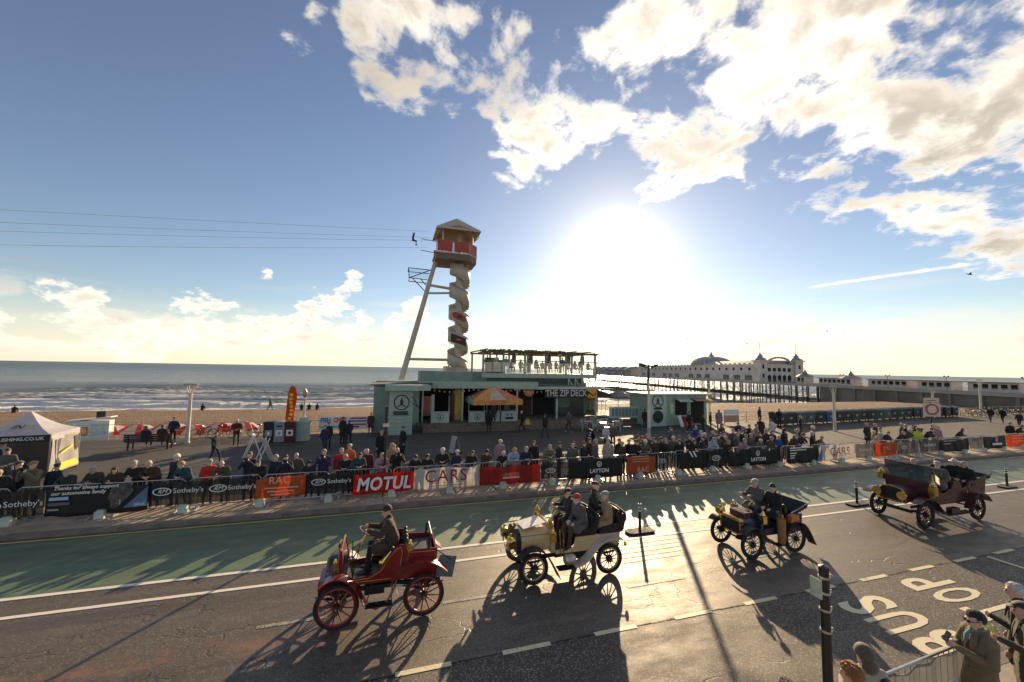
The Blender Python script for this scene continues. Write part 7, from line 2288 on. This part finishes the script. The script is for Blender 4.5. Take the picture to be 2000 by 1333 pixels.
MB().tube([(-.36, -.50, .55), (-.25, -.54, .36), (-.1, -.55, .28), (.1, -.54, .36), (.26, -.50, .62), (.3, -.46, .76)], .022, 6).build('red_spring', RED, car)
MB().box(-.34, .06, -.30, .30, .44, .72).build('engine_case', CHASSIS, car)
MB().tube([(-.2, -.3, .62), (.3, -.36, .60), (.8, -.36, .52)], .03, 8).build('exhaust_pipe', STEEL, car)
steering(car, -.70, .9, -.33, 1.62, .02)
for x1, z1, y in ((-.74, 1.66, -.30), (-.60, 1.60, -.36), (-.46, 1.52, -.38)):
    MB().tube([(-.58, y, .86), (x1, y, z1)], .012, 6).build('control_lever', CHASSIS, car)
hn = MB().tube([(.02, -.47, 1.16), (.12, -.49, 1.30), (.17, -.5, 1.37)], [.05, .028, .012], 10).ell((-.01, -.47, 1.14), (.07, .05, .07), 10, 8).build('bulb_horn', BRASS, car, smooth=True)
MB().ell((.19, -.5, 1.41), (.045, .045, .05), 10, 8).build('horn_bulb', LEATHER, hn)
side_lamp(car, .55, -.49, 1.40, .9)
side_lamp(car, -.9, -.46, 1.18, .9)
side_lamp(car, -.9, .46, 1.18, .9)
MB().obox((1.34, -.36, .86), (.40, .02, .42), (R(-8), R(16), R(12))).build('rear_flap', mat('flap_slate', (.11, .135, .16), .35), car)
MB().tube([(1.12, -.38, 1.24), (1.45, -.38, .98)], .010, 5).build('flap_stay', CHASSIS, car)
# ---- the cream car
CRM = paint('cream_coachwork', (.62, .43, .22))
CRMW = paint('cream_mudguard', (.58, .50, .42))
WOODW = paint('wood_spoke', (.42, .30, .15))
car = thing('veteran_car', 'cream veteran tourer with black leather tub and four people aboard', 'car', (4.48, 9.8, 0), group='veteran cars in procession')
fam = wheel_family(.375, .05, mat('dark_spoke', (.035, .028, .022), .5), CHASSIS, 12, WOODW)
for x in (-1.03, 1.03):
    for y in (-.60, .60):
        put_wheel(car, fam, x, y, .375, y < 0)
running_gear(car, -1.03, 1.03, .60, .375, .55)
bn_ = [(-.38, .68), (.38, .68), (.40, .98), (.30, 1.12), (.16, 1.17), (-.16, 1.17), (-.30, 1.12), (-.40, .98)]
MB().prism(bn_, -1.30, -.52, 'yz').build('bonnet', CRM, car)
for k in range(9):
    MB().obox((-1.22 + k * .065, -.397, .83), (.028, .012, .16), (0, 0, R(20))).build('louvre', CRM, car)
MB().tube([(-1.3, -.36, 1.06), (-.52, -.36, 1.06)], .010, 5).build('brass_strip', BRASS, car)
rd = MB().prism([(p[0] * 1.06, .66 + (p[1] - .68) * 1.08) for p in bn_], -1.40, -1.30, 'yz').build('radiator', CHASSIS, car)
MB().lathe([(.04, 0), (.04, .05), (.02, .07), (0, .08)], (-1.35, 0, 1.2), 10).build('filler_cap', BRASS, rd)
b = MB()
for k in range(9):
    b.box(-1.412, -1.40, -.36, .36, .72 + k * .046, .735 + k * .046)
tag(b.build('radiator_fins', BRASS, rd), kind='stuff')
sc = MB().prism([(-.46, .62), (.46, .62), (.46, 1.06), (.36, 1.22), (-.36, 1.22), (-.46, 1.06)], -.52, -.42, 'yz').build('scuttle', CRM, car)
MB().tube([(-.47, -.46, 1.06), (-.47, -.36, 1.24), (-.47, .36, 1.24), (-.47, .46, 1.06)], .014, 6).build('brass_edge', BRASS, sc)
MB().tube([(-.45, -.40, 1.2), (-.62, -.42, 1.36)], .016, 6).tube([(-.45, .40, 1.2), (-.62, .42, 1.36)], .016, 6).build('brass_stay', BRASS, sc)
MB().obox((-.92, .0, 1.25), (.62, .52, .015), (0, R(-9), R(4))).build('white_placard', PLATE, car)
side_lamp(car, -.56, -.46, 1.32, 1.1)
side_lamp(car, -.56, .46, 1.32, 1.1)
side_lamp(car, -.50, -.52, 1.02, 1.3)
head_lamp(car, -1.56, -.30, .96, .115)
head_lamp(car, -1.56, .30, .96, .115)
MB().lathe([(.02, -.1), (.05, -.02), (.07, .06)], (-1.5, -.12, .72), 10, (0, R(-90), 0)).build('horn', BRASS, car, smooth=True)
MB().tube([(-1.48, -.42, .58), (-1.52, 0, .54), (-1.48, .42, .58)], .022, 6).build('front_bar', CHASSIS, car)
low = [(-.42, .60), (1.30, .60), (1.40, .80), (1.42, .97), (.14, .97), (.10, .80), (.02, .70), (-.42, .68)]
for y0, y1 in ((-.50, -.46), (.46, .50)):
    MB().prism(low, y0, y1).build('body_side', CRM, car)
MB().box(-.42, 1.40, -.46, .46, .58, .66).build('floor', CHASSIS, car)
MB().box(1.38, 1.42, -.46, .46, .62, .97).build('tail_panel', CRM, car)
MB().box(-.42, .12, -.46, .46, .50, .58).build('sill', CHASSIS, car)
for (x0, x1, zt, zb_) in ((.12, .68, 1.16, 1.42), (.80, 1.48, 1.18, 1.40)):
    tub = [(x0, .97), (x1, .97), (x1 + .12, zb_), (x1 + .02, zb_ + .02), (x1 - .10, zt), (x0 + .12, zt - .06), (x0, zt - .12)]
    for y0, y1 in ((-.52, -.45), (.45, .52)):
        MB().prism(tub, y0, y1).build('tub_side', LEATHER, car)
    MB().obox((x1 + .06, 0, (1.0 + zb_) / 2), (.08, .98, zb_ - .98), (0, R(14), 0)).build('tub_back', LEATHER, car)
    MB().tube([(x1 - .1, -.49, zt + .02), (x1 + .1, -.49, zb_ + .02), (x1 + .12, 0, zb_ + .05), (x1 + .1, .49, zb_ + .02), (x1 - .1, .49, zt + .02)], .03, 8).build('rolled_edge', LEATHER, car, smooth=True)
    seat_bench(car, x0 + .04, x1 - .08, -.44, .44, .98, zb_ - .02, .1)
for sy in (-1, 1):
    a, b_ = sorted((sy * .76, sy * .48))
    fender(car, [(-1.42, .66), (-1.25, .82), (-1.0, .87), (-.78, .76), (-.62, .54), (-.48, .28), (-.40, .12)], a, b_, CHASSIS)
    fender(car, [(.02, .33), (.22, .36), (.42, .48), (.60, .70), (.80, .86), (1.05, .90), (1.36, .86)], a, b_, CRMW, .03)
    MB().box(-.42, .04, a + .03, b_ - .03, .30, .33).build('running_board', CHASSIS, car)
MB().lathe([(.10, -.14), (.13, -.1), (.13, .1), (.10, .14)], (-.06, -.55, .46), 12, (0, R(90), 0)).build('brass_canister', mat('pale_canister', (.55, .52, .42), .3, .5), car, smooth=True)
MB().box(.1, .5, -.36, .36, .36, .55).build('gearbox', CHASSIS, car)
MB().tube([(1.42, -.40, .62), (1.56, -.44, .62)], .014, 6).ell((1.6, -.45, .62), (.04, .05, .06), 10, 6).build('tail_lamp', BRASS, car)
steering(car, -.44, .95, -.10, 1.42, .22)
MB().tube([(-.3, -.55, .55), (-.34, -.56, 1.2)], .014, 6).tube([(-.22, -.55, .55), (-.24, -.56, 1.1)], .014, 6).build('brake_levers', BRASS, car)
# ---- the navy car
NAVY = paint('navy_coachwork', (.022, .028, .07))
car = thing('veteran_car', 'small navy veteran car with brass framed radiator, wicker tube and two people', 'car', (10.65, 9.37, 0), group='veteran cars in procession')
fam = wheel_family(.40, .042, mat('pale_wire_spoke', (.30, .27, .23), .4), CHASSIS, 14, CHASSIS)
for x in (-.81, .81):
    for y in (-.54, .54):
        put_wheel(car, fam, x, y, .40, y < 0)
running_gear(car, -.81, .81, .54, .40, .56)
rad = MB().prism([(-.36, .56), (.36, .56), (.36, .96), (.28, 1.02), (-.28, 1.02), (-.36, .96)], -1.02, -.90, 'yz').build('radiator', BRASS, car)
MB().box(-1.04, -1.02, -.30, .30, .62, .93).build('radiator_core', DARK, rad)
MB().prism([(-.33, .60), (.33, .60), (.34, .92), (.24, 1.0), (-.24, 1.0), (-.34, .92)], -.90, -.36, 'yz').build('bonnet', NAVY, car)
MB().prism([(-.44, .58), (.44, .58), (.44, 1.02), (.34, 1.12), (-.34, 1.12), (-.44, 1.02)], -.36, -.26, 'yz').build('scuttle', NAVY, car)
lg = MB().box(-.78, -.42, -.26, .24, 1.0, 1.14).build('luggage_roll', mat('plum_rug', (.10, .04, .05), .9), car)
MB().box(-.70, -.66, -.27, .25, .995, 1.15).box(-.54, -.50, -.27, .25, .995, 1.15).build('strap', LEATHER, lg)
side_lamp(car, -.34, -.50, 1.02, 1.4)
side_lamp(car, -.34, .50, 1.02, 1.4)
head_lamp(car, -1.12, .30, 1.08, .09)
MB().tube([(-1.0, .2, 1.06), (-1.02, .22, 1.22)], .02, 6).ell((-1.02, .22, 1.28), (.07, .07, .06), 8, 6).build('mascot_posy', mat('posy_yellow', (.62, .50, .16), .8), car)
body = [(-.30, .54), (1.12, .54), (1.20, .80), (1.22, 1.04), (.72, 1.06), (.58, 1.0), (.45, .84), (.10, .74), (-.30, .70)]
for y0, y1 in ((-.46, -.42), (.42, .46)):
    MB().prism(body, y0, y1).build('body_side', NAVY, car)
MB().box(-.30, 1.18, -.42, .42, .52, .60).build('floor', CHASSIS, car)
MB().box(1.17, 1.21, -.42, .42, .56, 1.04).build('tail_panel', NAVY, car)
MB().box(.18, .66, -.42, .42, .60, .86).build('seat_box', NAVY, car)
seat_bench(car, .20, .66, -.41, .41, .92, 1.26, .06)
for k in range(4):
    MB().obox((1.02 + .11 * k, 0, 1.16 + .03 * k), (.10, .98, .22 - .02 * k), (0, R(24 + 6 * k), 0)).build('hood_fold', LEATHER, car)
MB().tube([(.74, -.48, 1.08), (1.5, -.50, 1.36)], .018, 6).tube([(.74, .48, 1.08), (1.5, .50, 1.36)], .018, 6).build('hood_iron', STEEL, car)
wk = MB().lathe([(.09, .33), (.10, .36), (.112, .70), (.115, 1.02), (.10, 1.02), (.095, .9)], (.24, -.58, 0), 14).build('umbrella_basket', mat('tan_wicker', (.34, .17, .06), .7, var=.3, scale=25, bump=.5), car, smooth=True)
MB().tube([(.2, -.58, .9), (.16, -.58, 1.16), (.12, -.58, 1.24), (.06, -.58, 1.22)], .022, 8).build('umbrella_handle', TIMBER, wk)
MB().tube([(.28, -.58, .9), (.30, -.57, 1.12)], .03, 8).build('umbrella_handle', mat('bag_orange', (.62, .20, .06), .7), wk)
MB().box(.62, .92, -.60, -.47, .84, 1.06).build('orange_bag', mat('bag_orange', (.62, .20, .06), .7), car)
for sy in (-1, 1):
    a, b_ = sorted((sy * .68, sy * .44))
    fender(car, [(.36, .60), (.50, .80), (.78, .90), (1.05, .82), (1.24, .58), (1.38, .30), (1.46, .18)], a, b_, CHASSIS)
    fender(car, [(-1.16, .72), (-1.02, .84), (-.80, .88), (-.56, .78), (-.40, .56), (-.20, .36), (.02, .32)], a, b_, CHASSIS)
    MB().box(.02, .42, a + .03, b_ - .03, .28, .32).build('running_board', CHASSIS, car)
MB().obox((.34, -.54, .44), (.28, .06, .10)).build('tool_tin', mat('tin', (.5, .48, .44), .35, .4), car)
steering(car, -.32, .84, .02, 1.30, .20)
MB().lathe([(.02, -.06), (.04, 0), (.06, .05)], (-.30, .1, 1.2), 10, (0, R(-90), 0)).build('horn', BRASS, car, smooth=True)
# ---- the maroon car
MAR = paint('maroon_coachwork', (.055, .012, .013))
car = thing('veteran_car', 'large dark maroon tourer with tall windscreen, brass lamps and a small flag', 'car', (19.0, 9.68, 0), group='veteran cars in procession')
fam = wheel_family(.44, .058, mat('dark_maroon_spoke', (.05, .02, .018), .4), CHASSIS, 12)
for x in (-1.30, 1.62):
    for y in (-.68, .68):
        put_wheel(car, fam, x, y, .44, y < 0)
running_gear(car, -1.30, 1.62, .68, .44, .66)
bn_ = [(-.36, .78), (.36, .78), (.38, 1.06), (.27, 1.20), (.1, 1.25), (-.1, 1.25), (-.27, 1.20), (-.38, 1.06)]
MB().prism(bn_, -1.62, -.92, 'yz').build('bonnet', MAR, car)
MB().prism([(p[0] * 1.07, .76 + (p[1] - .78) * 1.06) for p in bn_], -1.72, -1.62, 'yz').build('radiator', mat('radiator_dark', (.05, .045, .04), .4, .5), car)
MB().tube([(-1.73, p[0] * 1.07, .76 + (p[1] - .78) * 1.06) for p in bn_], .022, 6, closed=True).build('radiator_surround', BRASS, car)
MB().box(-1.735, -1.72, -.30, .30, .84, 1.16).build('radiator_core', DARK, car)
head_lamp(car, -1.86, -.36, 1.02, .135)
head_lamp(car, -1.86, .36, 1.02, .135)
sc = MB().prism([(-.62, .76), (.62, .76), (.66, 1.44), (-.66, 1.44)], -.92, -.84, 'yz').build('scuttle', MAR, car)
wf = MB().tube([(-.88, -.66, 1.44), (-.86, -.66, 2.0), (-.86, .66, 2.0), (-.88, .66, 1.44)], .026, 6, closed=True).build('windscreen_frame', MAR, car)
gl = bpy.data.materials.new('windscreen_glass')
gl.use_nodes = True
T = NT(gl.node_tree)
T.t.links.new(T.node('ShaderNodeMixShader', {0: .45, 1: T.node('ShaderNodeBsdfGlossy', {'Color': (.55, .6, .68, 1), 'Roughness': .03}).outputs[0], 2: T.node('ShaderNodeBsdfTransparent', {'Color': (.55, .58, .62, 1)}).outputs[0]}).outputs[0], T.node('ShaderNodeOutputMaterial').inputs[0])
MB().box(-.878, -.868, -.64, .64, 1.46, 1.98).build('glass', gl, wf)
MB().tube([(-.87, -.64, 1.72), (-.87, .64, 1.72)], .008, 5).build('glass_bar', BRASS, wf)
side_lamp(car, -.98, .72, 1.42, 1.7)
side_lamp(car, -.94, -.74, 1.22, 1.9)
MB().tube([(-.86, -.70, 1.0), (-.84, -.70, 1.75)], .022, 6).build('brass_pillar', BRASS, car)
fg_ = thing('small_flag', 'small green white and orange flag on the maroon car windscreen post', 'flag', (18.2, 8.93, 1.42))
MB().tube([(0, 0, 0), (-.06, 0, .50)], .008, 5).build('stick', TIMBER, fg_)
for k, c_ in enumerate([(.03, .30, .08), (.75, .73, .70), (.75, .25, .03)]):
    f = lambda u, v, k=k: (-.05 + .13 * (k + u) * .75, .025 * math.sin((k + u) * 2.2), .46 - .22 * (1 - v) - .12 * (k + u))
    MB().grid(f, 4, 3).build('stripe', cloth_mat('flag_%d' % k, c_, .4), fg_, smooth='all')
body = [(-.84, .70), (2.10, .70), (2.28, .92), (2.40, 1.46), (2.25, 1.50), (1.40, 1.38), (1.28, 1.22), (.98, 1.10), (.80, 1.42), (.46, 1.42), (.32, 1.18), (-.10, 1.06), (-.40, 1.10), (-.60, 1.36), (-.84, 1.40)]
for y0, y1 in ((-.62, -.57), (.57, .62)):
    s_ = MB().prism(body, y0, y1).build('body_side', MAR, car)
    yy = -.626 if y0 < 0 else .626
    MB().tube([(x, yy, z) for x, z in [(.95, .76), (.95, 1.06), (1.30, 1.16), (1.30, .76)]], .006, 4).build('door_edge', CHASSIS, s_)
    MB().ell((1.22, yy, 1.0), (.05, .012, .016), 8, 6).build('door_handle', BRASS, s_)
MB().box(-.84, 2.1, -.57, .57, .66, .74).build('floor', CHASSIS, car)
MB().prism([(2.08, .70), (2.12, .70), (2.40, 1.46), (2.36, 1.46)], -.60, .60).build('tail_panel', MAR, car)
MB().box(.0, .46, -.57, .57, .74, 1.02).build('seat_box', MAR, car)
seat_bench(car, .02, .50, -.55, .55, 1.08, 1.46, .1)
seat_bench(car, 1.50, 2.06, -.55, .55, 1.08, 1.50, .18)
for k in range(4):
    MB().obox((2.28 + .15 * k, 0, 1.50 - .02 * k), (.11, 1.16, .17 - .02 * k), (0, R(40 + 8 * k), 0)).build('hood_fold', LEATHER, car)
MB().tube([(1.6, -.64, 1.40), (2.75, -.62, 1.56)], .02, 6).tube([(1.6, .64, 1.40), (2.75, .62, 1.56)], .02, 6).build('hood_iron', CHASSIS, car)
for sy in (-1, 1):
    a, b_ = sorted((sy * .86, sy * .60))
    fender(car, [(-1.86, .86), (-1.62, .98), (-1.28, 1.02), (-.98, .90), (-.76, .64), (-.52, .44), (-.3, .40)], a, b_, MAR)
    fender(car, [(1.02, .46), (1.16, .74), (1.38, .96), (1.66, 1.0), (1.94, .90), (2.14, .66)], a, b_, MAR)
    MB().box(-.32, 1.04, a + .02, b_ - .02, .36, .40).build('running_board', CHASSIS, car)
    MB().box(-.1, .35, min(sy * .80, sy * .64), max(sy * .80, sy * .64), .40, .58).build('tool_box', MAR, car)
MB().box(-1.75, -1.70, -.55, .55, .48, .56).build('front_bar', CHASSIS, car)
MB().obox((-1.80, 0, .56), (.015, .46, .11)).build('number_plate', CHASSIS, car)
steering(car, -.70, 1.0, -.28, 1.52, .28)
# ---------------------------------------------------------------- people in the cars
pose('drive', seated(True, .15, .2, .06), 'long', voxel=.0125, fine=True, bulk=1.18)
pose('ride', seated(False, .35, .12), 'long', bulk=1.15, voxel=.0125, fine=True)
pose('ride_b', seated(False, -.5, .2, .08), 'long', bulk=1.15, voxel=.0125, fine=True)
LFT = R(-90)
person('drive', (.12, 9.2, 1.20), LFT, 'brn', 'beanie_blk', 'driver of the red car in heavy brown coat and black knitted hat', tro=1, scale=1.02)
person('drive', (4.86, 10.05, 1.02), LFT, 'dk', 'cap_blk', 'driver of the cream car in dark coat and black cap', tro=1, scale=.98)
person('ride_b', (4.90, 9.54, 1.02), LFT + .15, 'gry', 'beanie_red', 'front passenger of the cream car in grey coat and red knitted hat', tro=2, scale=.98)
person('ride', (5.52, 10.06, 1.12), LFT + R(150), 'dk', 'cap_blk', 'rear passenger of the cream car in dark jacket, back to the camera', tro=1, scale=1.02)
person('ride', (5.66, 9.55, 1.02), LFT - .3, 'tan', 'cap_gry', 'rear passenger of the cream car in tan coat and grey cap', tro=2, scale=.98)
person('drive', (11.0, 9.60, .98), LFT, 'gry', 'cap_bge', 'driver of the navy car in grey jacket and pale cap', tro=1, scale=1.0)
person('ride', (11.08, 9.14, .98), LFT, 'blk', 'beanie_blk', 'passenger of the navy car in black coat and black hat', tro=1, scale=.97)
person('drive', (19.28, 10.0, 1.12), LFT, 'dk', 'cap_bge', 'driver of the maroon car behind the windscreen', tro=1)
person('ride', (19.28, 9.36, 1.12), LFT + .1, 'gry', 'cap_bge', 'front passenger of the maroon car in dark grey coat and beige cap', tro=1, scale=1.03)
person('ride_b', (20.72, 10.02, 1.12), LFT, 'nav', 'beanie_blu', 'rear passenger of the maroon car in blue knitted hat', tro=1)
person('ride', (20.82, 9.62, 1.12), LFT + .2, 'blk', 'brim_crm', 'middle rear passenger of the maroon car in cream brimmed hat', tro=1, scale=.97)
person('ride_b', (20.80, 9.26, 1.12), LFT - .2, 'blk', 'cap_gry', 'near rear passenger of the maroon car in black with grey cap', tro=1, scale=.96)
# ---------------------------------------------------------------- foreground onlookers at the lower right
pose('phone', joints(elL=V3(.25, -.04, 1.14), elR=V3(-.25, -.06, 1.14), wrL=V3(.07, -.30, 1.24), wrR=V3(-.06, -.31, 1.22), hdL=V3(-.35, -.6, .55), hdR=V3(.35, -.6, .55), hnL=V3(-.7, .2, .4), hnR=V3(.7, .2, .4), curl=.9, nod=.28, turn=-.1), 'long', voxel=.0105, fine=True)
pose('near_stand', joints(elL=V3(.26, -.02, 1.13), elR=V3(-.26, .02, 1.13), wrL=V3(.12, -.26, 1.16), wrR=V3(-.22, -.12, .90), nod=.12, turn=.15), 'long', voxel=.0115, fine=True)
person('phone', (8.12, 3.62, .118), R(-118), 'kh', 'crop_dk', 'person in khaki coat and sunglasses holding a phone at the lower right', tro=2, scale=1.0)
tag(MB().box(-.036, .036, -.006, .006, -.072, .072).build('phone', mat('phone_black', (.012, .012, .014), .12), loc=(7.79, 3.80, 1.46)), 'black phone held by the person in khaki coat', 'phone').rotation_euler = (R(-25), 0, R(-118))
gls = thing('sunglasses', 'dark sunglasses on the person in khaki coat', 'sunglasses', (8.12, 3.62, .118), R(-118))
gls.scale = (1.0,) * 3
Mh = POSES['phone'][1]
for q in (-1, 1):
    MB().ell(Mh[0] + Mh[1] @ V3(q * .033, -.099, .010), (.026, .008, .018), 12, 6).build('lens', mat('shade_lens', (.012, .012, .012), .1), gls)
    MB().tube([Mh[0] + Mh[1] @ V3(q * .06, -.09, .014), Mh[0] + Mh[1] @ V3(q * .088, .01, .012)], .004, 5).build('arm', BLACK, gls)
person('near_stand', (9.12, 3.55, .118), R(-150), 'olv', 'cap_blk', 'person in olive coat, black cap and flower spray at the right edge', tro=1, scale=1.0)
sp_ = thing('flower_spray', 'spray of pale yellow flowers held at the lower right', 'flowers', (8.86, 3.78, 1.36))
rf_ = random.Random(5)
for k in range(26):
    v = Vector((rf_.uniform(-1, .6), rf_.uniform(-.6, 1), rf_.uniform(-.2, 1))).normalized() * rf_.uniform(.10, .17)
    s_ = Vector((v.y, -v.x, .2)).normalized() * .012
    MB().add([(0, 0, 0), v * .6 + s_, v, v * .6 - s_, v * .55 + Vector((0, 0, .006))], [(0, 1, 4), (1, 2, 4), (2, 3, 4), (3, 0, 4)]).build('petal', mat('petal_yellow', (.62, .58, .22), .7), sp_)
person('near_stand', (9.72, 3.85, .118), R(-165), 'dk', 'crop_wht', 'white haired person in dark coat at the right edge', tro=1, scale=1.02)
person('near_stand', (5.38, 3.50, .118), R(-170), 'gry', 'tousle_gin', 'ginger haired onlooker in grey seen from behind at the bottom edge', tro=0, scale=.93)
person('near_stand', (5.84, 3.64, .118), R(-200), 'stone', 'hood_olv', 'hooded onlooker in pale jacket at the bottom edge', tro=1, scale=.95)
for p_ in [o for o in COL.objects if o.name.startswith('person') and o.data in (POSES['phone'][0], POSES['near_stand'][0])]:
    nk = POSES['phone'][1][0] + V3(0, .03, -.155)
    b = MB().tube([nk + V3(.085 * math.cos(a), .082 * math.sin(a), .03 * math.sin(a) + .012) for a in [2 * math.pi * k / 20 for k in range(20)]], .024, 8, closed=True, sq=1.3)
    c_ = b.build('collar', p_.material_slots[1].material, p_, smooth='all')
    for sx in (-1, 1):
        MB().add([nk + V3(sx * .02, -.10, .0), nk + V3(sx * .10, -.085, .01), nk + V3(sx * .115, -.125, -.12), nk + V3(sx * .045, -.150, -.26), nk + V3(sx * .02, -.13, -.1)], [(0, 1, 2, 3, 4)]).build('lapel', p_.material_slots[1].material, p_).modifiers.new('thickness', 'SOLIDIFY').thickness = .012
    for k in range(3):
        MB().ell((.0, -.165 + .012 * k, 1.22 - .12 * k), (.012, .006, .012), 10, 6).build('button', BLACK, p_)
sc_ = MB().tube([POSES['phone'][1][0] + V3(.068 * math.cos(a), .03 + .066 * math.sin(a), -.135 + .02 * math.sin(a * 3)) for a in [2 * math.pi * k / 20 for k in range(20)]], .026, 8, closed=True).tube([POSES['phone'][1][0] + V3(-.02, -.05, -.14), POSES['phone'][1][0] + V3(-.03, -.10, -.22), POSES['phone'][1][0] + V3(-.02, -.12, -.32)], [.03, .04, .03], 8, sq=.4).build('scarf', cloth('teal_scarf', (.10, .26, .27)), smooth='all', loc=(8.12, 3.62, .118))
sc_.rotation_euler = (0, 0, R(-118))
tag(sc_, 'teal scarf round the neck of the person in khaki coat', 'scarf')
bg_ = thing('shoulder_bag', 'black shoulder bag worn by the hooded onlooker', 'bag', (5.96, 3.52, 1.18))
MB().ell((0, 0, .12), (.12, .07, .17), 14, 10).build('bag', LEATHER, bg_, smooth='all')
MB().tube([(0, 0, .26), (-.06, .06, .33), (-.14, .1, .36)], .012, 6).build('strap', LEATHER, bg_)
person('near_stand', (4.40, 3.52, .118), R(170), 'pnk', 'crop_brn', 'onlooker whose head just shows left of the black pole', tro=1, scale=.93)
nb_ = thing('crowd_barrier', 'steel crowd barrier with pale rail in front of the khaki coat', 'barrier', (7.45, 3.86, .118), R(3), 'steel crowd barriers on the near kerb')
ob('frame', fb, nb_)
tag(ob('bars', bars_me, nb_), kind='stuff')
ob('foot', foot_me, nb_, (-.85, 0, 0))
ob('foot', foot_me, nb_, (.85, 0, 0))
nf = lambda u, v: (-1.05 + 2.1 * u, -.05 + .018 * math.sin(u * 24) + .01 * math.sin(u * 9 + 2), .14 + .93 * v - .02 * math.sin(u * 12) * v)
nb = MB().grid(nf, 40, 6).build('banner', cloth_mat('near_grey_scrim', (.20, .195, .19), .3, .9), smooth='all', loc=(7.45, 3.86, .118))
nb.rotation_euler = (0, 0, R(3))
tag(nb, 'grey ribbed banner with white oval emblem on the nearest barrier', 'banner')
b = MB()
for k in range(26):
    a0, a1 = 2 * math.pi * k / 26, 2 * math.pi * (k + 1) / 26
    w_, h_ = .24, .14
    b.add([(.45 + .84 * w_ * math.cos(a0), -.085, .62 + .8 * h_ * math.sin(a0)), (.45 + w_ * math.cos(a0), -.085, .62 + h_ * math.sin(a0)), (.45 + w_ * math.cos(a1), -.085, .62 + h_ * math.sin(a1)), (.45 + .84 * w_ * math.cos(a1), -.085, .62 + .8 * h_ * math.sin(a1))], [(0, 1, 2, 3)])
b.build('oval_emblem', PRINTW, nb)
lettering('emblem_letters', 'RM', .20, PRINTW, nb, (.45, -.087, .62), slant=.4, extrude=0)
